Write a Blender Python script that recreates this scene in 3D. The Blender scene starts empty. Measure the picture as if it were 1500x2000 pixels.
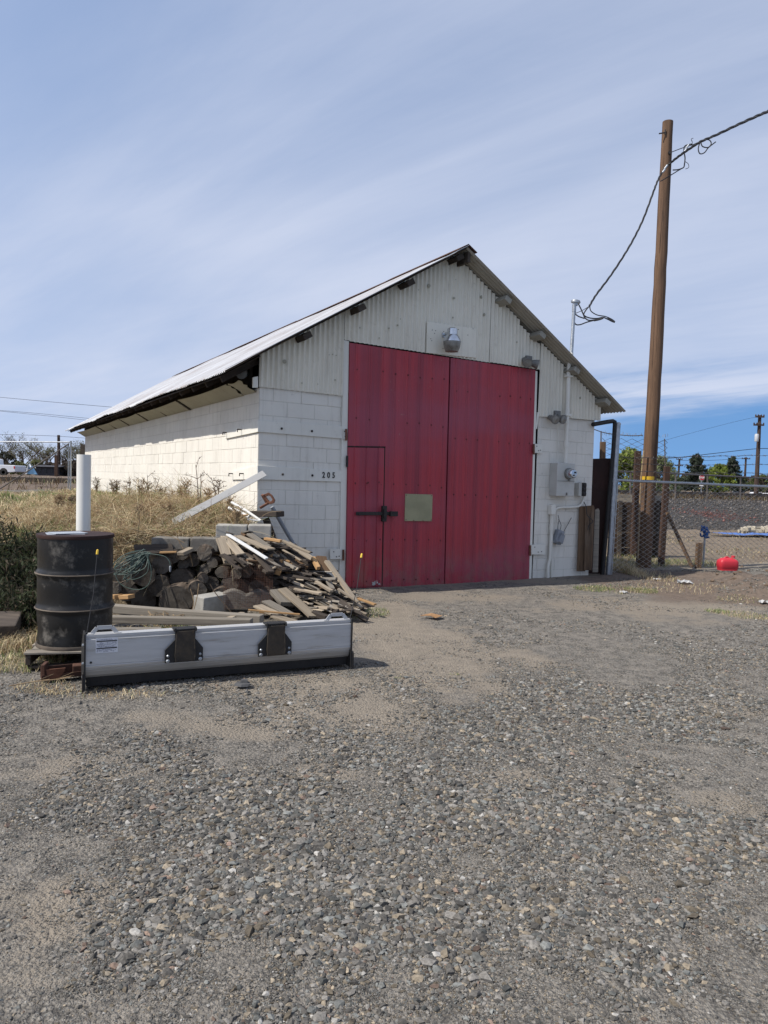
import bpy, math, random
import numpy as np
from mathutils import Vector, Matrix, Quaternion

R_ = random.Random(7)
scene = bpy.context.scene
COL = scene.collection
PI = math.pi

# ------------------------------------------------------------------ camera model (photo pixels, 1500 x 2000)
F = 1440.0; EYE = 1.65
PITCH = math.atan(65.0 / F); ROLL = 0.028
FW = Vector((0, math.cos(PITCH), -math.sin(PITCH)))
U0 = Vector((0, math.sin(PITCH), math.cos(PITCH))); R0 = Vector((1, 0, 0))
CR = R0 * math.cos(ROLL) + U0 * math.sin(ROLL)
CU = U0 * math.cos(ROLL) - R0 * math.sin(ROLL)
CAM = Vector((0, 0, EYE))
def ray(u, v): return FW + CR * ((u - 750) / F) + CU * ((1000 - v) / F)
def G(u, v, z=0.0):
    d = ray(u, v); return CAM + d * ((z - EYE) / d.z)
def PD(u, v, Y):
    d = ray(u, v); return CAM + d * (Y / d.y)

# ------------------------------------------------------------------ shed frame
ANG = math.atan2(0.492, 0.871)
AX = Vector((math.cos(ANG), math.sin(ANG), 0)); AY = Vector((-math.sin(ANG), math.cos(ANG), 0))
_P0 = G(674, 1148)
def _hit(u, v, p, n):
    d = ray(u, v); return CAM + d * ((p - CAM).dot(n) / d.dot(n))
C0 = _hit(503, 940, _P0, AY); C0.z = 0
SHM = Matrix.Translation(C0) @ Matrix.Rotation(ANG, 4, 'Z')
SHI = SHM.inverted()
def FL(u, v, off=0.0):
    p = _hit(u, v, C0 - AY * off, AY); q = SHI @ p
    return q.x, q.z
def SL(u, v, off=0.0):
    p = _hit(u, v, C0 - AX * off, AX); q = SHI @ p
    return q.y, q.z
def LW(x, y, z): return SHM @ Vector((x, y, z))

# ------------------------------------------------------------------ numpy noise + terrain
def sst(a, b, x):
    t = np.clip((np.asarray(x, float) - a) / (np.asarray(b, float) - a), 0, 1); return t * t * (3 - 2 * t)
_tab = np.random.RandomState(11).rand(256, 256)
def vn(x, y, s=1.0, o=0):
    x = np.asarray(x, float) * s + o * 17.3; y = np.asarray(y, float) * s + o * 9.1
    xi = np.floor(x).astype(int); yi = np.floor(y).astype(int); fx = x - xi; fy = y - yi
    fx = fx * fx * (3 - 2 * fx); fy = fy * fy * (3 - 2 * fy)
    g = lambda i, j: _tab[(i + o * 31) % 256, (j + o * 57) % 256]
    return (g(xi, yi) * (1 - fx) + g(xi + 1, yi) * fx) * (1 - fy) + (g(xi, yi + 1) * (1 - fx) + g(xi + 1, yi + 1) * fx) * fy
def fbm(x, y, s=1.0, o=0, k=4):
    r = 0; a = 0.5; t = 0
    for i in range(k):
        r = r + a * vn(x, y, s * 2 ** i, o + i); t += a; a *= 0.55
    return r / t
MOUNDS = [(G(1462, 1140), 0.55, 0.20), (G(1400, 1128), 0.35, 0.05), (G(1500, 1160), 0.7, 0.22), (G(1330, 1118), .8, .06)]
def loc(x, y):
    dx = x - C0.x; dy = y - C0.y
    return dx * AX.x + dy * AX.y, dx * AY.x + dy * AY.y
def tz(x, y):
    x = np.asarray(x, float); y = np.asarray(y, float)
    xl, yl = loc(x, y)
    zr = 1.05 * sst(27 + .2 * x, 33 + .3 * x, y) + .45 * sst(60, 250, y)
    zlog = .86 * sst(9.05, 9.35, y) + .26 * sst(9.35, 11.2, y)
    zleft = 1.0 * sst(8.0, 12.6, y) + .10 * sst(12, 16, y)
    w = sst(-4.0, -3.4, x)
    b = zlog * w + zleft * (1 - w)
    b = b - .14 * sst(-4.2, -6.0, x) * np.clip(b, 0, 1)
    b = b + (fbm(x, y, .9, 3) - .5) * .32 * np.clip(b, 0, 1) * (1 - .6 * w)
    b = b * (1 - sst(-.25, .75, xl))
    b = b * (1 - .12 * sst(18, 30, y))
    left = 1 - sst(-.2, 2.0, xl)
    z = np.maximum(zr, b)
    for (c, r, h) in MOUNDS:
        z = z + h * np.exp(-((x - c.x) ** 2 + (y - c.y) ** 2) / (r * r)) * (.6 + .8 * vn(x, y, 5, 2))
    near = 1 - sst(30, 60, y)
    z = z + near * ((fbm(x, y, 1.1, 5) - .5) * .035 + (vn(x, y, 7, 8) - .5) * .012)
    z = z - .015
    return z
def tzs(x, y): return float(tz(np.array([x]), np.array([y]))[0])
def GT(u, v, far=60):
    d = ray(u, v); t = 1.5
    while t < far:
        p = CAM + d * t
        if p.z <= tzs(p.x, p.y): break
        t += .04
    return CAM + d * t
_k = np.arange(0)
def wellipse(u, v, ru, rv):
    p = G(u, v); return (p.x, p.y, ru / F * p.y, rv * p.y ** 2 / (EYE * F))
DIRT = [wellipse(*a[:4]) + (a[4],) for a in [
    (860, 1275, 215, 75, 1.1), (690, 1385, 230, 55, .95), (430, 1415, 170, 40, .8), (620, 1505, 110, 26, .8), (150, 1765, 170, 85, .85),
    (1010, 1512, 95, 22, .8), (1420, 1565, 120, 45, .75), (1440, 1380, 130, 26, .7), (880, 1705, 110, 30, .7), (60, 1900, 140, 60, .5),
    (720, 1205, 180, 45, .9), (560, 1330, 220, 40, 1.0), (330, 1395, 150, 25, .6), (1250, 1660, 130, 30, .5), (830, 1885, 130, 28, .5),
    (1080, 1330, 60, 14, .6), (480, 1860, 120, 30, .45), (1290, 1185, 330, 28, .8), (900, 1165, 230, 16, .7)]]
def dirt(x, y):
    m = 0 * x
    n = fbm(x, y, 2.2, 12, 5)
    for (cx, cy, rx, ry, s) in DIRT:
        d = np.sqrt(((x - cx) / rx) ** 2 + ((y - cy) / ry) ** 2)
        m = np.maximum(m, s * sst(1.25, .35, d + (n - .5) * 1.3))
    m = np.maximum(m, .75 * sst(.56, .74, fbm(x, y, .75, 20, 5)))
    m = np.maximum(m, .9 * sst(-.55, .1, loc(x, y)[1] + (n - .5) * .5) * (y < 20))
    return np.clip(m, 0, 1)

# ------------------------------------------------------------------ mesh builder
WM = {}
class MB:
    def __init__(s): s.v = []; s.f = []; s.m = []; s.col = None
    def add(s, vs, fs, m=0):
        o = len(s.v); s.v += [Vector(p) for p in vs]
        for f in fs: s.f.append([i + o for i in f]); s.m.append(m)
    def box(s, c, sz, R=None, m=0):
        c = Vector(c); h = [q / 2 for q in sz]; vs = []
        for x in (-1, 1):
            for y in (-1, 1):
                for z in (-1, 1):
                    p = Vector((x * h[0], y * h[1], z * h[2])); vs.append(c + (R @ p if R else p))
        s.add(vs, [(0, 1, 3, 2), (4, 6, 7, 5), (0, 4, 5, 1), (2, 3, 7, 6), (0, 2, 6, 4), (1, 5, 7, 3)], m)
    def bar(s, p, q, w, h, up=(0, 0, 1), m=0):
        p = Vector(p); q = Vector(q); R = frame(q - p, up); s.box((p + q) / 2, ((q - p).length, w, h), R, m)
    def tube(s, pts, r, n=8, m=0, cap=True):
        pts = [Vector(p) for p in pts]; k = len(pts)
        rr = r if isinstance(r, (list, tuple)) else [r] * k
        t0 = (pts[1] - pts[0]).normalized(); a = t0.orthogonal().normalized(); vs = []; fs = []
        for i in range(k):
            t = ((pts[min(i + 1, k - 1)] - pts[max(i - 1, 0)])).normalized()
            if t.length < 1e-6: t = t0
            a = (a - t * a.dot(t))
            a = a.normalized() if a.length > 1e-6 else t.orthogonal().normalized()
            b = t.cross(a)
            for j in range(n):
                w = 2 * PI * j / n; vs.append(pts[i] + (a * math.cos(w) + b * math.sin(w)) * rr[i])
        for i in range(k - 1):
            for j in range(n):
                fs.append((i * n + j, i * n + (j + 1) % n, (i + 1) * n + (j + 1) % n, (i + 1) * n + j))
        if cap: fs.append(tuple(range(n - 1, -1, -1))); fs.append(tuple((k - 1) * n + j for j in range(n)))
        s.add(vs, fs, m)
    def lathe(s, prof, M=None, n=24, m=0):
        vs = []; fs = []; k = len(prof)
        for (r, z) in prof:
            for j in range(n):
                w = 2 * PI * j / n; p = Vector((r * math.cos(w), r * math.sin(w), z)); vs.append(M @ p if M else p)
        for i in range(k - 1):
            for j in range(n):
                fs.append((i * n + j, i * n + (j + 1) % n, (i + 1) * n + (j + 1) % n, (i + 1) * n + j))
        if prof[0][0] > 1e-4: fs.append(tuple(range(n - 1, -1, -1)))
        if prof[-1][0] > 1e-4: fs.append(tuple((k - 1) * n + j for j in range(n)))
        s.add(vs, fs, m)
    def prism(s, poly, off, m=0):
        n = len(poly); a = [Vector(p) for p in poly]; off = Vector(off); b = [p + off for p in a]
        fs = [tuple(range(n)), tuple(range(2 * n - 1, n - 1, -1))] + [(i, i + n, (i + 1) % n + n, (i + 1) % n) for i in range(n)]
        s.add(a + b, fs, m)
    def build(s, name, mats, parent=None, local=False, origin=None, bevel=0, smooth=False, sub=0, attr=None):
        me = bpy.data.meshes.new(name)
        vs = s.v
        M = WM.get(parent.name) if parent else None
        if M is not None and not local:
            I = M.inverted(); vs = [I @ p for p in vs]
        o = bpy.data.objects.new(name, me)
        W = M.copy() if M is not None else Matrix()
        if origin is not None:
            og = Vector(origin); vs = [p - og for p in vs]; o.location = og; W = W @ Matrix.Translation(og)
        elif not parent:
            xs = [p.x for p in vs]; ys = [p.y for p in vs]; zs = [p.z for p in vs]
            og = Vector(((min(xs) + max(xs)) / 2, (min(ys) + max(ys)) / 2, min(zs)))
            vs = [p - og for p in vs]; o.location = og; W = Matrix.Translation(og)
        me.from_pydata([tuple(p) for p in vs], [], s.f); me.update()
        for k in (mats if isinstance(mats, (list, tuple)) else [mats]): me.materials.append(k)
        if len(me.materials) > 1: me.polygons.foreach_set('material_index', s.m)
        if smooth:
            me.polygons.foreach_set('use_smooth', [True] * len(me.polygons))
            if smooth is not True:
                try: me.set_sharp_from_angle(angle=smooth)
                except Exception: pass
        import bmesh
        bm = bmesh.new(); bm.from_mesh(me); bmesh.ops.recalc_face_normals(bm, faces=bm.faces); bm.to_mesh(me); bm.free()
        if attr is not None:
            at = me.attributes.new('col', 'FLOAT_COLOR', 'POINT'); at.data.foreach_set('color', np.asarray(attr, dtype=np.float32).ravel())
        if bevel:
            b = o.modifiers.new('bevel', 'BEVEL'); b.width = bevel; b.segments = 2; b.limit_method = 'ANGLE'; b.angle_limit = .7
        if sub:
            b = o.modifiers.new('sub', 'SUBSURF'); b.levels = sub; b.render_levels = sub
        COL.objects.link(o)
        if parent: o.parent = parent
        WM[o.name] = W
        return o
def frame(d, up=(0, 0, 1)):
    x = Vector(d).normalized(); up = Vector(up)
    y = up.cross(x)
    if y.length < 1e-5: y = x.orthogonal()
    y.normalize(); z = x.cross(y)
    return Matrix((x, y, z)).transposed()
def tag(o, label=None, cat=None, group=None, kind=None):
    if label: o['label'] = label
    if cat: o['category'] = cat
    if group: o['group'] = group
    if kind: o['kind'] = kind
    return o
def thing(name, label, cat, l=(0, 0, 0), rz=0, group=None, M=None):
    o = bpy.data.objects.new(name, None); COL.objects.link(o); o.empty_display_size = .2
    if M is None: M = Matrix.Translation(Vector(l)) @ Matrix.Rotation(rz, 4, 'Z')
    o.matrix_world = M; WM[o.name] = M.copy()
    return tag(o, label, cat, group)
def numesh(name, co, faces, mats, col=None, fl=None, kind=None, flat=False):
    """fast mesh: co (n,3), faces (m,k) all the same size"""
    me = bpy.data.meshes.new(name); n = len(co); m, k = faces.shape
    me.vertices.add(n); me.vertices.foreach_set('co', co.astype(np.float32).ravel())
    me.loops.add(m * k); me.loops.foreach_set('vertex_index', faces.astype(np.int32).ravel())
    me.polygons.add(m); me.polygons.foreach_set('loop_start', np.arange(0, m * k, k, dtype=np.int32))
    if flat: me.polygons.foreach_set('use_smooth', np.zeros(m, bool))
    me.update(calc_edges=True)
    if col is not None:
        at = me.attributes.new('col', 'FLOAT_COLOR', 'POINT'); at.data.foreach_set('color', col.astype(np.float32).ravel())
    for nm, d in (fl or {}).items():
        at = me.attributes.new(nm, 'FLOAT', 'POINT'); at.data.foreach_set('value', d.astype(np.float32).ravel())
    for q in (mats if isinstance(mats, (list, tuple)) else [mats]): me.materials.append(q)
    o = bpy.data.objects.new(name, me); COL.objects.link(o); WM[o.name] = Matrix()
    if kind: o['kind'] = kind
    return o

# ------------------------------------------------------------------ materials
class NT:
    def __init__(s, name):
        s.mat = bpy.data.materials.new(name); s.mat.use_nodes = True; s.t = s.mat.node_tree; s.t.nodes.clear()
        s.out = s.n('ShaderNodeOutputMaterial'); s.b = s.n('ShaderNodeBsdfPrincipled'); s.l(s.b.outputs[0], s.out.inputs[0])
    def n(s, t, **k):
        o = s.t.nodes.new(t)
        for a, b in k.items(): setattr(o, a, b)
        return o
    def l(s, a, b): s.t.links.new(a, b)
    def val(s, sock, v):
        if hasattr(v, 'is_linked') or hasattr(v, 'links'): s.l(v, sock)
        else: sock.default_value = v
    def coord(s, scale=(1, 1, 1), kind='Object', rnd=True):
        tc = s.n('ShaderNodeTexCoord'); mp = s.n('ShaderNodeMapping'); mp.inputs['Scale'].default_value = scale
        s.l(tc.outputs[kind], mp.inputs['Vector'])
        if rnd:
            oi = s.n('ShaderNodeObjectInfo'); mm = s.n('ShaderNodeMath', operation='MULTIPLY'); mm.inputs[1].default_value = 37.0
            s.l(oi.outputs['Random'], mm.inputs[0]); s.l(mm.outputs[0], mp.inputs['Location'])
        return mp.outputs[0]
    def noise(s, vec, scale=5, detail=5, rough=.6, dist=0):
        n = s.n('ShaderNodeTexNoise'); s.l(vec, n.inputs['Vector']); n.inputs['Scale'].default_value = scale
        n.inputs['Detail'].default_value = detail; n.inputs['Roughness'].default_value = rough; n.inputs['Distortion'].default_value = dist
        return n.outputs['Fac']
    def ramp(s, fac, a, b, lo=(0, 0, 0), hi=(1, 1, 1)):
        r = s.n('ShaderNodeMapRange'); s.l(fac, r.inputs[0]); r.inputs[1].default_value = a; r.inputs[2].default_value = b
        r.interpolation_type = 'SMOOTHSTEP'
        return r.outputs[0]
    def mix(s, fac, a, b, mode='MIX'):
        m = s.n('ShaderNodeMix', data_type='RGBA', blend_type=mode)
        s.val(m.inputs[0], fac)
        for sock, v in ((m.inputs[6], a), (m.inputs[7], b)):
            if isinstance(v, tuple): sock.default_value = (v[0], v[1], v[2], 1)
            else: s.l(v, sock)
        return m.outputs[2]
    def math(s, op, a, b=0.0):
        m = s.n('ShaderNodeMath', operation=op); s.val(m.inputs[0], a); s.val(m.inputs[1], b); return m.outputs[0]
    def attr(s, name, out='Fac'):
        a = s.n('ShaderNodeAttribute'); a.attribute_name = name; return a.outputs[out]
    def bump(s, h, dist=.01, strength=1.0):
        b = s.n('ShaderNodeBump'); b.inputs['Distance'].default_value = dist; b.inputs['Strength'].default_value = strength
        s.l(h, b.inputs['Height']); s.l(b.outputs[0], s.b.inputs['Normal'])
    def fin(s, col, rough=.7, metal=0, spec=.4):
        if isinstance(col, tuple): s.b.inputs['Base Color'].default_value = (*col, 1)
        else: s.l(col, s.b.inputs['Base Color'])
        s.val(s.b.inputs['Roughness'], rough); s.b.inputs['Metallic'].default_value = metal; s.b.inputs['Specular IOR Level'].default_value = spec
        return s.mat
def pmat(name, c1, c2, scale=6, rough=.7, metal=0, bump=.002, bscale=40, stretch=(1, 1, 1), c3=None, t3=(.6, .7), s3=9, spec=.4, rvar=.0, detail=6):
    t = NT(name); v = t.coord(stretch)
    f = t.ramp(t.noise(v, scale, detail, .65), .3, .7)
    c = t.mix(f, c1, c2)
    if c3 is not None: c = t.mix(t.ramp(t.noise(v, s3, 8, .7), *t3), c, c3)
    if rvar:
        oi = t.n('ShaderNodeObjectInfo'); hv = t.n('ShaderNodeHueSaturation'); t.l(c, hv.inputs['Color'])
        t.l(t.math('ADD', t.math('MULTIPLY', oi.outputs['Random'], rvar), 1 - rvar * .6), hv.inputs['Value']); c = hv.outputs[0]
    if bump: t.bump(t.noise(v, bscale, 5, .7), bump)
    return t.fin(c, rough, metal, spec)
def wood(name, c1, c2, c3, rvar=.6, bump=.002, fine=46):
    t = NT(name); v = t.coord((1.4, fine, fine)); v2 = t.coord((.7, 6, 6))
    g = t.noise(v, 1.0, 6, .7, .6); k = t.noise(v2, 1.3, 5, .6)
    c = t.mix(t.ramp(g, .3, .72), c1, c2); c = t.mix(t.ramp(k, .52, .75), c, c3)
    oi = t.n('ShaderNodeObjectInfo'); hv = t.n('ShaderNodeHueSaturation'); t.l(c, hv.inputs['Color'])
    t.l(t.math('ADD', t.math('MULTIPLY', oi.outputs['Random'], rvar), 1 - rvar * .6), hv.inputs['Value'])
    t.bump(g, bump)
    return t.fin(hv.outputs[0], .85, 0, .25)
def attrmat(name, rough=.8, trans=0.0, nscale=0, spec=.3, bump=0):
    t = NT(name); c = t.attr('col', 'Color')
    if nscale:
        n = t.noise(t.coord((1, 1, 1), rnd=False), nscale, 4, .6); c = t.mix(t.ramp(n, .3, .75), c, t.mix(1.0, c, (.55, .55, .55), 'MULTIPLY'))
        if bump: t.bump(n, bump)
    t.fin(c, rough, 0, spec)
    if trans:
        tr = t.n('ShaderNodeBsdfTranslucent'); t.l(c, tr.inputs[0]); ms = t.n('ShaderNodeMixShader'); ms.inputs[0].default_value = trans
        t.l(t.b.outputs[0], ms.inputs[1]); t.l(tr.outputs[0], ms.inputs[2]); t.l(ms.outputs[0], t.out.inputs[0])
    return t.mat

def painted(name, base, dirtc=(.28, .25, .2), dirty=.5, bump=.0015, bs=60, streak=True, rough=.75, spec=.3, chips=None):
    t = NT(name); v = t.coord((1, 1, 1), rnd=False); vs = t.coord((7, 7, .55), rnd=False)
    c = t.mix(t.ramp(t.noise(v, 1.1, 6, .6), .3, .75), base, tuple(x * .87 for x in base))
    c = t.mix(t.math('MULTIPLY', t.ramp(t.noise(v, 9, 8, .75), .55, .8), dirty), c, dirtc)
    if streak: c = t.mix(t.math('MULTIPLY', t.ramp(t.noise(vs, 1.6, 6, .7), .5, .8), dirty * .8), c, dirtc)
    if chips: c = t.mix(t.ramp(t.noise(v, 22, 6, .75), .69, .73), c, chips)
    t.bump(t.noise(v, bs, 5, .7), bump)
    return t.fin(c, rough, 0, spec)
MT = {}
MT['block'] = painted('painted_block', (.72, .69, .62), (.37, .34, .29), .7, .007, 70, rough=.85)
MT['mortar'] = painted('block_joint', (.61, .585, .525), (.27, .25, .21), .7, .003, 80, rough=.9)
MT['siding'] = painted('painted_corrugated', (.72, .68, .575), (.33, .28, .21), .6, .0004, 60, rough=.6, chips=(.33, .25, .19))
MT['trim'] = painted('painted_trim', (.70, .68, .61), (.35, .32, .27), .45, .001, 60, rough=.65)
MT['whiteboard'] = painted('white_board_paint', (.66, .66, .64), (.4, .37, .33), .4, .001, 60)
MT['boardshade'] = painted('shaded_white_paint', (.45, .445, .43), (.28, .26, .23), .5, .001, 60)  # white board paint greyed, the board's shade put into the colour
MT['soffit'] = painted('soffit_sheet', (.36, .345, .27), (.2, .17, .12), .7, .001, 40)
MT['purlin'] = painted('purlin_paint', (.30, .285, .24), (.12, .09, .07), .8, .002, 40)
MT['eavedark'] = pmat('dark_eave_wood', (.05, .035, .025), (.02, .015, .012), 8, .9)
def roofmat():
    t = NT('weathered_roof_metal'); v = t.coord((1, 1, 1), rnd=False); vs = t.coord((.5, 9, .5), rnd=False)
    c = t.mix(t.ramp(t.noise(v, .8, 6, .6), .3, .7), (.58, .59, .60), (.42, .42, .42))
    c = t.mix(t.math('MULTIPLY', t.ramp(t.noise(vs, 1.2, 7, .7), .47, .68), .8), c, (.23, .14, .09))
    t.bump(t.noise(v, 30, 4), .0006)
    return t.fin(c, .45, .35, .5)
MT['roof'] = roofmat()
MT['roofunder'] = painted('roof_underside', (.34, .32, .27), (.16, .12, .09), .7, .0008, 40)
MT['rust'] = pmat('rusty_steel', (.085, .038, .022), (.045, .02, .014), 7, .85, 0, .0015, 60, c3=(.15, .075, .04))
MT['rustsheet'] = pmat('rusty_sheet_steel', (.04, .016, .012), (.022, .01, .008), 2.5, .75, .2, .001, 40, c3=(.075, .05, .045), s3=2.2, t3=(.55, .75), stretch=(1, 1, .6))
MT['rustlight'] = pmat('rusty_bracket', (.19, .085, .05), (.09, .035, .02), 9, .85)
MT['iron'] = pmat('black_iron', (.022, .02, .02), (.04, .034, .03), 20, .6, .3, .001)
MT['galv'] = pmat('galvanised_steel', (.42, .44, .46), (.30, .32, .34), 14, .42, .75, .0004)
MT['wire'] = pmat('galvanised_wire', (.50, .50, .48), (.34, .335, .32), 9, .55, .15, 0)
MT['barb'] = pmat('barbed_wire_steel', (.14, .13, .12), (.09, .07, .06), 9, .6, .4, 0)
MT['alu'] = pmat('brushed_aluminium', (.50, .503, .505), (.43, .433, .435), 5, .45, .3, .0005, 90, (.5, 6, 6), spec=.5, c3=(.30, .28, .25), t3=(.52, .74), s3=4)
MT['alulow'] = pmat('scuffed_aluminium', (.40, .39, .37), (.32, .31, .29), 6, .5, .3, .0005, 90, (.4, 8, 8), c3=(.24, .22, .19), t3=(.5, .75))
MT['blackpaint'] = pmat('black_powder_coat', (.012, .012, .013), (.02, .019, .018), 9, .6, 0, .0004, c3=(.09, .08, .07), t3=(.62, .8), s3=12)
MT['bracketdirt'] = pmat('muddy_black_steel', (.05, .038, .026), (.022, .019, .016), 12, .8, c3=(.13, .085, .045), t3=(.55, .72), s3=6)
MT['rubber'] = pmat('black_rubber', (.014, .013, .013), (.022, .02, .019), 14, .8)
MT['yellow'] = pmat('yellow_plastic', (.75, .5, .05), (.65, .42, .05), 9, .5)
MT['pvc'] = painted('white_pvc', (.70, .69, .645), (.42, .36, .28), .35, .0003, 30, rough=.45, chips=(.3, .25, .2))
MT['pvcgrey'] = pmat('grey_pvc', (.25, .27, .29), (.2, .21, .23), 10, .5)
MT['black_plastic'] = pmat('black_cable', (.018, .018, .02), (.026, .026, .028), 30, .6, 0, 0)
MT['greencable'] = pmat('green_cable', (.045, .085, .07), (.10, .13, .115), 22, .55, 0, 0)
MT['wood'] = wood('weathered_board', (.36, .30, .22), (.22, .18, .135), (.17, .14, .11))
MT['woodgrey'] = wood('grey_weathered_timber', (.28, .25, .205), (.17, .15, .125), (.11, .095, .08))
MT['wooddark'] = wood('dark_weathered_board', (.07, .056, .045), (.036, .029, .024), (.11, .088, .066))
MT['woodfresh'] = wood('fresh_split_wood', (.40, .25, .12), (.30, .175, .08), (.20, .125, .065), .4)
MT['woodbrown'] = wood('brown_treated_board', (.17, .105, .06), (.10, .062, .036), (.06, .04, .028), .4)
def vwood(name, c1, c2, c3, fine=26, bump=.003):
    t = NT(name); v = t.coord((fine, fine, .8)); v2 = t.coord((5, 5, .6))
    g = t.noise(v, 1.0, 6, .7, .8); c = t.mix(t.ramp(g, .32, .7), c1, c2); c = t.mix(t.ramp(t.noise(v2, 1.2, 5, .6), .5, .72), c, c3)
    k = t.ramp(t.noise(t.coord((fine * 2.2, fine * 2.2, .45)), 1.0, 4, .6, .4), .60, .66); c = t.mix(k, c, tuple(x * .45 for x in c3)); c = t.mix(t.ramp(t.noise(t.coord((2, 2, .5)), 1.0, 6, .65), .55, .75), c, t.mix(.5, c, (.17, .14, .11)))
    t.bump(t.math('SUBTRACT', g, k), bump); return t.fin(c, .88, 0, .2)
MT['pole'] = vwood('utility_pole_wood', (.150, .090, .055), (.090, .055, .036), (.05, .033, .025), 17, .005)
MT['postbrown'] = vwood('fence_post_wood', (.085, .05, .036), (.05, .031, .023), (.03, .02, .016))
MT['boardv'] = vwood('upright_board_wood', (.155, .10, .062), (.085, .055, .035), (.045, .032, .024), 18)
MT['concrete'] = pmat('concrete_block', (.36, .345, .31), (.25, .24, .215), 5, .92, 0, .004, 60, c3=(.17, .16, .14), t3=(.55, .75), s3=14)
MT['concdark'] = pmat('weathered_concrete', (.21, .195, .17), (.13, .12, .105), 5, .92, 0, .004, 60, c3=(.08, .072, .06), t3=(.5, .72), s3=12)
def barkmat():
    t = NT('log_bark'); v = t.coord((22, 3, 22)); g = t.noise(v, 1, 7, .75, .5)
    t.bump(g, .012); return t.fin(t.mix(t.ramp(g, .3, .7), (.035, .027, .021), (.17, .135, .105)), .95, 0, .15)
def endmat():
    t = NT('log_end_grain'); v = t.coord((1, .01, 1), rnd=False)
    w = t.n('ShaderNodeTexWave', wave_type='RINGS', rings_direction='Y'); t.l(v, w.inputs[0]); w.inputs['Scale'].default_value = 26
    w.inputs['Distortion'].default_value = 3.5; w.inputs['Detail'].default_value = 3
    v2 = t.coord((9, 9, 9)); n = t.noise(v2, 1, 6, .7)
    c = t.mix(t.math('MULTIPLY', w.outputs['Fac'], .55), (.13, .115, .098), (.06, .053, .045)); c = t.mix(t.ramp(n, .45, .7), c, (.05, .04, .032))
    c = t.mix(t.ramp(t.noise(v2, .6, 4, .6), .58, .75), c, (.16, .12, .09))
    oi = t.n('ShaderNodeObjectInfo'); hv = t.n('ShaderNodeHueSaturation'); t.l(c, hv.inputs['Color'])
    t.l(t.math('ADD', t.math('MULTIPLY', oi.outputs['Random'], .7), .6), hv.inputs['Value'])
    t.bump(t.math('ADD', w.outputs['Fac'], n), .003); return t.fin(hv.outputs[0], .92, 0, .2)
MT['bark'] = barkmat(); MT['logend'] = endmat()
def redmat():
    t = NT('weathered_red_paint'); v = t.coord((1, 1, 1), rnd=False); vs = t.coord((5.5, 1, .12), rnd=False); vb = t.coord((.5, 1, 1.4), rnd=False)
    c = t.mix(t.ramp(t.noise(vs, 1.3, 7, .65), .32, .7), (.38, .028, .040), (.215, .020, .036))
    c = t.mix(t.math('MULTIPLY', t.ramp(t.noise(vs, 2.6, 6, .7), .56, .78), .5), c, (.47, .055, .058))
    c = t.mix(t.math('MULTIPLY', t.ramp(t.noise(vb, .7, 4, .5), .42, .7), .6), c, (.27, .055, .09))  # broad purple patches paint the sky's sheen into the red
    c = t.mix(t.ramp(t.noise(v, 16, 7, .75), .665, .69), c, (.36, .16, .14))
    sp = t.n('ShaderNodeSeparateXYZ'); t.l(v, sp.inputs[0]); c = t.mix(t.math('MULTIPLY', t.math('MULTIPLY', t.ramp(sp.outputs['Z'], .75, .0), t.ramp(t.noise(v, 5, 7, .7), .4, .65)), .5), c, (.20, .12, .095))
    c = t.mix(t.math('MULTIPLY', t.ramp(t.noise(t.coord((16, 1, .35), rnd=False), 1.2, 5, .7), .6, .75), .45), c, (.10, .016, .022))
    c = t.mix(t.ramp(t.noise(t.coord((30, 1, 2.2), rnd=False), 1, 4, .7), .745, .77), c, (.38, .2, .18))
    t.bump(t.noise(vs, 3, 5, .6), .003)
    return t.fin(c, t.math('ADD', t.math('MULTIPLY', t.noise(v, 3, 4, .6), .35), .3), 0, .5)
MT['red'] = redmat()
_rr = MT['red'].node_tree
MT['screw'] = pmat('screw_head', (.10, .02, .024), (.14, .03, .034), 30, .6, .3, 0)
MT['dark'] = pmat('gap_shade_and_marks', (.012, .010, .009), (.02, .017, .015), 9, .95, 0, 0)  # near black: shade painted into door gaps, also small dark marks
MT['chip'] = pmat('bare_metal_chip', (.5, .5, .48), (.38, .37, .36), 20, .6, .2, 0)
MT['olive'] = pmat('tan_metal_panel', (.31, .29, .175), (.25, .235, .14), 4, .65, 0, .0006, 40, c3=(.14, .11, .07), t3=(.66, .78), s3=12)
MT['lens'] = pmat('dusty_lamp_glass', (.26, .25, .22), (.15, .14, .12), 9, .35, 0, .0008, c3=(.09, .075, .06), t3=(.55, .75))
MT['lampmetal'] = pmat('spun_aluminium', (.62, .64, .66), (.5, .52, .54), 9, .25, .9, .0003)
MT['greybox'] = pmat('grey_painted_box', (.49, .485, .45), (.43, .425, .39), 4, .6, 0, .0006, c3=(.3, .27, .22), t3=(.66, .8))
MT['floodgrey'] = pmat('grey_flood_lamp', (.20, .195, .18), (.13, .125, .115), 12, .55, .1, .001)
MT['drum'] = pmat('black_drum_paint', (.007, .007, .007), (.013, .012, .011), 2.5, .42, 0, .0012, 30, c3=(.13, .12, .105), t3=(.52, .74), s3=5.5, spec=.35)
MT['drumrust'] = pmat('dusty_drum_hoop', (.13, .105, .08), (.065, .052, .042), 6, .8, 0, .001, stretch=(1, 1, 3))
MT['paper'] = pmat('crumpled_white_plastic', (.45, .45, .44), (.34, .34, .33), 6, .6)
MT['papergrey'] = pmat('grey_folder', (.33, .36, .40), (.28, .3, .33), 6, .6)
MT['cardboard'] = pmat('brown_cardboard', (.30, .17, .08), (.23, .13, .06), 8, .85)
MT['slate'] = pmat('slate_chunk', (.09, .092, .095), (.06, .06, .062), 10, .85, 0, .004)
MT['ink'] = pmat('black_ink', (.014, .014, .014), (.02, .02, .02), 20, .6, 0, 0)
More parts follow.
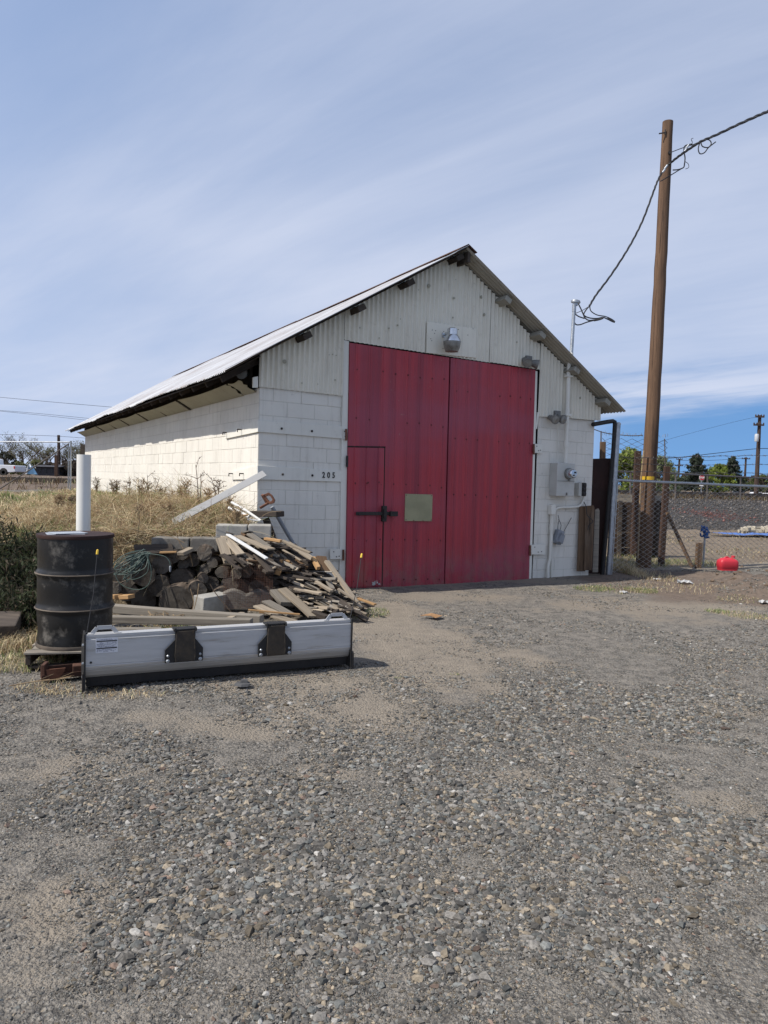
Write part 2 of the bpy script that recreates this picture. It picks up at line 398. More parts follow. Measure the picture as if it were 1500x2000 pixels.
MT['label'] = pmat('white_sticker', (.62, .63, .66), (.55, .56, .6), 12, .5, 0, 0)
MT['labelink'] = pmat('grey_ink', (.12, .12, .16), (.2, .2, .25), 60, .6, 0, 0)
MT['canred'] = pmat('red_plastic_can', (.50, .028, .045), (.42, .024, .036), 7, .45, 0, .0015, 20, c3=(.35, .07, .06), t3=(.6, .8))
MT['tarp'] = pmat('blue_tarp', (.045, .12, .36), (.09, .17, .42), 7, .6, 0, .02, 8)
MT['bluerope'] = pmat('blue_rag', (.03, .12, .36), (.02, .06, .2), 20, .7)
MT['carwhite'] = pmat('white_car_paint', (.62, .63, .66), (.56, .57, .6), 4, .3)
MT['glass'] = pmat('dark_window_glass', (.03, .035, .04), (.05, .055, .06), 4, .15)
MT['tyre'] = pmat('tyre_rubber', (.02, .02, .02), (.03, .03, .03), 8, .85)
MT['tentwhite'] = pmat('white_sheet', (.6, .63, .66), (.5, .53, .57), 5, .7)
MT['tentblue'] = pmat('light_blue_sheet', (.25, .47, .65), (.22, .42, .58), 5, .7)
MT['shingle'] = pmat('dark_shingle', (.055, .055, .065), (.04, .04, .048), 8, .9)
MT['greyroof'] = pmat('grey_shingle', (.21, .21, .22), (.17, .17, .18), 8, .9)
MT['cream'] = pmat('cream_wall', (.46, .40, .24), (.4, .35, .2), 5, .8)
MT['signred'] = pmat('red_sign_face', (.45, .02, .03), (.4, .02, .03), 5, .5, 0, 0)
MT['signwhite'] = pmat('white_sign_face', (.75, .75, .75), (.7, .7, .7), 5, .5, 0, 0)
MT['rail'] = pmat('steel_rail', (.06, .045, .038), (.1, .08, .065), 8, .6, .3)
MT['tie'] = pmat('railway_sleeper', (.04, .033, .027), (.065, .053, .043), 6, .95)
MT['farpole'] = vwood('far_pole_wood', (.075, .05, .04), (.05, .034, .028), (.035, .026, .022))
MT['insul'] = pmat('grey_transformer', (.45, .46, .47), (.38, .39, .4), 5, .5)
MT['yelltag'] = pmat('yellow_pole_band', (.62, .40, .02), (.5, .3, .02), 9, .6)
MT['leaf'] = attrmat('leaf', .75, .35); MT['blade'] = attrmat('grass_blade', .8, .3)
MT['stone'] = attrmat('gravel_stone', .88, 0, 90, .25, .002)
MT['twig'] = pmat('bare_twig', (.075, .058, .048), (.115, .09, .073), 12, .9, 0, 0)
MT['stalk'] = pmat('dry_stalk', (.33, .245, .14), (.2, .135, .08), 20, .9, 0, 0)
MT['stalkdark'] = pmat('dark_dry_stalk', (.12, .08, .05), (.07, .05, .035), 20, .9, 0, 0)
# ------------------------------------------------------------------ world, sun, camera
def setup():
    w = bpy.data.worlds.new('World'); scene.world = w; w.use_nodes = True; nt = w.node_tree; nt.nodes.clear()
    N = lambda t, **k: (lambda o: ([setattr(o, a, b) for a, b in k.items()], o)[1])(nt.nodes.new(t))
    L = nt.links.new
    sd = Vector((-.918, -.409, 0)).normalized(); el = math.radians(50)
    sdir = Vector((sd.x * math.cos(el), sd.y * math.cos(el), math.sin(el)))
    sky = N('ShaderNodeTexSky', sky_type='NISHITA'); sky.sun_disc = False; sky.sun_elevation = el; sky.sun_rotation = math.atan2(sd.x, sd.y)
    sky.altitude = 300; sky.air_density = 1.0; sky.dust_density = .6; sky.ozone_density = 1.3
    tc = N('ShaderNodeTexCoord'); sep = N('ShaderNodeSeparateXYZ'); L(tc.outputs['Generated'], sep.inputs[0])
    up = N('ShaderNodeVectorMath', operation='MULTIPLY_ADD'); L(tc.outputs['Generated'], up.inputs[0]); up.inputs[1].default_value = (1, 1, .75); up.inputs[2].default_value = (0, 0, .30)
    nv = N('ShaderNodeVectorMath', operation='NORMALIZE'); L(up.outputs[0], nv.inputs[0]); L(nv.outputs[0], sky.inputs[0])
    def M(op, a, b=0.0, c=None):
        m = N('ShaderNodeMath', operation=op)
        for i, q in enumerate((a, b)):
            if isinstance(q, (int, float)): m.inputs[i].default_value = q
            else: L(q, m.inputs[i])
        return m.outputs[0]
    def MR(x, a, b, c=0., d=1.):
        m = N('ShaderNodeMapRange', interpolation_type='SMOOTHSTEP'); L(x, m.inputs[0])
        for i, q in enumerate((a, b, c, d)): m.inputs[i + 1].default_value = q
        return m.outputs[0]
    # project onto a cloud layer plane
    zc = M('ADD', M('MAXIMUM', sep.outputs['Z'], 0.0), .16)
    cx = M('DIVIDE', sep.outputs['X'], zc); cy = M('DIVIDE', sep.outputs['Y'], zc)
    cmb = N('ShaderNodeCombineXYZ'); L(cx, cmb.inputs[0]); L(cy, cmb.inputs[1])
    def NZ(scale, rot, st, detail=6, rough=.6, dist=0, loc=(0, 0, 0)):
        mp = N('ShaderNodeMapping'); mp.inputs['Rotation'].default_value = (0, 0, rot); mp.inputs['Scale'].default_value = st; mp.inputs['Location'].default_value = loc
        mp.vector_type = 'TEXTURE'; L(cmb.outputs[0], mp.inputs[0]); n = N('ShaderNodeTexNoise'); L(mp.outputs[0], n.inputs['Vector']); n.inputs['Scale'].default_value = scale
        n.inputs['Detail'].default_value = detail; n.inputs['Roughness'].default_value = rough; n.inputs['Distortion'].default_value = dist
        return n.outputs['Fac']
    big = NZ(.5, 2.5, (1.3, 1, 1), 4, .5, .4, (3.1, 1.7, 0)); st = NZ(1.0, 2.35, (2.6, .7, 1), 7, .58, .5, (.4, .2, 0)); fine = NZ(1.6, 2.6, (2.2, .42, 1), 7, .62, .4)
    c = M('ADD', M('ADD', M('MULTIPLY', big, .5), M('MULTIPLY', st, .36)), M('MULTIPLY', fine, .16))
    veil = M('MINIMUM', M('ADD', MR(c, .34, .68, .34, .78), MR(sep.outputs['Z'], .55, .12, 0.0, .22)), .95)
    # the veil thins out low on the right, where blue sky shows over the plain
    gx = M('SUBTRACT', M('DIVIDE', sep.outputs['X'], M('MAXIMUM', sep.outputs['Y'], .05)), .20)
    low = M('MULTIPLY', MR(gx, -.04, .14), MR(M('ADD', sep.outputs['Z'], M('MULTIPLY', M('SUBTRACT', st, .5), .22)), .155, .085))
    hz = M('ADD', M('MULTIPLY', low, -.95), 1.0)
    veil = M('MULTIPLY', veil, hz)
    hs = N('ShaderNodeHueSaturation'); L(sky.outputs[0], hs.inputs['Color']); hs.inputs['Saturation'].default_value = 1.25; hs.inputs['Value'].default_value = 1.12
    mx = N('ShaderNodeMix', data_type='RGBA'); L(veil, mx.inputs[0]); L(hs.outputs[0], mx.inputs[6]); mx.inputs[7].default_value = SKYVEIL
    bg = N('ShaderNodeBackground'); L(mx.outputs[2], bg.inputs[0]); bg.inputs[1].default_value = SKYSTR
    out = N('ShaderNodeOutputWorld'); L(bg.outputs[0], out.inputs[0])
    ld = bpy.data.lights.new('sun', 'SUN'); ld.energy = SUNSTR; ld.angle = math.radians(.5); ld.color = (1, .945, .865)
    lo = bpy.data.objects.new('sun', ld); COL.objects.link(lo); lo.rotation_euler = sdir.to_track_quat('Z', 'Y').to_euler(); lo.location = sdir * 60
    cd = bpy.data.cameras.new('camera'); co = bpy.data.objects.new('camera', cd); COL.objects.link(co)
    cd.sensor_fit = 'VERTICAL'; cd.sensor_height = 24; cd.lens = F / 2000 * 24; cd.clip_end = 3000; cd.clip_start = .05
    m = Matrix((CR, CU, -FW)).transposed().to_4x4(); m.translation = CAM; co.matrix_world = m
    scene.camera = co
    vs = scene.view_settings; vs.view_transform = 'Standard'; vs.look = 'None'; vs.exposure = EXPO; vs.gamma = 1
SKYSTR = .10; SUNSTR = 3.7; EXPO = 0.6; SKYVEIL = (4.6, 4.95, 5.95, 1)
setup()

# ------------------------------------------------------------------ ground
def groundmat():
    t = NT('ground_surface'); v = t.coord((1, 1, 1), rnd=False)
    vo = t.n('ShaderNodeTexVoronoi'); t.l(v, vo.inputs[0]); vo.inputs['Scale'].default_value = 55
    vo2 = t.n('ShaderNodeTexVoronoi'); t.l(v, vo2.inputs[0]); vo2.inputs['Scale'].default_value = 130
    n1 = t.noise(v, 1.2, 7, .65); n2 = t.noise(v, 40, 5, .7); n3 = t.noise(v, 7, 6, .7)
    sepc = t.n('ShaderNodeSeparateColor'); t.l(vo.outputs['Color'], sepc.inputs[0])
    g = t.mix(sepc.outputs[0], (.112, .104, .092), (.26, .241, .21))
    g = t.mix(t.ramp(vo.outputs['Distance'], .25, .75), g, (.075, .070, .063))
    g = t.mix(t.ramp(n3, .35, .7), g, (.24, .217, .185))
    d = t.mix(t.ramp(n3, .3, .7), (.275, .237, .188), (.21, .182, .147)); d = t.mix(t.ramp(n2, .5, .75), d, (.14, .12, .098)); d = t.mix(t.ramp(n1, .5, .8), d, (.215, .187, .15))
    soil = t.mix(t.ramp(n3, .35, .65), (.20, .155, .095), (.11, .085, .055))
    bal = t.mix(sepc.outputs[1], (.032, .031, .031), (.075, .072, .07)); bal = t.mix(t.ramp(n3, .4, .7), bal, (.055, .052, .05))
    brown = t.mix(t.ramp(n3, .35, .7), (.175, .135, .105), (.115, .09, .073))
    tan = t.mix(t.ramp(n3, .3, .7), (.25, .20, .145), (.135, .105, .077)); tan = t.mix(t.ramp(n1, .45, .75), tan, (.115, .093, .07))
    dm = t.math('ADD', t.attr('dirt'), t.math('ADD', t.math('MULTIPLY', t.math('SUBTRACT', n3, .5), 1.1), t.math('MULTIPLY', t.math('SUBTRACT', n2, .5), .6)))
    c = t.mix(t.ramp(dm, .3, .8), g, d)
    for nm, cc in (('soil', soil), ('tan', tan), ('ballast', bal), ('brown', brown), ('redpatch', (.09, .038, .034))):
        c = t.mix(t.ramp(t.math('ADD', t.attr(nm), t.math('MULTIPLY', t.math('SUBTRACT', n3, .5), .5)), .25, .75), c, cc)
    h = t.math('ADD', t.math('MULTIPLY', vo.outputs['Distance'], -.8), t.math('ADD', t.math('MULTIPLY', vo2.outputs['Distance'], -.4), n2))
    t.bump(h, .016, .9)
    return t.fin(c, .95, 0, .2)
def ground():
    xs = np.unique(np.concatenate([np.linspace(-600, -60, 24), np.linspace(-60, -9, 90), np.linspace(-9, 10, 190), np.linspace(10, 50, 90), np.linspace(50, 600, 26)]))
    ys = np.unique(np.concatenate([np.linspace(-12, 1.5, 14), np.linspace(1.5, 17, 190), np.linspace(17, 45, 110), np.linspace(45, 130, 50), np.linspace(130, 1500, 26)]))
    X, Y = np.meshgrid(xs, ys); x = X.ravel(); y = Y.ravel()
    z = tz(x, y); nx = len(xs); ny = len(ys)
    i = np.arange(nx * ny).reshape(ny, nx)
    f = np.stack([i[:-1, :-1].ravel(), i[:-1, 1:].ravel(), i[1:, 1:].ravel(), i[1:, :-1].ravel()], 1)
    xl, yl = loc(x, y); n = fbm(x, y, .8, 40)
    leftz = (1 - sst(-.2, .5, xl)); fd = wellipse(1370, 1142, 260, 40)
    soil = leftz * np.clip(sst(.05, .3, z), 0, 1) * (1 - sst(20, 26, y))
    soil = np.maximum(soil, .75 * sst(-2.2, -3.6, x + (n - .5) * 1.2) * sst(5.6, 6.6, y + (n - .5)) * (1 - sst(20, 26, y)))
    right = sst(3, 8, xl) * (1 - leftz)
    tan = sst(.1, .9, yl) * (1 - sst(27, 29, y - .2 * x)) * (1 - leftz)
    tan = np.maximum(tan, sst(40, 55, y) * .9)
    ball = sst(26.0, 27.5, y - .2 * x + (n - .5) * 2) * (1 - sst(40, 46, y - .3 * x)) * sst(-6, 4, x)
    brown = sst(22, 27, y) * (1 - sst(60, 90, y)) * (1 - sst(-6, 4, x))
    brown = np.maximum(brown, 1.0 * sst(1.2, .5, np.sqrt(((x - fd[0]) / fd[2]) ** 2 + ((y - fd[1]) / fd[3]) ** 2) + (n - .5) * .8))
    pc = GT(1400, 1006); red = np.exp(-((x - pc.x) / 1.6) ** 2 - ((y - pc.y) / 1.1) ** 2) * .6
    dz = dirt(x, y)
    o = numesh('ground', np.stack([x, y, z], 1), f, groundmat(), None, dict(dirt=dz, soil=soil, tan=tan, ballast=ball, brown=brown, redpatch=red), 'structure')
    o.data.polygons.foreach_set('use_smooth', np.ones(len(o.data.polygons), bool))
    # rust red spoil shows on the slope through the noise below
    return o
ground()

def stones():
    rs = np.random.RandomState(3)
    t = (1 + 5 ** .5) / 2
    iv = np.array([(-1, t, 0), (1, t, 0), (-1, -t, 0), (1, -t, 0), (0, -1, t), (0, 1, t), (0, -1, -t), (0, 1, -t), (t, 0, -1), (t, 0, 1), (-t, 0, -1), (-t, 0, 1)]) / 1.9
    ifc = np.array([(0, 11, 5), (0, 5, 1), (0, 1, 7), (0, 7, 10), (0, 10, 11), (1, 5, 9), (5, 11, 4), (11, 10, 2), (10, 7, 6), (7, 1, 8), (3, 9, 4), (3, 4, 2), (3, 2, 6), (3, 6, 8), (3, 8, 9), (4, 9, 5), (2, 4, 11), (6, 2, 10), (8, 6, 7), (9, 8, 1)])
    ov = np.array([(1, 0, 0), (0, 1, 0), (-1, 0, 0), (0, -1, 0), (0, 0, 1), (0, 0, -1.)]); ofc = np.array([(0, 1, 4), (1, 2, 4), (2, 3, 4), (3, 0, 4), (1, 0, 5), (2, 1, 5), (3, 2, 5), (0, 3, 5)])
    def scat(n, y0, y1, r0, sig, bv, bf, fines=0):
        u = rs.rand(n); y = np.sqrt(y0 ** 2 + u * (y1 ** 2 - y0 ** 2)); x = (rs.rand(n) - .5) * 2 * (.66 * y + .4)
        dm = dirt(x, y); cl = fbm(x, y, 1.4, 60, 4)
        xl, yl = loc(x, y)
        keep = rs.rand(n) < np.clip((1 - .80 * dm) * ((.6 if fines else .24) + 1.6 * sst(.36, .62, cl)), .05, 1)
        keep &= ~((yl > -.12)) & ~((x < -3.0 - .0 * y) & (y > 6.6) & (rs.rand(n) < .93)) & ~((y > 7.9) & (xl < 1.1))
        x = x[keep]; y = y[keep]; cl = cl[keep]; dm = dm[keep]; k = len(x)
        r = r0 * np.exp(rs.randn(k) * sig) * (.62 + .72 * sst(.4, .65, cl)) * (1 - .3 * dm); r = np.clip(r, .0025, .024)
        V = bv[None] * (1 + (rs.rand(k, len(bv), 1) - .5) * .95) * np.stack([.8 + .6 * rs.rand(k), .65 + .35 * rs.rand(k), .40 + .35 * rs.rand(k)], 1)[:, None, :]
        a = rs.rand(k) * 2 * PI; b = (rs.rand(k) - .5) * .9
        ca, sa, cb, sb = np.cos(a), np.sin(a), np.cos(b), np.sin(b)
        X = V[..., 0]; Yv = V[..., 1] * cb[:, None] - V[..., 2] * sb[:, None]; Z = V[..., 1] * sb[:, None] + V[..., 2] * cb[:, None]
        V = np.stack([X * ca[:, None] - Yv * sa[:, None], X * sa[:, None] + Yv * ca[:, None], Z], 2) * r[:, None, None]
        V[..., 0] += x[:, None]; V[..., 1] += y[:, None]; V[..., 2] += (tz(x, y) + r * .14)[:, None]
        g = .066 + .17 * rs.rand(k) ** 1.5; c = np.stack([g * 1.13, g * 1.06, g * .95], 1)
        q = rs.rand(k); tn = q < .18; c[tn] *= np.array([1.4, 1.25, 1.03]); wh = (q > .25) & (q < .27); c[wh] = (.26 + .2 * rs.rand(wh.sum()))[:, None] * np.array([1, .96, .88])
        rd = (q > .275) & (q < .295); c[rd] *= np.array([1.2, .92, .8]); bl = (q > .3) & (q < .5); c[bl] *= np.array([.92, 1.0, 1.04])
        c = np.concatenate([c, np.ones((k, 1))], 1)
        nb = len(bv); Fc = (bf[None] + (np.arange(k) * nb)[:, None, None]).reshape(-1, 3)
        return V.reshape(-1, 3), Fc, np.repeat(c, nb, 0)
    parts = [scat(110000, 1.6, 3.9, .0054, .50, iv, ifc), scat(210000, 1.6, 3.9, .0034, .35, ov, ofc, 1), scat(95000, 3.9, 6.2, .0057, .50, iv, ifc), scat(170000, 3.9, 7.6, .0046, .38, ov, ofc, 1), scat(140000, 6.2, 15.5, .0070, .42, ov, ofc)]
    off = 0; Vs = []; Fs = []; Cs = []
    for V, f, c in parts: Vs.append(V); Fs.append(f + off); Cs.append(c); off += len(V)
    o = numesh('gravel', np.concatenate(Vs), np.concatenate(Fs), MT['stone'], np.concatenate(Cs), None, 'stuff', True)
    tag(o, 'loose grey gravel strewn over the yard', 'gravel')
stones()

def blades(name, pts, h, w, lean, cols, seed, label, cat='grass'):
    """pts (n,2) ; h heights ; cols (n,3)"""
    rs = np.random.RandomState(seed); n = len(pts); x = pts[:, 0]; y = pts[:, 1]; z = tz(x, y) - .01
    a = rs.rand(n) * 2 * PI; ld = lean * (.3 + rs.rand(n)); dx = np.cos(a) * ld * h; dy = np.sin(a) * ld * h
    pa = a + PI / 2 + (rs.rand(n) - .5) * 2; wx = np.cos(pa) * w / 2; wy = np.sin(pa) * w / 2
    B = np.stack([x, y, z], 1); Mi = np.stack([x + dx * .35, y + dy * .35, z + h * .6], 1); T = np.stack([x + dx, y + dy, z + h * (1 - .35 * np.minimum(ld, 1.6))], 1)
    W = np.stack([wx, wy, 0 * wx], 1)
    V = np.stack([B - W, B + W, Mi + W * .8, Mi - W * .8, T + W * .15, T - W * .15], 1).reshape(-1, 3)
    i = (np.arange(n) * 6)[:, None]
    f = np.concatenate([i + np.array([[0, 1, 2, 3]]), i + np.array([[3, 2, 4, 5]])], 0)
    c = np.concatenate([cols, np.ones((n, 1))], 1)
    o = numesh(name, V, f, MT['blade'], np.repeat(c, 6, 0), None, 'stuff'); tag(o, label, cat)
    return o
def palette(rs, n, w):
    P = np.array([(.62, .52, .33), (.40, .29, .165), (.22, .14, .085), (.13, .17, .055), (.20, .245, .09), (.46, .385, .25)])
    w = np.asarray(w); cum = np.cumsum(w, -1) / np.sum(w, -1, keepdims=True); q = rs.rand(n)[:, None]
    k = (q > cum).sum(1); return P[np.clip(k, 0, 5)] * (.7 + .6 * rs.rand(n))[:, None]
def grass():
    rs = np.random.RandomState(5)
    # berm
    n = 150000; x = -9.5 + rs.rand(n) * 10; y = 8.0 + rs.rand(n) ** 1.5 * 18
    xl, yl = loc(x, y); zz = tz(x, y); g = fbm(x, y, 1.1, 70, 4); pat = fbm(x, y, 2.4, 75, 4)
    keep = (zz > .12) & (xl < -.04) & ~((x > -3.5) & (y < 9.12)) & (rs.rand(n) < .25 + .9 * sst(.35, .6, pat))
    # rough strip where the berm slopes into the yard
    x = x[keep]; y = y[keep]; g = g[keep]; pat = pat[keep]; n = len(x)
    gr = sst(.42, .58, g); dk = sst(-4.6, -5.4, x) * (1 - sst(9.5, 11, y))
    br = sst(.44, .58, fbm(x, y, .75, 85, 3)) * sst(-5.6, -4.2, x)
    w = np.stack([(1.3 - .75 * gr) * (1 - .75 * br), .8 - .5 * gr + .5 * br, .35 + .6 * dk + 1.3 * br, 1e-2 + 1.9 * gr + .8 * dk, 1e-2 + 2.0 * gr, .6 - .4 * gr], 1)
    h = (.05 + .17 * rs.rand(n) ** 1.5) * (.5 + 1.1 * pat)
    blades('dry_grass', np.stack([x, y], 1), h, .005 + .004 * rs.rand(n) + .0004 * y, 1.5, palette(rs, n, np.clip(w, .01, 9)), 6, 'dry straw coloured grass mixed with green on the bank beside the shed')
    # tangle of taller brown weeds around the middle of the bank
    n = 26000; c = rs.rand(n, 2); x = -6.8 + 4.9 * c[:, 0]; y = 9.4 + 7 * c[:, 1] ** 1.2; xl, yl = loc(x, y); pat = fbm(x, y, 1.3, 90, 3)
    keep = (xl < -.1) & (pat > .46) & ~((x > -3.4) & (y < 9.9)); x = x[keep]; y = y[keep]; n = len(x)
    blades('dry_weeds', np.stack([x, y], 1), .10 + .24 * rs.rand(n), .0045 + .003 * rs.rand(n), 2.2, palette(rs, n, np.tile(np.array([1.0, 1, .7, .05, .03, .4]), (n, 1))), 8, 'tangled brown weeds on top of the bank below the white side wall', 'weeds')
    def strands(name, pts, L, w, cols, seed, label, up=.5):
        q = np.random.RandomState(seed); n = len(pts); K = 6; p = np.stack([pts[:, 0], pts[:, 1], tz(pts[:, 0], pts[:, 1]) + .06 * q.rand(n)], 1); a = q.rand(n) * 2 * PI; el = (q.rand(n) - .1) * up * 2; seq = [p]; da = q.randn(n) * .5; de = -(.1 + .5 * q.rand(n)) * up
        for k in range(K):
            d = np.stack([np.cos(a) * np.cos(el), np.sin(a) * np.cos(el), np.sin(el)], 1); p = p + d * (L / K)[:, None]; zt = tz(p[:, 0], p[:, 1]) + .02; p[:, 2] = np.maximum(p[:, 2], zt); seq.append(p); a = a + da * q.rand(n); el = el + de
        S = np.stack(seq, 1); side = np.cross(S[:, 1] - S[:, 0], q.randn(n, 3)); side /= np.linalg.norm(side, axis=1)[:, None] + 1e-9; tap = np.linspace(1, .4, K + 1)[None, :, None]; Wd = side[:, None, :] * (w / 2)[:, None, None] * tap
        V = np.stack([S - Wd, S + Wd], 2).reshape(n, -1, 3); b0 = np.arange(K) * 2; f = np.stack([b0, b0 + 1, b0 + 3, b0 + 2], 1); Fc = (f[None] + (np.arange(n) * 2 * (K + 1))[:, None, None]).reshape(-1, 4)
        o = numesh(name, V.reshape(-1, 3), Fc, MT['blade'], np.repeat(np.concatenate([cols, np.ones((n, 1))], 1), 2 * (K + 1), 0), None, 'stuff'); tag(o, label, 'weeds')
    def zone(n, x0, x1, y0, y1, thr, o):
        x = x0 + (x1 - x0) * rs.rand(n); y = y0 + (y1 - y0) * rs.rand(n) ** 1.3; k = (loc(x, y)[0] < -.1) & (fbm(x, y, .9, o, 3) > thr) & ~((x > -3.4) & (y < 9.2)) & (tz(x, y) > .2); return np.stack([x[k], y[k]], 1)
    P_ = zone(15000, -5.2, -1.7, 9.1, 17, .42, 87); n = len(P_); strands('weed_tangle', P_, .24 + .55 * rs.rand(n), .004 + .003 * rs.rand(n), palette(rs, n, np.tile(np.array([.6, 1, .9, .25, .2, .5]), (n, 1))), 51, 'brown tangled weed stems matted over the bank below the side wall', .8)
    P_ = zone(9000, -8, -2, 8.6, 14, .50, 93); n = len(P_); strands('flattened_straw', P_, .2 + .3 * rs.rand(n), .004 + .003 * rs.rand(n), palette(rs, n, np.tile(np.array([1.6, .3, .1, .02, .02, .6]), (n, 1))), 52, 'pale flattened straw lying in swirls over the bank', .22)
    # the near edge of the bank hangs over the log wall
    n = 3500; x = -3.5 + 1.7 * rs.rand(n); y = 9.12 + .35 * rs.rand(n); k = loc(x, y)[0] < -.3; P_ = np.stack([x[k], y[k]], 1); n = len(P_); strands('hanging_straw', P_, .12 + .25 * rs.rand(n), .004 + .002 * rs.rand(n), palette(rs, n, np.tile(np.array([.9, 1, .6, .1, .05, .6]), (n, 1))), 53, 'dry straw hanging over the top of the log wall', .4)
    # yard tufts
    P = []; H = []; C = []
    def patch(u, v, ru, rv, n, hh, wts):
        e = wellipse(u, v, ru, rv); r = np.sqrt(rs.rand(n)); a = rs.rand(n) * 2 * PI
        x = e[0] + e[2] * r * np.cos(a); y = e[1] + e[3] * r * np.sin(a); P.append(np.stack([x, y], 1)); H.append(hh * (.4 + rs.rand(n))); C.append(palette(rs, n, np.tile(np.array(wts), (n, 1))))
    grn = [.25, .1, .02, .6, 1, .1]; dry = [1, .8, .3, .15, .1, .7]; mixg = [.8, .4, .1, .5, .5, .5]
    patch(1160, 1148, 40, 5, 700, .05, grn); patch(1250, 1152, 32, 6, 600, .05, grn); patch(1200, 1150, 60, 8, 300, .06, mixg)
    patch(1210, 1112, 14, 10, 700, .22, dry); patch(1232, 1118, 22, 7, 500, .14, dry); patch(1280, 1128, 40, 8, 400, .09, dry)
    patch(1400, 1192, 24, 4, 260, .05, grn); patch(1460, 1200, 45, 8, 700, .04, mixg); patch(1440, 1172, 40, 6, 400, .04, mixg); patch(1330, 1150, 90, 10, 400, .07, dry)
    patch(1350, 1100, 60, 6, 900, .10, grn); patch(1240, 1098, 60, 10, 1200, .14, [.3, .3, .2, .9, .6, .2])
    patch(60, 1290, 70, 25, 900, .09, mixg); patch(40, 1255, 40, 25, 900, .14, dry); patch(330, 1230, 40, 14, 500, .09, grn); patch(290, 1240, 70, 14, 300, .1, dry)
    patch(730, 1195, 34, 10, 350, .05, grn); patch(660, 1200, 60, 10, 400, .07, mixg); patch(200, 1352, 130, 10, 420, .04, dry); patch(90, 1340, 60, 14, 260, .05, dry); patch(520, 1225, 150, 10, 500, .07, mixg)
    patch(888, 1315, 12, 3, 60, .02, grn); patch(778, 1322, 8, 3, 40, .02, grn); patch(420, 1210, 90, 10, 400, .09, mixg)
    P = np.concatenate(P); H = np.concatenate(H); C = np.concatenate(C); n = len(P)
    blades('grass_tufts', P, H, .004 + .003 * rs.rand(n), .9, C, 9, 'small green and straw tufts growing through the gravel edges')
grass()
# ------------------------------------------------------------------ the shed (local frame: x along front, y into the building, z up)
OV = .36
_ax, _az = FL(913, 483, OV); _lx, _lz = FL(440, 724, OV); _rx, _rz = FL(1223, 805, OV)
WX = FL(1156, 960)[0]; LEN = SL(166, 880)[0]
def zr(x):
    return _lz + (_az - _lz) * (x - _lx) / (_ax - _lx) if x <= _ax else _az + (_rz - _az) * (x - _ax) / (_rx - _ax)
SLO = (_az - _lz) / (_ax - _lx)
WTOP = FL(503, 757)[1]
print('shed', C0[:], 'W', WX, 'L', LEN, 'apex', _ax, _az, 'eaves', _lx, _lz, _rx, _rz, 'walltop', WTOP)
SHED = thing('storage_shed', 'white painted block shed with red double doors and corrugated gable', 'shed', M=SHM)
def corr(mb, x0, x1, zb, zt, off, pitch=.0775, amp=.016, m=0, flat=None, wob=.006, seed=0):
    """vertical corrugated sheet on the front plane, zb / zt functions of x; sheet wobbles a little"""
    n = max(8, int((x1 - x0) / pitch * 8)); rs = random.Random(seed); ph = rs.random() * 6
    NV = 5; vs = []; fs = []
    for i in range(n + 1):
        x = x0 + (x1 - x0) * i / n; b = zb(x); t = max(zt(x), b + .002)
        for k in range(NV):
            z = b + (t - b) * k / (NV - 1)
            y = -off - amp * math.sin(2 * PI * x / pitch) - wob * math.sin(x * 2.1 + ph + z * 1.3) - (wob * .8 * math.sin(x * 9 + ph) if k == 0 else 0)
            vs.append((x, y, z))
    for i in range(n):
        for k in range(NV - 1):
            a = i * NV + k; fs.append((a, a + NV, a + NV + 1, a + 1))
    mb.add(vs, fs, m)
def lin(pts):
    def f(x):
        for (a, b) in zip(pts[:-1], pts[1:]):
            if x <= b[0] or b is pts[-1]: return a[1] + (b[1] - a[1]) * (x - a[0]) / (b[0] - a[0])
    return f
def quadpanel(mb, px, off, th, m=0):
    """flat panel through four photo corners on the front plane"""
    q = [FL(u, v, off) for u, v in px]; mb.prism([(x, -off, z) for x, z in q], (0, th, 0), m)
TILT = .012
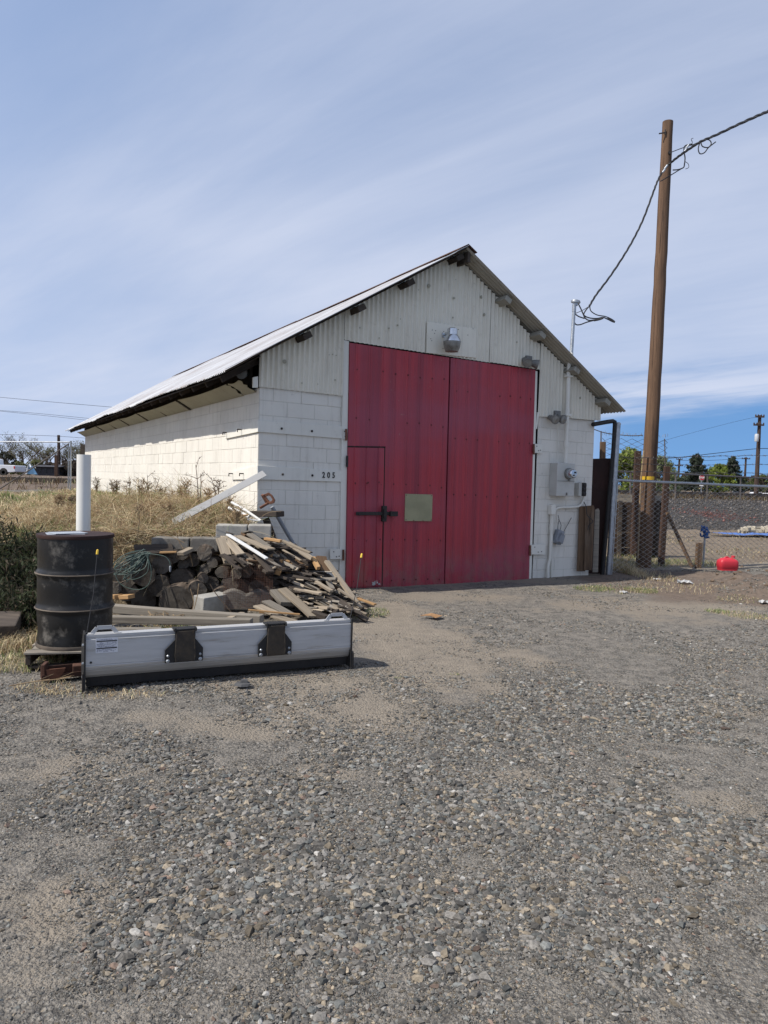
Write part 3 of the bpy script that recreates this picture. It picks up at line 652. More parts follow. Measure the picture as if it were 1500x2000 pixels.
def blocks():
    rs = random.Random(4)
    JL = FL(665, 960)[0] + .01; JR = FL(1046, 960)[0]
    mf = MB()
    def run(mb, x0, x1, z0, z1, place, seed, sh=0):
        r = random.Random(seed); row = 0; z = z0
        while z < z1 - .02:
            h = min(.207, z1 - z); xo = x0 - (.21 if row % 2 else 0) - sh
            while xo < x1 - .005:
                a = max(xo, x0); b = min(xo + .42, x1)
                if b - a > .015:
                    j = .0028; d = r.uniform(-.0022, .0022); place(mb, a + j, b - j, z + j, z + h - j, d, r)
                xo += .42
            z += .207; row += 1
    def pf(mb, a, b, c, d, o, r):
        t = lambda x: TILT * (WX / 2 - x)
        e = .004
        tw = r.uniform(-.002, .002)
        vs = [(a, .008, c + t(a)), (b, .008, c + t(b)), (b, .008, d + t(b)), (a, .008, d + t(a)),
              (a + e, o - tw, c + e + t(a)), (b - e, o + tw, c + e + t(b)), (b - e, o + tw, d - e + t(b)), (a + e, o - tw, d - e + t(a))]
        mb.add(vs, [(4, 5, 6, 7), (0, 1, 5, 4), (1, 2, 6, 5), (2, 3, 7, 6), (3, 0, 4, 7)])
    zb = -.15
    zlt = math.floor((WTOP + .02 - zb) / .2) * .2 + zb
    run(mf, 0.0, JL, WTOP - .207 * 14, WTOP + .02, pf, 5)
    mf.add([(0.0, .0048, -.2), (JL, .0048, -.2), (JL, .0048, WTOP + .1), (0.0, .0048, WTOP + .1)], [(0, 1, 2, 3)], 1); mf.build('front_wall', [MT['block'], MT['mortar']], SHED, local=True); mf = MB()
    run(mf, JR, WX, WTOP - .207 * 14 - .02, WTOP + .06, pf, 6, .13)
    mf.add([(JR, .0048, -.2), (WX, .0048, -.2), (WX, .0048, WTOP + .2), (JR, .0048, WTOP + .2)], [(0, 1, 2, 3)], 1)
    mf.build('front_wall', [MT['block'], MT['mortar']], SHED, local=True)
    ms = MB()
    def ps(mb, a, b, c, d, o, r):
        e = .004; tw = r.uniform(-.002, .002)
        vs = [(.008, a, c), (.008, b, c), (.008, b, d), (.008, a, d), (o - tw, a + e, c + e), (o + tw, b - e, c + e), (o + tw, b - e, d - e), (o - tw, a + e, d - e)]
        mb.add(vs, [(4, 5, 6, 7), (0, 1, 5, 4), (1, 2, 6, 5), (2, 3, 7, 6), (3, 0, 4, 7)])
    run(ms, 0.0, LEN, WTOP - .207 * 13, WTOP, ps, 8, .1)
    ms.add([(.004, 0.001, -.2), (.004, LEN, -.2), (.004, LEN, WTOP), (.004, .001, WTOP)], [(0, 1, 2, 3)], 1)
    ms.build('side_wall', [MT['block'], MT['mortar']], SHED, local=True)
    mo = MB()
    mo.box((WX - .08, LEN / 2, 1.3), (.15, LEN - .1, 3.1)); mo.box((WX / 2, LEN - .08, 1.3), (WX - .3, .15, 3.1))
    g = [(0.02, LEN - .02, WTOP - .2), (WX - .02, LEN - .02, WTOP - .2), (WX - .02, LEN - .02, zr(WX) - .06), (_ax, LEN - .02, _az - .06), (.02, LEN - .02, zr(0) - .06)]
    mo.prism(g, (0, .03, 0))
    mo.build('rear_wall', MT['block'], SHED, local=True)
blocks()
def doors():
    # dark sheet added behind siding and doors, painting in the shade of the gaps
    mb = MB(); g = [(.03, .03, WTOP - .12), (WX - .03, .03, WTOP - .12), (WX - .03, .03, zr(WX) - .05), (_ax, .03, _az - .05), (.03, .03, zr(0) - .05)]
    mb.prism(g, (0, .02, 0)); a = FL(660, 800)[0]; b = FL(1052, 800)[0]; mb.box(((a + b) / 2, .14, 1.5), (b - a, .02, 3.6))
    mb.build('gap_shade_sheet', MT['dark'], SHED, local=True)
    # jambs
    mb = MB()
    quadpanel(mb, [(671, 664), (682, 666), (674, 1150), (663, 1128)], .028, .10)
    mb.build('door_jamb', MT['trim'], SHED, local=True, bevel=.004)
    mb = MB(); quadpanel(mb, [(1043, 724), (1050, 725), (1038, 1134), (1031, 1134)], .028, .10)
    quadpanel(mb, [(1050, 805), (1054, 806), (1049, 838), (1046, 838)], .035, .03)
    mb.build('door_jamb', MT['trim'], SHED, local=True, bevel=.004)
    def leaf(name, px, off, pitch, nrib, screws, seed, label, hole=None):
        r = random.Random(seed); q = [Vector((FL(u, v, off)[0], FL(u, v, off)[1])) for u, v in px]   # TL TR BR BL
        root = MB(); vs = []; fs = []; N = 120; K = 14; ph = r.random() * 5
        for i in range(N + 1):
            s = i / N; top = q[0].lerp(q[1], s); bot = q[3].lerp(q[2], s)
            fr = (s * nrib) % 1.0; rib = .017 * min(1, 1.6 * max(0, 1 - abs(fr - .5) / .06)) + .003 * max(0, 1 - abs(fr - .2) / .03) + .003 * max(0, 1 - abs(fr - .8) / .03)
            for k in range(K + 1):
                p = bot.lerp(top, k / K); y = -off - rib - .005 * math.sin(s * 5 + ph) * math.sin(k / K * 7 + ph)
                vs.append((p.x, y, p.y))
        for i in range(N):
            for k in range(K): a = i * (K + 1) + k; fs.append((a, a + K + 1, a + K + 2, a + 1))
        root.add(vs, fs)
        # edge thickness
        ring = [0 * (K + 1), N * (K + 1), N * (K + 1) + K, K]
        c = [Vector((p[0], -off - .0, p[1])) for p in (q[3], q[2], q[1], q[0])]
        back = [p + Vector((0, .05, 0)) for p in c]; root.add(c + back, [(0, 1, 5, 4), (1, 2, 6, 5), (2, 3, 7, 6), (3, 0, 4, 7), (4, 5, 6, 7)])
        for fz in screws:
            for i in range(nrib):
                if r.random() < .12: continue
                s = (i + .5) / nrib; p = q[3].lerp(q[2], s).lerp(q[0].lerp(q[1], s), fz + r.uniform(-.004, .004))
                M = Matrix.Translation((p.x + .012, -off - .008, p.y)) @ Matrix.Rotation(PI / 2, 4, 'X'); root.lathe([(.0135, 0), (.0135, .008), (.004, .014)], M, 7, 1)
        o = root.build(name, [MT['red'], MT['screw']], SHED, local=True)
        tag(o, label); return o
    off = .042
    L = leaf('door_leaf', [(683, 669.5), (877.5, 698.5), (867, 1143.5), (675, 1149)], off, .2, 8, (.90, .70, .435, .20, .03), 2, 'faded red ribbed left door leaf')
    Rr = leaf('door_leaf', [(880, 699), (1046, 722.5), (1033, 1133.5), (868.8, 1143)], off - .008, .2, 8, (.86, .65, .40), 3, 'darker red ribbed right door leaf')
    # wicket door in the left leaf
    wk = leaf('wicket_door', [(680.5, 874), (750.5, 875), (745, 1144.5), (676, 1146.5)], off + .016, .2, 3, (.75, .33), 9, 'small red wicket door cut into the leaf')
    mb = MB()
    for px in ([(679, 871), (753, 872), (753, 874.5), (679, 873.5)], [(750.6, 873), (752.6, 873), (747.2, 1145), (745.2, 1145)]): quadpanel(mb, px, off + .0135, .01)
    mb.build('gap_shade_strip', MT['dark'], SHED, local=True)  # dark strips painting in the shade around the wicket door
    mb = MB(); quadpanel(mb, [(676.5, 890), (680.5, 890), (680, 912), (676, 912)], off + .02, .01); 
    o = mb.build('hinge', MT['iron'], wk, local=False if False else True)
    # latch
    mb = MB(); a = FL(695, 1003, off + .05); b = FL(771, 1002.5, off + .05)
    mb.box(((a[0] + b[0]) / 2, -off - .055, a[1]), (b[0] - a[0], .018, .052)); a = FL(747, 1003, off)
    mb.box((a[0], -off - .05, a[1]), (.075, .05, .24)); b = FL(764, 1003, off); mb.box((b[0], -off - .075, b[1]), (.13, .05, .075)); mb.box((a[0], -off - .085, a[1]), (.05, .02, .15))
    p = FL(698, 1003, off); mb.box((p[0], -off - .045, p[1]), (.03, .05, .035))
    mb.build('latch_bar', MT['iron'], SHED, local=True, bevel=.005)
    # cover plate
    mb = MB(); quadpanel(mb, [(792, 964.5), (845, 966), (843.5, 1018), (790.5, 1017.5)], off + .028, .02)
    for u, v in ((794, 967), (843, 968), (842, 1016), (793, 1015), (808, 1016.5), (826, 1017)):
        p = FL(u, v, off + .028); mb.box((p[0], -off - .030, p[1]), (.012, .006, .012), None, 1)
    mb.build('cover_plate', [MT['olive'], MT['screw']], SHED, local=True)
    # paint chips near the bottom of the wicket door: bare metal flake
    rr = random.Random(3)
    mb = MB()
    for (u, v, w, h) in ((730, 1140, 5, 4), (735, 1137, 4, 3.5), (741, 1141, 2.4, 1.6)):
        pts = []
        for k in range(11):
            a = 2 * PI * k / 11; rr_ = rr.uniform(.55, 1.15); x, z = FL(u + math.cos(a) * w * rr_, v + math.sin(a) * h * rr_, off + .026); pts.append((x, -off - .0245, z))
        mb.prism(pts, (0, .006, 0))
    mb.build('bare_patch', MT['chip'], wk, local=True)
    # hinges on the jambs
    def hinge(px, knx, y0, y1, lab=None):
        mb = MB(); quadpanel(mb, px, .052, .02)
        for k in range(3):
            v = y0 + (y1 - y0) * (k + .5) / 3; p = FL(knx, v, .07)
            M = Matrix.Translation((p[0], -.066, p[1] - .02)); mb.lathe([(.017, -.024), (.017, .04)], M, 8, 1)
        for k in range(3):
            u = px[0][0] + (px[1][0] - px[0][0]) * (.3 + .22 * k); v = px[0][1] + (px[3][1] - px[0][1]) * (.25, .75, .7)[k]; p = FL(u, v, .06)
            mb.box((p[0], -.054, p[1]), (.014, .008, .014), None, 2)
        mb.build('hinge', [MT['trim'], MT['rustlight'], MT['dark']], SHED, local=True)
    hinge([(1044, 867), (1060, 867.5), (1059, 885), (1043, 884.5)], 1043, 866, 886); hinge([(1036, 1064), (1066, 1063), (1065, 1083), (1035, 1083)], 1036, 1064, 1084)
    hinge([(671, 837), (678, 837), (678, 858), (671, 858)], 676.5, 837, 858); hinge([(645, 1073), (669, 1073), (669, 1092), (645, 1092)], 671, 1073, 1092)
doors()
def siding():
    def fz(px, off=.03):
        return lin([FL(u, v, off) for u, v in px])
    X = lambda u: FL(u, 780, .03)[0]
    top = lambda x: zr(x) - .035
    mb = MB()
    xs = [FL(505, 756)[0], X(668), FL(954, 650)[0], FL(1006, 680)[0], FL(1052, 740)[0], FL(1170, 815)[0]]
    corr(mb, xs[0] - .0, xs[1], fz([(503, 755), (560, 761), (668, 773)]), top, .030, seed=1)
    mb.build('gable_sheet', MT['siding'], SHED, local=True, smooth=1.2)
    mb = MB(); corr(mb, xs[1] + .004, xs[2] + .03, fz([(668, 662), (690, 668), (830, 689), (960, 709)]), top, .038, seed=2); mb.build('gable_sheet', MT['siding'], SHED, local=True, smooth=1.2)
    mb = MB(); corr(mb, xs[2] + .012, xs[3] + .03, fz([(950, 707), (1006, 715)]), top, .050, seed=3); mb.build('gable_sheet', MT['siding'], SHED, local=True, smooth=1.2)
    cut = FL(1018, 640)[0]
    mb = MB(); corr(mb, xs[3] + .012, xs[4], fz([(1000, 714), (1052, 722)]), lambda x: min(top(x), top(x) - .05), .036, seed=4); mb.build('gable_sheet', MT['siding'], SHED, local=True, smooth=1.2)
    mb = MB(); corr(mb, xs[4] + .002, FL(1109, 760)[0], fz([(1050, 813.5), (1112, 816.5)]), top, .034, seed=5); mb.build('gable_sheet', MT['siding'], SHED, local=True, smooth=1.2)
    mb = MB(); corr(mb, FL(1109, 760)[0] + .004, xs[5], fz([(1106, 816.5), (1170, 822)]), top, .045, amp=.017, seed=6); mb.build('gable_sheet', MT['siding'], SHED, local=True, smooth=1.2)
    # flat plate behind the yard lamp
    mb = MB(); quadpanel(mb, [(834, 628), (931, 642), (930, 699), (833, 689)], .058, .012)
    for i in range(14):
        u, v = 838 + R_.random() * 88, 640 + R_.random() * 50; p = FL(u, v, .058); mb.box((p[0], -.0605, p[1]), (.012, .005, .012), None, 1)
    mb.build('lamp_plate', [MT['siding'], MT['dark']], SHED, local=True, bevel=.002)
    # bullet dents and rust rimmed holes in the sheets
    mb = MB()
    for (u, v, s) in ((556, 706, .03), (838, 558, .03), (887, 582, .02), (941, 580, .028), (946, 614, .024), (643, 693, .008), (650, 692, .009), (657, 694, .008), (655, 742, .010), (703, 640, .01), (760, 641, .013), (777, 635, .012), (782, 623, .009), (1134, 777, .022), (1010, 668, .010), (890, 546, .010), (885, 620, .012), (741, 660, .008), (590, 748, .009), (621, 750, .007), (818, 566, .007)):
        x, z = FL(u, v, .05); M = Matrix.Translation((x, -.040, z)) @ Matrix.Rotation(PI / 2, 4, 'X'); mb.lathe([(s, 0), (s * .95, .012), (s * .55, .012)], M, 9, 0); mb.lathe([(s * .55, .0), (s * .5, .0115)], M, 9, 1)
    mb.build('bullet_hole_pattern', [MT['soffit'], MT['dark']], SHED, local=True)
    # strap boards
    def strap(px, off, bolts):
        mb = MB(); quadpanel(mb, px, off, off - .004)
        for u, v in bolts:
            x, z = FL(u, v, off); M = Matrix.Translation((x, -off, z)) @ Matrix.Rotation(PI / 2, 4, 'X'); mb.lathe([(.018, 0), (.018, .010), (.008, .022)], M, 8, 1)
        return mb.build('strap_board', [MT['trim'], MT['iron']], SHED, local=True, bevel=.003)
    strap([(505, 821), (669, 832.5), (668.5, 856.8), (505, 843.5)], .024, [(550, 837), (609, 842)])
    strap([(504, 909), (667.5, 919), (667, 941), (504, 936.5)], .024, [(552, 926.5), (610, 928.5)])
    mb = MB()
    def sl(px, off, th):
        q = [SL(u, v, off) for u, v in px]; mb.prism([(-off, y, z) for y, z in q], (th, 0, 0))
    sl([(440, 841), (503.5, 821), (503.5, 843.5), (440, 857)], .024, .02); sl([(452, 921), (503, 909), (503, 936), (452, 937)], .024, .02)
    for u, v in ((442, 845), (471, 839), (454, 925), (475, 925)):
        y, z = SL(u, v, .03); mb.bar((-.02, y, z), (-.09, y, z), .016, .016, m=1); mb.bar((-.085, y, z), (-.085, y, z - .04), .012, .012, m=1)
    mb.build('strap_board', [MT['trim'], MT['iron']], SHED, local=True, bevel=.003)
    # corner board under the eave
    mb = MB(); quadpanel(mb, [(494, 737), (504, 735), (504, 757), (494, 757)], .03, .03); mb.build('corner_board', MT['trim'], SHED, local=True)
    # house number
    cu = bpy.data.curves.new('num', 'FONT'); cu.body = '205'; cu.size = .118; cu.extrude = .003; cu.offset = .0022; cu.space_character = 1.75; cu.align_x = 'CENTER'; cu.align_y = 'CENTER'
    to = bpy.data.objects.new('num', cu); COL.objects.link(to); bpy.context.view_layer.update()
    me = bpy.data.meshes.new_from_object(to.evaluated_get(bpy.context.evaluated_depsgraph_get())); bpy.data.objects.remove(to)
    o = bpy.data.objects.new('house_number', me); COL.objects.link(o); me.materials.clear(); me.materials.append(MT['ink']); o.parent = SHED
    x, z = FL(642, 928.5, .03); o.location = (x, -.0285, z); o.rotation_euler = (PI / 2, 0, 0); o.scale = (.78, 1, 1)
siding()
def roof():
    y0 = -OV; y1 = LEN + .35; pitch = .076; n = int((y1 - y0) / pitch * 6)
    rs = random.Random(12)
    def slope(name, xa, za, xb, zb_, label, under='roofunder'):
        """xa: ridge end, xb: eave end"""
        mb = MB(); K = 10; nx = -(zb_ - za); nz = (xb - xa); l = math.hypot(nx, nz); nx /= l; nz /= l
        if nz < 0: nx, nz = -nx, -nz
        vs = []; fs = []; sheets = {}
        for i in range(n + 1):
            y = y0 + (y1 - y0) * i / n; sh = int((y - y0) / .66)
            if sh not in sheets: sheets[sh] = (rs.uniform(-.010, .010), rs.uniform(-.014, .012), rs.uniform(-.003, .003))
            t, ext, li = sheets[sh]
            for k in range(K + 1):
                s = k / K; e = (ext if k == K else 0); x = xa + (xb - xa) * s + e * (1 if xb > xa else -1); z = za + (zb_ - za) * s - abs(e) * SLO * (1 if e > 0 else -1)
                h = .011 * math.sin(2 * PI * y / pitch) + t * (s ** 3) + li + (rs.uniform(-.004, .004) if k == K else 0) + .010 * math.sin(y * 1.1 + s * 4)
                vs.append((x + nx * h, y, z + nz * h))
        for i in range(n):
            for k in range(K): a = i * (K + 1) + k; fs.append((a, a + K + 1, a + K + 2, a + 1))
        o0 = len(vs)
        mb.add(vs, fs, 0)
        mb.add([(p[0] - nx * .004, p[1], p[2] - nz * .004) for p in vs], fs, 1)
        o = mb.build(name, [MT['roof'], MT[under]], SHED, local=True, smooth=True); tag(o, label); return o
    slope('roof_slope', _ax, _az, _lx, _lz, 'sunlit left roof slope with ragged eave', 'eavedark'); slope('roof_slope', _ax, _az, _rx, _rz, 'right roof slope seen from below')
    # ridge cap
    mb = MB()
    for i in range(8):
        a = y0 - .03 + (y1 - y0) / 8 * i; b = a + (y1 - y0) / 8 + .06; dz = rs.uniform(0, .012)
        for s in (-1, 1):
            mb.prism([(_ax, a, _az + .035 + dz), (_ax + s * .17, a, _az + .035 - .17 * SLO + dz), (_ax + s * .17, a, _az + .027 - .17 * SLO + dz), (_ax, a, _az + .027 + dz)], (0, b - a, 0))
    mb.build('ridge_cap', MT['rust'], SHED, local=True)
    # roof boards and purlins whose ends stick out under the rake
    for (u, v, m) in ((601, 652, 'rustdark'), (707, 599, 'rustdark'), (803, 549, 'rustdark'), (899, 502, 'wd'), (993, 588, 'p'), (1060, 661, 'p'), (1127, 733, 'p'), (1187, 797, 'p')):
        x, z = FL(u, v, .30); z = zr(x) - .11; sl = math.atan(SLO) * (-1 if x < _ax else 1)
        Rm = Matrix.Rotation(sl, 3, 'Y'); mb = MB(); mb.box((x, -.015, z + .012), (.135, .58, .085), Rm)
        o = mb.build('purlin_end', MT['purlin'] if m == 'p' else MT['wooddark'], SHED, local=True, bevel=.006)
    mb = MB(); mb.box((_ax + .06, -.12, _az - .13), (.05, .42, .16)); mb.build('ridge_board', MT['wooddark'], SHED, local=True)
    # rake trim strip: flashing along the left rake, bright in the sun
    mb = MB()
    d = Vector((_ax - _lx, 0, _az - _lz)).normalized()
    mb.bar(Vector((_lx, -OV - .012, _lz + .022)), Vector((_ax, -OV - .012, _az + .022)), .006, .07, (0, -1, 0)); mb.build('rake_flashing', MT['roof'], SHED, local=True)
    # eave : dark soffit boards and sheet metal cornice with joint straps
    mb = MB(); w = .09
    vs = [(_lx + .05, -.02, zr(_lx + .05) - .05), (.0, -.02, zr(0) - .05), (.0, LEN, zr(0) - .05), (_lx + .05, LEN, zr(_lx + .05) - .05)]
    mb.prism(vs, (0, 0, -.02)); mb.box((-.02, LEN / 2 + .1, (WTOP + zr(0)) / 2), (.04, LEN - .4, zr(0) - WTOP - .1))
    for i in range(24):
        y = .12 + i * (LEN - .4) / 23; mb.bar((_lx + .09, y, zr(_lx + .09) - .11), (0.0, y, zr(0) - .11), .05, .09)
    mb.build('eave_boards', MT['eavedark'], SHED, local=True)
    prof = [(-.012, WTOP - .06), (-.03, WTOP - .05), (-.05, WTOP - .035), (-.08, WTOP - .02), (-.12, WTOP + .005), (-.15, WTOP + .025), (-.185, WTOP + .04), (-.22, WTOP + .065), (-.25, WTOP + .075), (-.265, WTOP + .09)]
    segs = [(.12, .62), (.66, 3.6), (3.56, 7.2), (7.15, 9.4), (9.35, 13.2), (13.1, LEN)]
    mb = MB()
    for si, (a, b) in enumerate(segs):
        sg = rs.uniform(-.012, .012); vs = []; fs = []; K = len(prof); NN = 8
        for i in range(NN + 1):
            y = a + (b - a) * i / NN; jy = 0
            for k, (x, z) in enumerate(prof):
                wv = .008 * math.sin(k * 2.1); rag = rs.uniform(-.05, .05) if i in (0, NN) and si < 3 else 0
                vs.append((x + sg * k / K, y + rag, z + sg - .03 * math.sin(PI * i / NN) * (k / K)))
        for i in range(NN):
            for k in range(K - 1): q = i * K + k; fs.append((q, q + 1, q + K + 1, q + K))
        mb.add(vs, fs)
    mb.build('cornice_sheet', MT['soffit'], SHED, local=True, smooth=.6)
    for y in (3.58, 7.18, 9.38, 13.15, 5.4, 11.2):
        mb = MB()
        for (p, q) in zip(prof[:-1], prof[1:]): mb.bar((p[0] - .012, y, p[1] - .006), (q[0] - .012, y, q[1] - .006), .10 if y not in (5.4, 11.2) else .05, .016)
        mb.build('cornice_strap', MT['wooddark'], SHED, local=True)
roof()
def fixtures():
    fr = Matrix.Rotation(ANG, 4, 'Z')
    def at(u, v, off): x, z = FL(u, v, off); return LW(x, -off, z)
    # yard lamp
    p = at(883, 662, .26); t = thing('yard_lamp', 'silver barn lamp with dusty glass bowl above the red doors', 'wall lamp', p)
    M = Matrix.Translation(p + Vector((0, 0, .01))); px = p.y / F
    H = lambda v: -(v - 662) * px
    mb = MB(); mb.lathe([(.0, H(641)), (.045, H(641.5)), (.078, H(644)), (.082, H(647)), (.082, H(656))], M, 20); w = at(868, 655, .06); q = at(876, 652, .24); mb.tube([w, (w + q) / 2 + Vector((0, 0, .02)), q, p + Vector((0, 0, H(651)))], .022, 8); mb.box(w, (.10, .03, .07), fr.to_3x3())
    mb.build('lamp_housing', MT['lampmetal'], t, smooth=.7)
    mb = MB()
    mb.lathe([(.085, H(655.5)), (.11, H(659)), (.138, H(667)), (.142, H(669)), (.13, H(669.5))], M, 26); mb.build('reflector', MT['lampmetal'], t, smooth=.6)
    mb = MB(); mb.lathe([(.136, H(669.2)), (.134, H(674)), (.122, H(681)), (.112, H(683.5)), (.10, H(687.5)), (.0, H(687.5))], M, 26); mb.build('lamp_bowl', MT['lens'], t, smooth=.6)
    # twin flood lamp above the door corner
    def flood(u1, v1, u2, v2, r, aim1, aim2, base, name, label, big):
        b = at(*base, .06); t = thing(name, label, 'flood lamp', b); mb = MB(); mb.box(b, (.13, .05, .10), fr.to_3x3())
        mb.build('junction_box', MT['floodgrey'], t, bevel=.006)
        for (u, v, aim) in ((u1, v1, aim1), (u2, v2, aim2)):
            p = at(u, v, .17); d = (fr @ Vector(aim)).normalized(); Rm = d.to_track_quat('Z', 'Y').to_matrix().to_4x4(); M = Matrix.Translation(p) @ Rm
            mb = MB(); mb.lathe([(0, -.13), (r * .55, -.125), (r * .62, -.05), (r, .05), (r * 1.02, .075), (r * .93, .075)], M, 18); mb.tube([b, (b + p) / 2 + Vector((0, 0, .015)), p - d * .1], .016, 7)
            hd = mb.build('lamp_head', MT['floodgrey'], t, smooth=.6); mb = MB(); mb.lathe([(0, .083), (r * .6, .08), (r * .93, .07)], M, 18); mb.build('lens', MT['lens'], hd, smooth=.6)
    flood(1028, 707, 1043, 710, .078, (-.3, -.85, -.45), (.75, -.6, -.25), (1032, 701), 'flood_lamp', 'grey twin flood lamp at the top right corner of the red door', 1)
    flood(1081, 818, 1094.5, 818, .078, (-.15, -.95, -.28), (.2, -.95, -.2), (1088, 808), 'flood_lamp', 'pair of round grey flood lamps under the corrugated sheet edge', 1)
    # service mast and conduit
    top = at(1122, 590, .13); t = thing('service_mast', 'metal service mast rising through the right roof edge with weatherhead', 'conduit', at(1104, 902, .13))
    mid = at(1111, 716, .13); bot = at(1104.5, 904, .10); j = at(1116, 690, .13)
    mb = MB(); mb.tube([top, j], .030, 12); mb.lathe([(.036, -.06), (.036, .06)], Matrix.Translation(top.lerp(j, .12)), 12); mb.build('upper_pipe', MT['galv'], t, smooth=.8)
    mb = MB(); mb.tube([j, mid, bot], .036, 12); mb.lathe([(.044, -.05), (.044, .05)], Matrix.Translation(mid.lerp(bot, .46)), 12); mb.lathe([(.044, -.06), (.044, .03)], Matrix.Translation(mid.lerp(bot, .8)), 12)
    for f in (.1, .5): q = mid.lerp(bot, f); mb.box(q, (.13, .085, .03), fr.to_3x3())
    mb.build('painted_conduit', MT['trim'], t, smooth=.8)
    mb = MB(); mb.lathe([(.033, -.06), (.036, -.02), (.058, -.015), (.064, .01), (.05, .035), (.0, .045)], Matrix.Translation(top + Vector((.02, 0, .0))) @ Matrix.Rotation(.12, 4, 'Y') @ Matrix.Diagonal((1.35, 1, 1, 1)), 18); mb.build('weatherhead', MT['galv'], t, smooth=.8)
    # meter box
    c = at(1106, 937, .10); t = thing('meter_box', 'pale grey electric meter box with round glass meter on the block wall', 'meter box', c)
    x0, z0 = FL(1089.5, 904, .20); x1, z1 = FL(1121.5, 969.5, .20)
    mb = MB(); mb.box(LW((x0 + x1) / 2, -.10, (z0 + z1) / 2), (x1 - x0, .19, z0 - z1), fr.to_3x3()); o = mb.build('box_body', MT['greybox'], t, bevel=.008)
    mb = MB(); mb.box(LW((x0 + x1) / 2, -.199, z1 + (z0 - z1) * .46), (x1 - x0 - .02, .008, .006), fr.to_3x3()); mb.build('cover_seam', MT['floodgrey'], t); mb = MB(); mb.box(LW((x0 + x1) / 2 + .02, -.205, z1 + .04), (.018, .03, .05), fr.to_3x3()); mb.build('door_latch', MT['floodgrey'], t)
    x, z = FL(1112, 925, .22); M = Matrix.Translation(LW(x, -.195, z)) @ fr @ Matrix.Rotation(PI / 2, 4, 'X')
    mb = MB(); mb.lathe([(.098, 0), (.098, .035), (.088, .04)], M, 24); mb.box(LW(x, -.225, z - .1), (.03, .02, .06), fr.to_3x3()); mb.build('meter_ring', MT['floodgrey'], t, smooth=.6)
    mb = MB(); mb.lathe([(.086, .03), (.085, .07), (.076, .13), (.062, .145), (0, .148)], M, 24); mb.build('meter_glass', MT['lampmetal'], t, smooth=.6)
    mb = MB(); mb.box(LW(x + .02, -.338, z + .02), (.05, .012, .03), fr.to_3x3()); mb.build('meter_dial', MT['iron'], t); mb = MB(); mb.box(LW(x - .01, -.338, z - .03), (.04, .012, .02), fr.to_3x3()); mb.build('meter_dial', MT['iron'], t)
    # breaker box with dark cover
    c = at(1136, 956, .06); t = thing('outlet_box', 'small grey outlet box with dark open cover beside the meter', 'outlet box', c)
    x, z = FL(1131, 956, .08); mb = MB(); mb.box(LW(x, -.06, z), (.075, .11, .235), fr.to_3x3()); mb.build('box_body', MT['greybox'], t, bevel=.006)
    x, z = FL(1139, 956, .1); mb = MB(); mb.box(LW(x, -.07, z), (.095, .13, .24), fr.to_3x3())
    for k in range(3): mb.box(LW(x, -.142, z - .075 + .075 * k), (.07, .02, .05), fr.to_3x3())
    mb.build('cover', MT['iron'], t, bevel=.01)
    # pvc conduit run
    t = thing('pvc_conduit', 'white painted pipe run bending down the wall from the outlet box', 'conduit', at(1076, 1128, .05))
    o_ = .05
    mb = MB(); mb.tube([at(u, v, o_) for u, v in ((1140, 969), (1139.5, 977), (1136, 985), (1129, 989.5), (1115, 991), (1100, 991), (1090, 992), (1085, 995), (1083, 1000))], .021, 10); mb.build('elbow_pipe', MT['trim'], t, smooth=.9)
    x, z = FL(1079, 996, .07); mb = MB(); mb.box(LW(x, -.055, z), (.10, .10, .165), fr.to_3x3()); mb.box(LW(x, -.055, z + .085), (.075, .105, .02), fr.to_3x3()); mb.build('pull_box', MT['trim'], t, bevel=.01)
    mb = MB(); mb.tube([at(u, v, o_) for u, v in ((1077.5, 1004), (1075.5, 1060), (1074, 1092), (1070.5, 1105), (1070, 1131))], [.027, .027, .027, .029, .029], 10); mb.lathe([(.034, -.05), (.034, .05)], Matrix.Translation(at(1076.5, 1030, o_)), 10); mb.build('down_pipe', MT['trim'], t, smooth=.9)
    mb = MB(); mb.tube([at(u, v, o_ - .01) for u, v in ((1079.5, 1006), (1078.5, 1040), (1077, 1131))], .017, 8); mb.build('thin_pipe', MT['trim'], t, smooth=.9)
    # loose grey box hanging on wires
    c = at(1090, 1049, .06); t = thing('hanging_box', 'loose grey junction box hanging on wires low on the wall', 'junction box', c)
    Rm = fr.to_3x3() @ Matrix.Rotation(.32, 3, 'Y'); mb = MB(); mb.box(c, (.14, .11, .25), Rm); mb.box(c + Rm @ Vector((.02, -.07, -.02)), (.10, .05, .16), Rm); mb.box(c + Rm @ Vector((.0, -.075, .06)), (.05, .06, .05), Rm); mb.box(c + Rm @ Vector((-.06, -.07, -.09)), (.03, .07, .04), Rm)
    mb.build('box_body', MT['pvcgrey'], t, bevel=.012)
    mb = MB(); mb.tube([at(u, v, .05) for u, v in ((1089, 1035), (1090, 1024), (1092, 1015), (1090, 1006))], .005, 5); mb.tube([at(u, v, .05) for u, v in ((1094, 1037), (1096, 1026), (1094, 1020), (1091, 1014))], .005, 5)
    mb.tube([at(u, v, .04) for u, v in ((1100, 1040), (1108, 1026), (1116, 1011))], .005, 5); mb.build('wires', MT['black_plastic'], t)
    # thin cable on the wall
    mb = MB(); mb.tube([at(u, v, .04) for u, v in ((1090, 824), (1090, 860), (1089.5, 905))], .006, 5); tag(mb.build('wall_cable', MT['trim'], bevel=0), 'thin painted cable running from flood lamps down to meter box', 'cable')
    # damaged security light under the left eave
    p = LW(-.14, .30, WTOP + .22); t = thing('eave_lamp', 'small broken silver lamp tucked under the left eave corner', 'lamp', p)
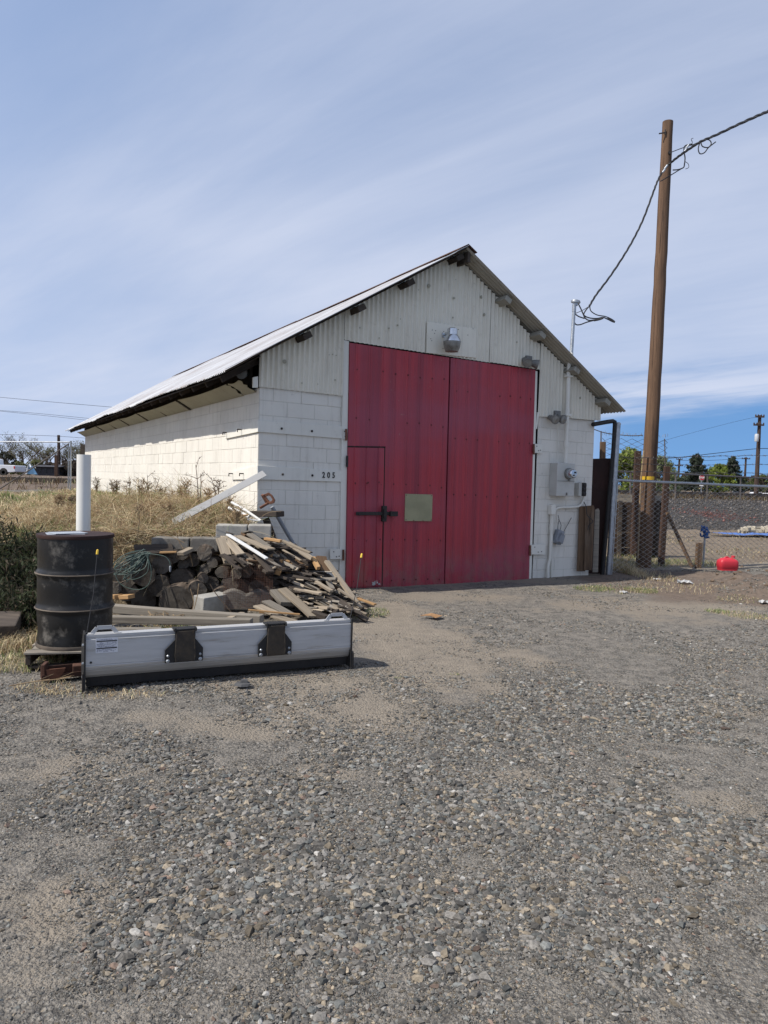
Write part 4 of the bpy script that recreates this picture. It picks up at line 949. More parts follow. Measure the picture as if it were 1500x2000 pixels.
    d = (fr @ Vector((-.55, -.8, -.1))).normalized(); M = Matrix.Translation(p) @ d.to_track_quat('Z', 'Y').to_matrix().to_4x4(); mb = MB(); mb.lathe([(0, -.12), (.05, -.11), (.06, -.02), (.085, .08), (.075, .08)], M, 16); mb.build('lamp_head', MT['floodgrey'], t, smooth=.7)
    mb = MB(); mb.lathe([(0, .05), (.05, .06), (.078, .075)], M, 16); mb.build('lens', MT['lampmetal'], t, smooth=.7)
fixtures()
# ------------------------------------------------------------------ yard objects on the left
def ground_at(p, dz=0): return Vector((p.x, p.y, tzs(p.x, p.y) + dz))
def plow():
    A = G(163, 1349); B = G(686, 1303); A.z = 0; B.z = 0
    ax = (B - A); L = ax.length; ax.normalize(); an = Vector((ax.y, -ax.x, 0))       # an points toward the camera
    M = Matrix(((ax.x, -an.x, 0, A.x), (ax.y, -an.y, 0, A.y), (0, 0, 1, 0), (0, 0, 0, 1)))   # local x along, y away from camera
    t = thing('snow_plow', 'silver straight blade snow plow resting on the gravel in front of the log pile', 'snow plow', M=M)
    def z_at(u, v):   # height on the plow face plane
        p = _hit(u, v, A, an); q = M.inverted() @ p; return q.x, q.z
    hl = z_at(163, 1240)[1]; hr = z_at(690, 1212)[1]; H = (hl + hr) / 2
    print('plow', L, 'h', hl, hr)
    # blade profile (y, z)
    main = [(.018, .150), (.018, .158), (.006, .162), (.0, .178), (.0, .182), (.004, .186), (.0, .190), (0, H - .035), (.012, H - .030), (.012, H - .022), (.006, H - .018), (.006, H), (.10, H), (.10, H - .012), (.024, H - .02), (.03, .15)]
    def extr(mb, prof, x0, x1, m=0):
        n = len(prof); a = [(x0, y, z) for y, z in prof]; b = [(x1, y, z) for y, z in prof]
        fs = [(i, (i + 1) % n, (i + 1) % n + n, i + n) for i in range(n)] + [tuple(range(n - 1, -1, -1)), tuple(range(n, 2 * n))]
        mb.add(a + b, fs, m)
    mb = MB(); extr(mb, main, .013, L - .013); mb.build('blade_panel', MT['alu'], t, local=True)
    low = [(.02, .152), (.022, .135), (.034, .105), (.052, .085), (.06, .085), (.05, .11), (.036, .15)]
    mb = MB(); extr(mb, low, .013, L - .013); mb.build('lower_moldboard', MT['alulow'], t, local=True)
    mb = MB(); extr(mb, [(.056, .10), (.062, .10), (.075, .012), (.064, .012)], .02, L - .02); mb.build('cutting_edge', MT['rubber'], t, local=True)
    mb = MB(); extr(mb, [(.10, H - .005), (.30, H - .10), (.38, .2), (.36, .06), (.352, .06), (.372, .2), (.294, H - .106), (.10, H - .012)], .013, L - .013); mb.build('rear_shell', MT['alulow'], t, local=True)
    for x, nm in ((0, ''), (L - .013, '')):
        ep = [(-.014, .0), (-.014, H + .012), (.14, H + .012), (.32, H - .11), (.40, .22), (.40, .06), (.30, .0), (.20, .015), (.10, 0.0)]
        mb = MB(); extr(mb, ep, x, x + .013); mb.build('end_plate', MT['blackpaint'], t, local=True, bevel=.002)
        mb = MB(); extr(mb, [(-.016, -.01), (-.016, .13), (.01, .14), (.03, .12), (.03, .0)], x - .012 if x == 0 else x + .0131, (x - .0) if x == 0 else x + .030); mb.build('skid_shoe', MT['iron'], t, local=True, bevel=.003)
        mb = MB()
        for z in (.10, .20, .34): mb.lathe([(.012, 0), (.012, .012), (.005, .014)], Matrix.Translation((x if x == 0 else x + .013, .02, z)) @ Matrix.Rotation(-PI / 2 if x == 0 else PI / 2, 4, 'Y'), 8)
        mb.build('bolt', MT['galv'], t, local=True)
    # mounting brackets
    for (ua, ub, vt, vb, utl, utr) in ((321, 395, 1229, 1290, 341, 381), (502.5, 567.5, 1219, 1278, 520, 556)):
        xa, _ = z_at(ua, vb); xb, zb = z_at(ub, vb); xc, zt = z_at(utl, vt); xd, _ = z_at(utr, vt)
        zm = zb + (zt - zb) * .42; zk = zb + (zt - zb) * .60
        poly = [(xa, zb + .006), (xa, zm), (xc + .002, zk + .03), (xc, zt - .01), (xd, zt - .01), (xd - .002, zk + .03), (xb, zm), (xb, zb + .006)]
        mb = MB(); mb.prism([(x, -.026, z) for x, z in poly], (0, .012, 0)); b = mb.build('mount_bracket', MT['blackpaint'], t, local=True, bevel=.003)
        mb = MB(); w = (xd - xc)
        mb.prism([(xc + .01, -.034, zt - .012), (xd - .01, -.034, zt - .012), (xd + .002, -.045, zb + .06), (xd - .006, -.042, zb + .012), (xc + .006, -.042, zb + .012), (xc - .002, -.045, zb + .06)], (0, .014, 0)); mb.build('pocket_plate', MT['bracketdirt'], b, local=True, bevel=.003)
        mb = MB(); mb.box(((xc + xd) / 2, .02, H + .008), (w + .02, .10, .012)); mb.box((xc, -.02, zt), (.012, .05, .03)); mb.box((xd, -.02, zt), (.012, .05, .03)); mb.build('hook_plate', MT['blackpaint'], b, local=True, bevel=.002)
        for x, z in ((xa + .022, zb + .022), (xb - .022, zb + .022), (xa + .022, zb + .062), (xb - .024, zb + .062)):
            mb = MB(); r = .015 if z < zb + .04 else .011; mb.lathe([(r, 0), (r, .008), (r * .6, .013), (0, .013)], Matrix.Translation((x, -.026, z)) @ Matrix.Rotation(PI / 2, 4, 'X'), 10); mb.build('bolt', MT['galv'], b, local=True)
    # grab handles
    for (u0, u1, v) in ((180, 229, 1240), (641, 679, 1214)):
        x0 = z_at(u0, v)[0]; x1 = z_at(u1, v)[0]; mb = MB(); s = .035
        mb.bar((x0, .03, H + .004), (x0 + s, .03, H + .048), .03, .007, (0, 1, 0)); mb.bar((x0 + s, .03, H + .048), (x1 - s, .03, H + .048), .03, .007, (0, 1, 0)); mb.bar((x1 - s, .03, H + .048), (x1, .03, H + .004), .03, .007, (0, 1, 0)); mb.box((x0 - .01, .03, H + .004), (.04, .03, .006)); mb.box((x1 + .01, .03, H + .004), (.04, .03, .006))
        mb.build('grab_handle', MT['alu'], t, local=True, bevel=.001)
    # marker rods with yellow tips
    for (u0, v0, u1, v1) in ((169, 1240, 190, 1079), (683, 1211, 706, 1086)):
        p = _hit(u0, v0, A - an * .05, an); q = _hit(u1, v1, A - an * .15, an)
        mb = MB(); mb.tube([p, p.lerp(q, .5) + Vector((.012, 0, 0)), q], .0035, 6); mb.lathe([(.012, -.02), (.012, .02)], Matrix.Translation(p), 8); r = mb.build('marker_rod', MT['black_plastic'], t)
        d = (q - p).normalized(); mb = MB(); mb.tube([q - d * .015, q + d * .018, q + d * .023], [.0095, .009, .005], 8); mb.build('yellow_tip', MT['yellow'], r)
    # decal with two black bars and unreadably small print
    x0, z0 = z_at(187, 1247.5); x1, z1 = z_at(230, 1273); mb = MB(); mb.box(((x0 + x1) / 2, -.0012, (z0 + z1) / 2), (x1 - x0, .002, z0 - z1)); d = mb.build('warning_decal', MT['label'], t, local=True)
    mb = MB(); rr = random.Random(2); W = x1 - x0; Hh = z0 - z1
    for bz in (.20, .68): mb.box((x0 + W * .5, -.0028, z0 - Hh * bz), (W * .93, .001, Hh * .075))
    for k, fz in enumerate((.07, .12, .29, .34, .39, .44, .50, .55, .60, .77, .82, .87, .92)):
        x = x0 + W * .05
        while x < x1 - W * .08:
            w = rr.uniform(.02, .12) * W
            if x + w > x1 - W * .05: break
            if rr.random() < .75: mb.box((x + w / 2, -.0027, z0 - Hh * fz), (w, .0008, Hh * .022), None, 1)
            x += w + W * .02
    mb.build('decal_print', [MT['ink'], MT['labelink']], d, local=True)
    mb = MB(); x, z = z_at(172, 1281); mb.lathe([(.009, 0), (.009, .006), (0, .008)], Matrix.Translation((x + .02, 0, .21)) @ Matrix.Rotation(PI / 2, 4, 'X'), 8); mb.build('rivet', MT['iron'], t, local=True)
plow()

def drum_and_pallet():
    # pallet
    c = Vector((-2.68, 6.42, 0)); az = math.radians(12); Rm = Matrix.Rotation(az, 3, 'Z')
    fl_ = PD(56, 1272, 6.05); fr_ = PD(158, 1268, 6.05)
    t = thing('wood_pallet', 'grey weathered wood pallet lying under the black drum', 'pallet', (c.x, c.y, .0))
    rr = random.Random(5); D = .95; W = 1.02; x0 = fl_.x; y0 = 5.98; zt = .145
    def P(a, b, z): return Vector((x0, y0, 0)) + Rm @ Vector((a, b, 0)) + Vector((0, 0, z))
    for k in range(7):
        b = .05 + k * .145; w = rr.uniform(.09, .125)
        mb = MB(); mb.box(P(W / 2 + rr.uniform(-.01, .01), b, zt - .009), (W + rr.uniform(-.03, .03), w, .018), Matrix.Rotation(az + rr.uniform(-.01, .01), 3, 'Z')); mb.build('deck_board', MT['woodgrey'], t, bevel=.003)
    for a in (.025, W / 2, W - .025): mb = MB(); mb.box(P(a, D / 2, zt - .063), (.04, D, .088), Rm); mb.build('stringer', MT['wooddark'], t, bevel=.003)
    for b in (.06, .5, .9): mb = MB(); mb.box(P(W / 2, b, .018), (W, .1, .018), Rm); mb.build('bottom_board', MT['wooddark'], t, bevel=.003)
    # drum
    u = 146.5; Y = 6.36; b = PD(u, 1236, Y); top = PD(u, 1042, Y); r = 135 / 2 / F * Y * 1.06; h = .875
    print('drum r', r, 'h', top.z - b.z, 'zb', b.z)
    z0 = zt + .001; t = thing('oil_drum', 'dented black steel oil drum standing on the pallet', 'drum', (b.x, b.y, z0)); h = top.z - z0
    n = 64; prof = [(0, .012), (r * .94, .012), (r * .955, .0), (r * .985, .0), (r * .992, .012), (r * .965, .03)]
    body = []
    def dent(a, z):
        d = 0
        for (aa, zz, sa, sz, dd) in ((-2.35, .72 * h, .35, .10, .014), (-1.55, .13 * h, .18, .07, .014), (-1.95, .42 * h, .5, .08, .008), (-2.6, .15 * h, .3, .08, .012), (-1.0, .55 * h, .3, .12, .006)):
            q = ((a - aa + PI) % (2 * PI) - PI) / sa; d += dd * math.exp(-q * q - ((z - zz) / sz) ** 2)
        return d
    zs = [.03 + (h - .06) * i / 46 for i in range(47)]
    vs = []; fs = []; ms = []
    for z in zs:
        f = z / h
        bump = .018 * (math.exp(-((f - .655) / .018) ** 2) + math.exp(-((f - .345) / .018) ** 2))
        for j in range(n):
            a = 2 * PI * j / n; rr_ = r * .965 + bump - dent(a if a < PI else a - 2 * PI, z); vs.append((rr_ * math.cos(a), rr_ * math.sin(a), z))
    for i in range(len(zs) - 1):
        f = (zs[i] + zs[i + 1]) / 2 / h
        for j in range(n): fs.append((i * n + j, i * n + (j + 1) % n, (i + 1) * n + (j + 1) % n, (i + 1) * n + j))
    mb = MB(); mb.add(vs, fs); mb.lathe([(0, .014), (r * .95, .014)], None, n); mb.build('drum_body', MT['drum'], t, local=True, smooth=.9)
    for f in (.655, .345):
        mb = MB(); 
        for q in (0,): mb.lathe([(r * .965 + .0152, f * h - .006), (r * .965 + .0197, f * h), (r * .965 + .0152, f * h + .006)], None, n)
        mb.build('rolling_hoop', MT['drumrust'], t, local=True, smooth=.9)
    for za, zb_ in ((0, .03), (h - .03, h)):
        mb = MB(); mb.lathe([(r * .955, za), (r * .985, za), (r * .995, (za + zb_) / 2), (r * .985, zb_), (r * .955, zb_)], None, n); mb.build('chime_rim', MT['rustsheet'] if za else MT['drumrust'], t, local=True, smooth=.9)
    mb = MB(); mb.lathe([(r * .965, h - .012), (r * .93, h - .02), (0, h - .02)], None, n); lid = mb.build('drum_lid', MT['drumrust'], t, local=True, smooth=.5)
    mb = MB(); mb.lathe([(.03, h - .02), (.03, h - .006), (0, h - .006)], Matrix.Translation((.15, .1, 0)), 12); mb.build('bung', MT['iron'], lid, local=True)
    # grey folder lying on the lid
    p = Vector((b.x - .08, b.y - .03, z0 + h - .008)); mb = MB(); mb.box(p + Vector((0, 0, .006)), (.30, .21, .008), Matrix.Rotation(.5, 3, 'Z')); mb.box(p + Vector((.02, .01, .0145)), (.27, .2, .006), Matrix.Rotation(.75, 3, 'Z'), 0)
    tag(mb.build('folder', [MT['papergrey'], MT['paper']], bevel=.002), 'flat grey folder lying on the drum lid', 'folder')
drum_and_pallet()

def misc_left():
    # upright white pipe
    Y = 8.55; a = PD(164, 888, Y); b = PD(163, 1062, Y); gz = tzs(b.x, b.y); b.z = gz - .05
    mb = MB(); r = 13.2 / F * Y; mb.lathe([(r, b.z - a.z), (r, 0), (r * .9, 0), (r * .9, -.5), (0, -.5)], Matrix.Translation(a), 32); tag(mb.build('upright_pipe', MT['pvc'], smooth=.7), 'wide white plastic pipe standing upright on the bank behind the drum', 'pipe')
    # rusty channel iron
    p = G(80, 1328); q = G(175, 1318); mb = MB(); z = .075; d = (q - p).normalized(); n = Vector((-d.y, d.x, 0))
    mb.bar(p + Vector((0, 0, .012)), q + Vector((0, 0, .012)), .10, .008); mb.bar(p + n * .05 + Vector((0, 0, .05)), q + n * .05 + Vector((0, 0, .05)), .008, .085); mb.bar(p - n * .05 + Vector((0, 0, .03)), q - n * .05 + Vector((0, 0, .03)), .008, .04)
    t = thing('channel_iron', 'rusty steel channel with cut flanges beside the pallet corner', 'scrap steel', p); mb.build('channel', MT['rust'], t, bevel=.002)
    c = p + d * .09 - n * .055 + Vector((0, 0, .06)); mb = MB(); mb.prism([c + d * x + Vector((0, 0, z)) for x, z in ((-.06, .03), (.08, .03), (.07, -.0), (.03, -.045), (-.02, -.05), (-.05, -.02))], n * .012); mb.build('flange_plate', MT['rustlight'], t)
    c = p + d * .28; mb = MB(); mb.box(c + Vector((0, 0, .07)), (.10, .09, .05), Matrix.Rotation(.4, 3, 'Z')); mb.build('weld_lug', MT['rust'], t, bevel=.006); mb = MB(); mb.box(p + Vector((.02, .02, .07)), (.03, .12, .12), Matrix.Rotation(.2, 3, 'Z')); mb.build('weld_lug', MT['rust'], t, bevel=.006)
    # timber block at the left edge
    p = PD(-34, 1214, 6.9); p.z = 0.14; mb = MB(); mb.box(p + Vector((0, .12, 0)), (.52, .52, .13), Matrix.Rotation(.35, 3, 'Z') @ Matrix.Rotation(.10, 3, 'X')); tag(mb.build('timber_block', MT['wooddark'], bevel=.012), 'thick grey timber block in the weeds left of the pallet', 'timber')
    # beams lying behind the plow
    def beam(u0, v0, u1, v1, Y0, Y1, w, h, label, mat='woodgrey'):
        a = PD(u0, v0, Y0); b = PD(u1, v1, Y1); plank(a, b, w, h, mat, 'timber_beam', label, 'beam', None, bev=.008)
    beam(196, 1186, 512, 1209, 7.85, 7.55, .11, .085, 'upper long grey beam running behind the plow from the drum'); beam(200, 1209, 492, 1215, 7.35, 7.3, .10, .07, 'lower long grey beam lying nearest the plow blade')
    # green cable bundle
    c = PD(262, 1116, 8.52); mb = MB(); rr = random.Random(8)
    top = PD(284, 1080, 8.62)
    for k in range(17):
        w = rr.uniform(.30, .42); end = PD(rr.uniform(214, 258), rr.uniform(1108, 1137), 8.55 + rr.uniform(-.05, .05)); st = top + Vector((rr.uniform(-.03, .05), rr.uniform(-.05, .05), rr.uniform(-.03, .03)))
        mid = st.lerp(end, .5) + Vector((rr.uniform(-.02, .10), -.04 + rr.uniform(-.03, .03), rr.uniform(-.10, .02))); back = end.lerp(st, .5) + Vector((rr.uniform(-.1, .0), rr.uniform(-.03, .03), rr.uniform(.0, .08)))
        pts = [st, mid, end, back, st + Vector((rr.uniform(-.02, .02), 0, .02))]; mb.tube(cr(pts, 8), .0042, 5)
    mb.tube(cr([PD(u, v, 8.5) for u, v in ((222, 1112), (232, 1137), (252, 1149), (275, 1151), (290, 1141), (295.5, 1121), (292, 1098), (284, 1083))], 6), .0045, 5); mb.tube(cr([PD(u, v, 8.55) for u, v in ((284, 1081), (305, 1083), (322, 1087), (331, 1097), (333, 1110))], 6), .0045, 5)
    mb.build('cable_loops', MT['greencable'], thing_cable := thing('extension_cable', 'tangled green extension cable draped over the left logs', 'cable', c))
    mb = MB(); q = PD(332.5, 1110, 8.55); mb.lathe([(.010, -.04), (.013, -.01), (.013, .02), (.006, .03)], Matrix.Translation(q), 8); mb.build('plug', MT['pvcgrey'], thing_cable)
    # leaning white board
    a = PD(338, 1020, 9.75); b = PD(517, 924, 10.12); plank(a, b, .095, .014, 'boardshade', 'white_board', 'long white painted board leaning from the bank to the shed corner', 'board', None, up=(0, -1, .3))
    # white tubes and sticks on the ledge
    for k, (u0, v0, u1, v1, Ya, Yb, r, m, lab) in enumerate(((452, 981, 509, 1017, 9.75, 9.55, .018, 'pvc', 'white pipe offcut on the bank edge nearest the shed corner'), (447, 992, 486, 1010, 9.75, 9.6, .022, 'pvc', 'short crooked white pipe lying lower on the bank edge'), (457, 1012, 484, 1006, 9.5, 9.55, .012, 'woodfresh', 'thin bare stick on the concrete blocks'))):
        mb = MB(); a = PD(u0, v0, Ya); b = PD(u1, v1, Yb); mb.tube([a, a.lerp(b, .5) + Vector((0, 0, .012)), b], r, 9); tag(mb.build('pipe_offcut' if m == 'pvc' else 'stick', MT[m], smooth=.8), lab, 'pipe' if m == 'pvc' else 'stick')
    mb = MB(); a = PD(484, 1014, 9.5); b = PD(508, 1017, 9.5); mb.bar(a, b, .05, .012); tag(mb.build('white_board', MT['whiteboard']), 'short white slat on top of the concrete blocks', 'board')
    # wooden ledge plank by the corner with rusty frame on it
    a = PD(497, 1003, 9.8); b = PD(548, 1004, 9.7); plank(a, b, .22, .075, 'wooddark', 'ledge_plank', 'dark rotten plank end jutting past the shed corner', 'plank', None, bev=.01)
    mb = MB(); mb.bar(PD(519, 1012, 9.85), PD(533, 1050, 9.85), .08, .10, (0, 1, 0)); tag(mb.build('dark_post', MT['wooddark'], bevel=.006), 'dark stub post under the rotten plank end', 'post')
    c = PD(523, 973, 9.82); mb = MB(); pts = []
    ring = [(512, 967), (524, 962), (531, 967), (537, 977), (535, 983), (526, 985), (517, 974)]
    vs = [PD(u, v, 9.8) for u, v in ring]; ci = sum(vs, Vector()) / len(vs); n = len(vs); rot = Vector((0, .05, 0)); inn = [ci.lerp(p, .52) for p in vs]
    mb.add([*vs, *inn, *[p + rot for p in vs], *[p + rot for p in inn]], [f for i in range(n) for f in ((i, (i + 1) % n, (i + 1) % n + n, i + n), (i + 2 * n, i + 3 * n, (i + 1) % n + 3 * n, (i + 1) % n + 2 * n), (i, i + 2 * n, (i + 1) % n + 2 * n, (i + 1) % n), (i + n, (i + 1) % n + n, (i + 1) % n + 3 * n, i + 3 * n))])
    mb.bar(PD(508, 992, 9.75), PD(527, 981, 9.85), .03, .03); mb.bar(PD(513, 966, 9.82), PD(522, 982, 9.86), .07, .03)
    tag(mb.build('iron_scrap', MT['rustlight'], bevel=.004), 'rusty iron frame with a hole on the plank by the shed corner', 'scrap iron')
    # grey pipe leaning on the wall
    mb = MB(); a = PD(531, 990, 10.05); b = PD(574, 1064, 10.25); mb.tube([a, b], .028, 10); tag(mb.build('grey_pipe', MT['pvcgrey'], smooth=.8), 'grey pipe leaning against the shed wall above the board heap', 'pipe')
    # black plank on the logs
    a = PD(263, 1074, 8.75); b = PD(338, 1072, 8.9); plank(a, b, .14, .03, 'wooddark', 'black_plank', 'charred black plank on top of the left logs', 'plank', None, up=(0, -.7, .6))
    a = PD(352, 1082, 8.62); b = PD(374, 1072, 8.75); plank(a, b, .10, .04, 'wood', 'short_board', 'short pale board end on top of the logs', 'board', None)
    a = PD(312, 1079, 8.75); b = PD(345, 1078, 8.75); plank(a, b, .05, .02, 'woodfresh', 'short_board', 'thin reddish slat under the black plank', 'board', None)
    for k, (u0, u1, v, m, lab) in enumerate(((212, 232, 1166, 'woodfresh', 'fresh cut split piece beside the drum, left one of two'), (232, 257, 1166, 'woodfresh', 'fresh cut split piece under the logs, right one of two'))):
        plank(PD(u0, v, 8.5), PD(u1, v - 1, 8.45), .12, .045, m, 'split_wood', lab, 'firewood', None)
    # cardboard, slate, litter
    p = G(843, 1206); mb = MB(); mb.add([p + Vector(q) for q in ((-.14, .03, .015), (-.02, -.05, .03), (.04, -.09, .012), (.13, -.02, .03), (.10, .09, .012), (.0, .05, .045))], [(0, 1, 5), (1, 2, 5), (2, 3, 5), (3, 4, 5)]); mb.add([p + Vector(q) for q in ((-.14, .03, .012), (-.02, -.05, .027), (.04, -.09, .009), (.13, -.02, .027), (.10, .09, .009), (.0, .05, .042))], [(0, 5, 1), (1, 5, 2), (2, 5, 3), (3, 5, 4)]); tag(mb.build('cardboard_scrap', MT['cardboard']), 'torn brown cardboard scrap on the dirt before the red doors', 'cardboard')
    p = G(471, 1340); mb = MB(); mb.prism([p + Vector(q) for q in ((-.06, 0, 0), (.0, -.035, 0), (.06, -.02, 0), (.05, .05, 0), (.01, .06, .0), (-.04, .05, .0))], (0.01, .01, .022)); mb.prism([p + Vector(q) for q in ((-.01, .01, .02), (.05, .01, .02), (.04, .05, .02), (.0, .055, .02))], (0, .005, .025)); tag(mb.build('slate_chunk', MT['slate'], bevel=.003), 'flat dark slate chunk on the gravel in front of the plow', 'stone')
    def litter(u, v, s, lab, seed):
        rr = random.Random(seed); p = GT(u, v); vs = []; N = 7
        for i in range(N):
            for j in range(N): vs.append(p + Vector(((i / (N - 1) - .5) * s * 2 + rr.uniform(-.1, .1) * s, (j / (N - 1) - .5) * s + rr.uniform(-.1, .1) * s, .02 + rr.random() ** 2 * s * .5)))
        mb = MB(); mb.add(vs, [(i * N + j, (i + 1) * N + j, (i + 1) * N + j + 1, i * N + j + 1) for i in range(N - 1) for j in range(N - 1)]); tag(mb.build('plastic_litter', MT['paper']), lab, 'litter')
    litter(1338, 1141, .13, 'crumpled white plastic bag on the dirt before the fence', 1); litter(1496, 1180, .10, 'white litter scrap at the far right edge of the yard', 2); litter(1218, 1160, .06, 'small white plastic scrap at the gravel edge', 3); litter(1283, 1134, .06, 'pale paper scrap near the fence bottom', 4)
def cr(pts, k):
    """catmull-rom"""
    P = [pts[0]] + list(pts) + [pts[-1]]; o = []
    for i in range(1, len(P) - 2):
        for j in range(k):
            t = j / k; a, b, c, d = P[i - 1], P[i], P[i + 1], P[i + 2]
            o.append(.5 * ((2 * b) + (c - a) * t + (2 * a - 5 * b + 4 * c - d) * t * t + (3 * b - a - 3 * c + d) * t ** 3))
    return o + [P[-2]]
def plank(a, b, w, th, mat, name, label, cat, group, up=(0, 0, 1), bev=.003, swap=False, roll=0, cut=True):
    """a board from a to b; built in its own frame so the grain follows its length"""
    a = Vector(a); b = Vector(b); L = (b - a).length; R = frame(b - a, up) @ Matrix.Rotation(roll, 3, 'X')
    M = R.to_4x4(); M.translation = (a + b) / 2
    if swap: w, th = th, w; M = (R @ Matrix.Rotation(PI / 2, 3, 'X')).to_4x4(); M.translation = (a + b) / 2
    mb = MB(); r = R_; n = 5; vs = []; fs = []
    bow = r.uniform(-.006, .006) * L; sl = [r.uniform(-.25, .25) * w for _ in (0, 1)] if cut else [0, 0]
    for i in range(n + 1):
        x = -L / 2 + L * i / n; zb = bow * (1 - (2 * i / n - 1) ** 2)
        e = sl[0] if i == 0 else sl[1] if i == n else 0
        for (y, z) in ((-w / 2, -th / 2), (w / 2, -th / 2), (w / 2, th / 2), (-w / 2, th / 2)):
            vs.append((x + e * (y / w), y * (1 + r.uniform(-.03, .03)), z + zb))
    for i in range(n):
        for k in range(4): fs.append((i * 4 + k, i * 4 + (k + 1) % 4, (i + 1) * 4 + (k + 1) % 4, (i + 1) * 4 + k))
    fs += [(3, 2, 1, 0), (n * 4, n * 4 + 1, n * 4 + 2, n * 4 + 3)]
    mb.add(vs, fs); o = mb.build(name, MT[mat], local=True, origin=(0, 0, 0), bevel=bev); o.matrix_world = M; WM[o.name] = M.copy()
    return tag(o, label, cat, group)
misc_left()

ORD = ['first', 'second', 'third', 'fourth', 'fifth', 'sixth', 'seventh', 'eighth', 'ninth', 'tenth', 'eleventh', 'twelfth', 'thirteenth', 'fourteenth', 'fifteenth', 'sixteenth', 'seventeenth', 'eighteenth', 'nineteenth', 'twentieth']
def logs():
    # (u, v, radius px) in the photo, crop scale 3.947 from (180, 880)
    raw = [(170, 1060, 52), (270, 1085, 78), (400, 960, 88), (515, 1045, 82), (535, 880, 72), (400, 1158, 92), (640, 1165, 125), (685, 985, 84), (775, 845, 56), (865, 790, 58), (925, 865, 42), (870, 915, 42), (855, 985, 40), (810, 1075, 72), (920, 1025, 55), (1000, 940, 48), (1060, 1032, 66), (1160, 1045, 58), (1270, 1055, 62), (1400, 985, 62), (1450, 1045, 58), (620, 815, 58), (455, 825, 60), (690, 800, 48), (1190, 930, 54), (1300, 930, 54), (230, 960, 80), (1000, 1110, 60), (330, 840, 62), (1110, 950, 44), (1360, 1100, 60), (700, 880, 40), (300, 1000, 40)]
    raw = [(180 + a / 3.947, 880 + b / 3.947, r / 3.947) for a, b, r in raw]
    rows = [[], [], []]
    for L in raw:
        v = L[1]; rows[0 if v > 1147 else 1 if v > 1118 else 2].append(L)
    names = ['bottom row', 'middle row', 'top row']
    for ri, row in enumerate(rows):
        row.sort()
        for ki, (u, v, rp) in enumerate(row):
            rr = random.Random(int(u * 7 + v)); Y = 8.78 + rr.uniform(-.10, .10) + (.06 * ri); c = PD(u, v, Y); r = rp / F * Y * 1.06; L = rr.uniform(.5, .75); n = 22; mb = MB()
            ph = rr.random() * 6; sq = rr.uniform(.86, 1.0); yaw = rr.uniform(-.22, .16) + math.atan2(c.x, c.y) * -.55
            def rad(a): return r * (1 + .05 * math.sin(2 * a + ph) + .035 * math.sin(3 * a + ph * 2) + .025 * math.sin(5 * a + ph * 3))
            rings = []
            for q, (y, s) in enumerate(((0, .90), (.0, .985), (.012, 1.0), (L * .5, 1.02), (L, 1.0))):
                rings.append([Vector((rad(2 * PI * j / n) * s * math.cos(2 * PI * j / n), y + (0 if q > 1 else rr.uniform(-.003, .003)), sq * rad(2 * PI * j / n) * s * math.sin(2 * PI * j / n))) for j in range(n)])
            vs = [p for g in rings for p in g] + [Vector((0, rr.uniform(-.004, .004), 0)), Vector((0, L, 0))]; fs = []; m0 = len(mb.f)
            mb.v += vs; K = len(rings)
            for j in range(n):
                mb.f.append([K * n, j, (j + 1) % n]); mb.m.append(1); mb.f.append([j, n + j, n + (j + 1) % n, (j + 1) % n]); mb.m.append(1)
                for q in range(1, K - 1): mb.f.append([q * n + j, (q + 1) * n + j, (q + 1) * n + (j + 1) % n, q * n + (j + 1) % n]); mb.m.append(0)
                mb.f.append([(K - 1) * n + j, K * n + 1, (K - 1) * n + (j + 1) % n]); mb.m.append(1)
            o = mb.build('log', [MT['bark'], MT['logend']], local=True, origin=(0, 0, 0)); M = Matrix.Translation(c) @ Matrix.Rotation(yaw, 4, 'Z') @ Matrix.Rotation(rr.uniform(-.05, .05), 4, 'X'); o.matrix_world = M; WM[o.name] = M
            size = 'large' if rp > 19 else 'small' if rp < 12 else 'round'
            tag(o, f'{size} grey log end in the {names[ri]} of the stack, {ORD[ki]} from the drum', 'log', 'stacked log ends below the bank')
logs()
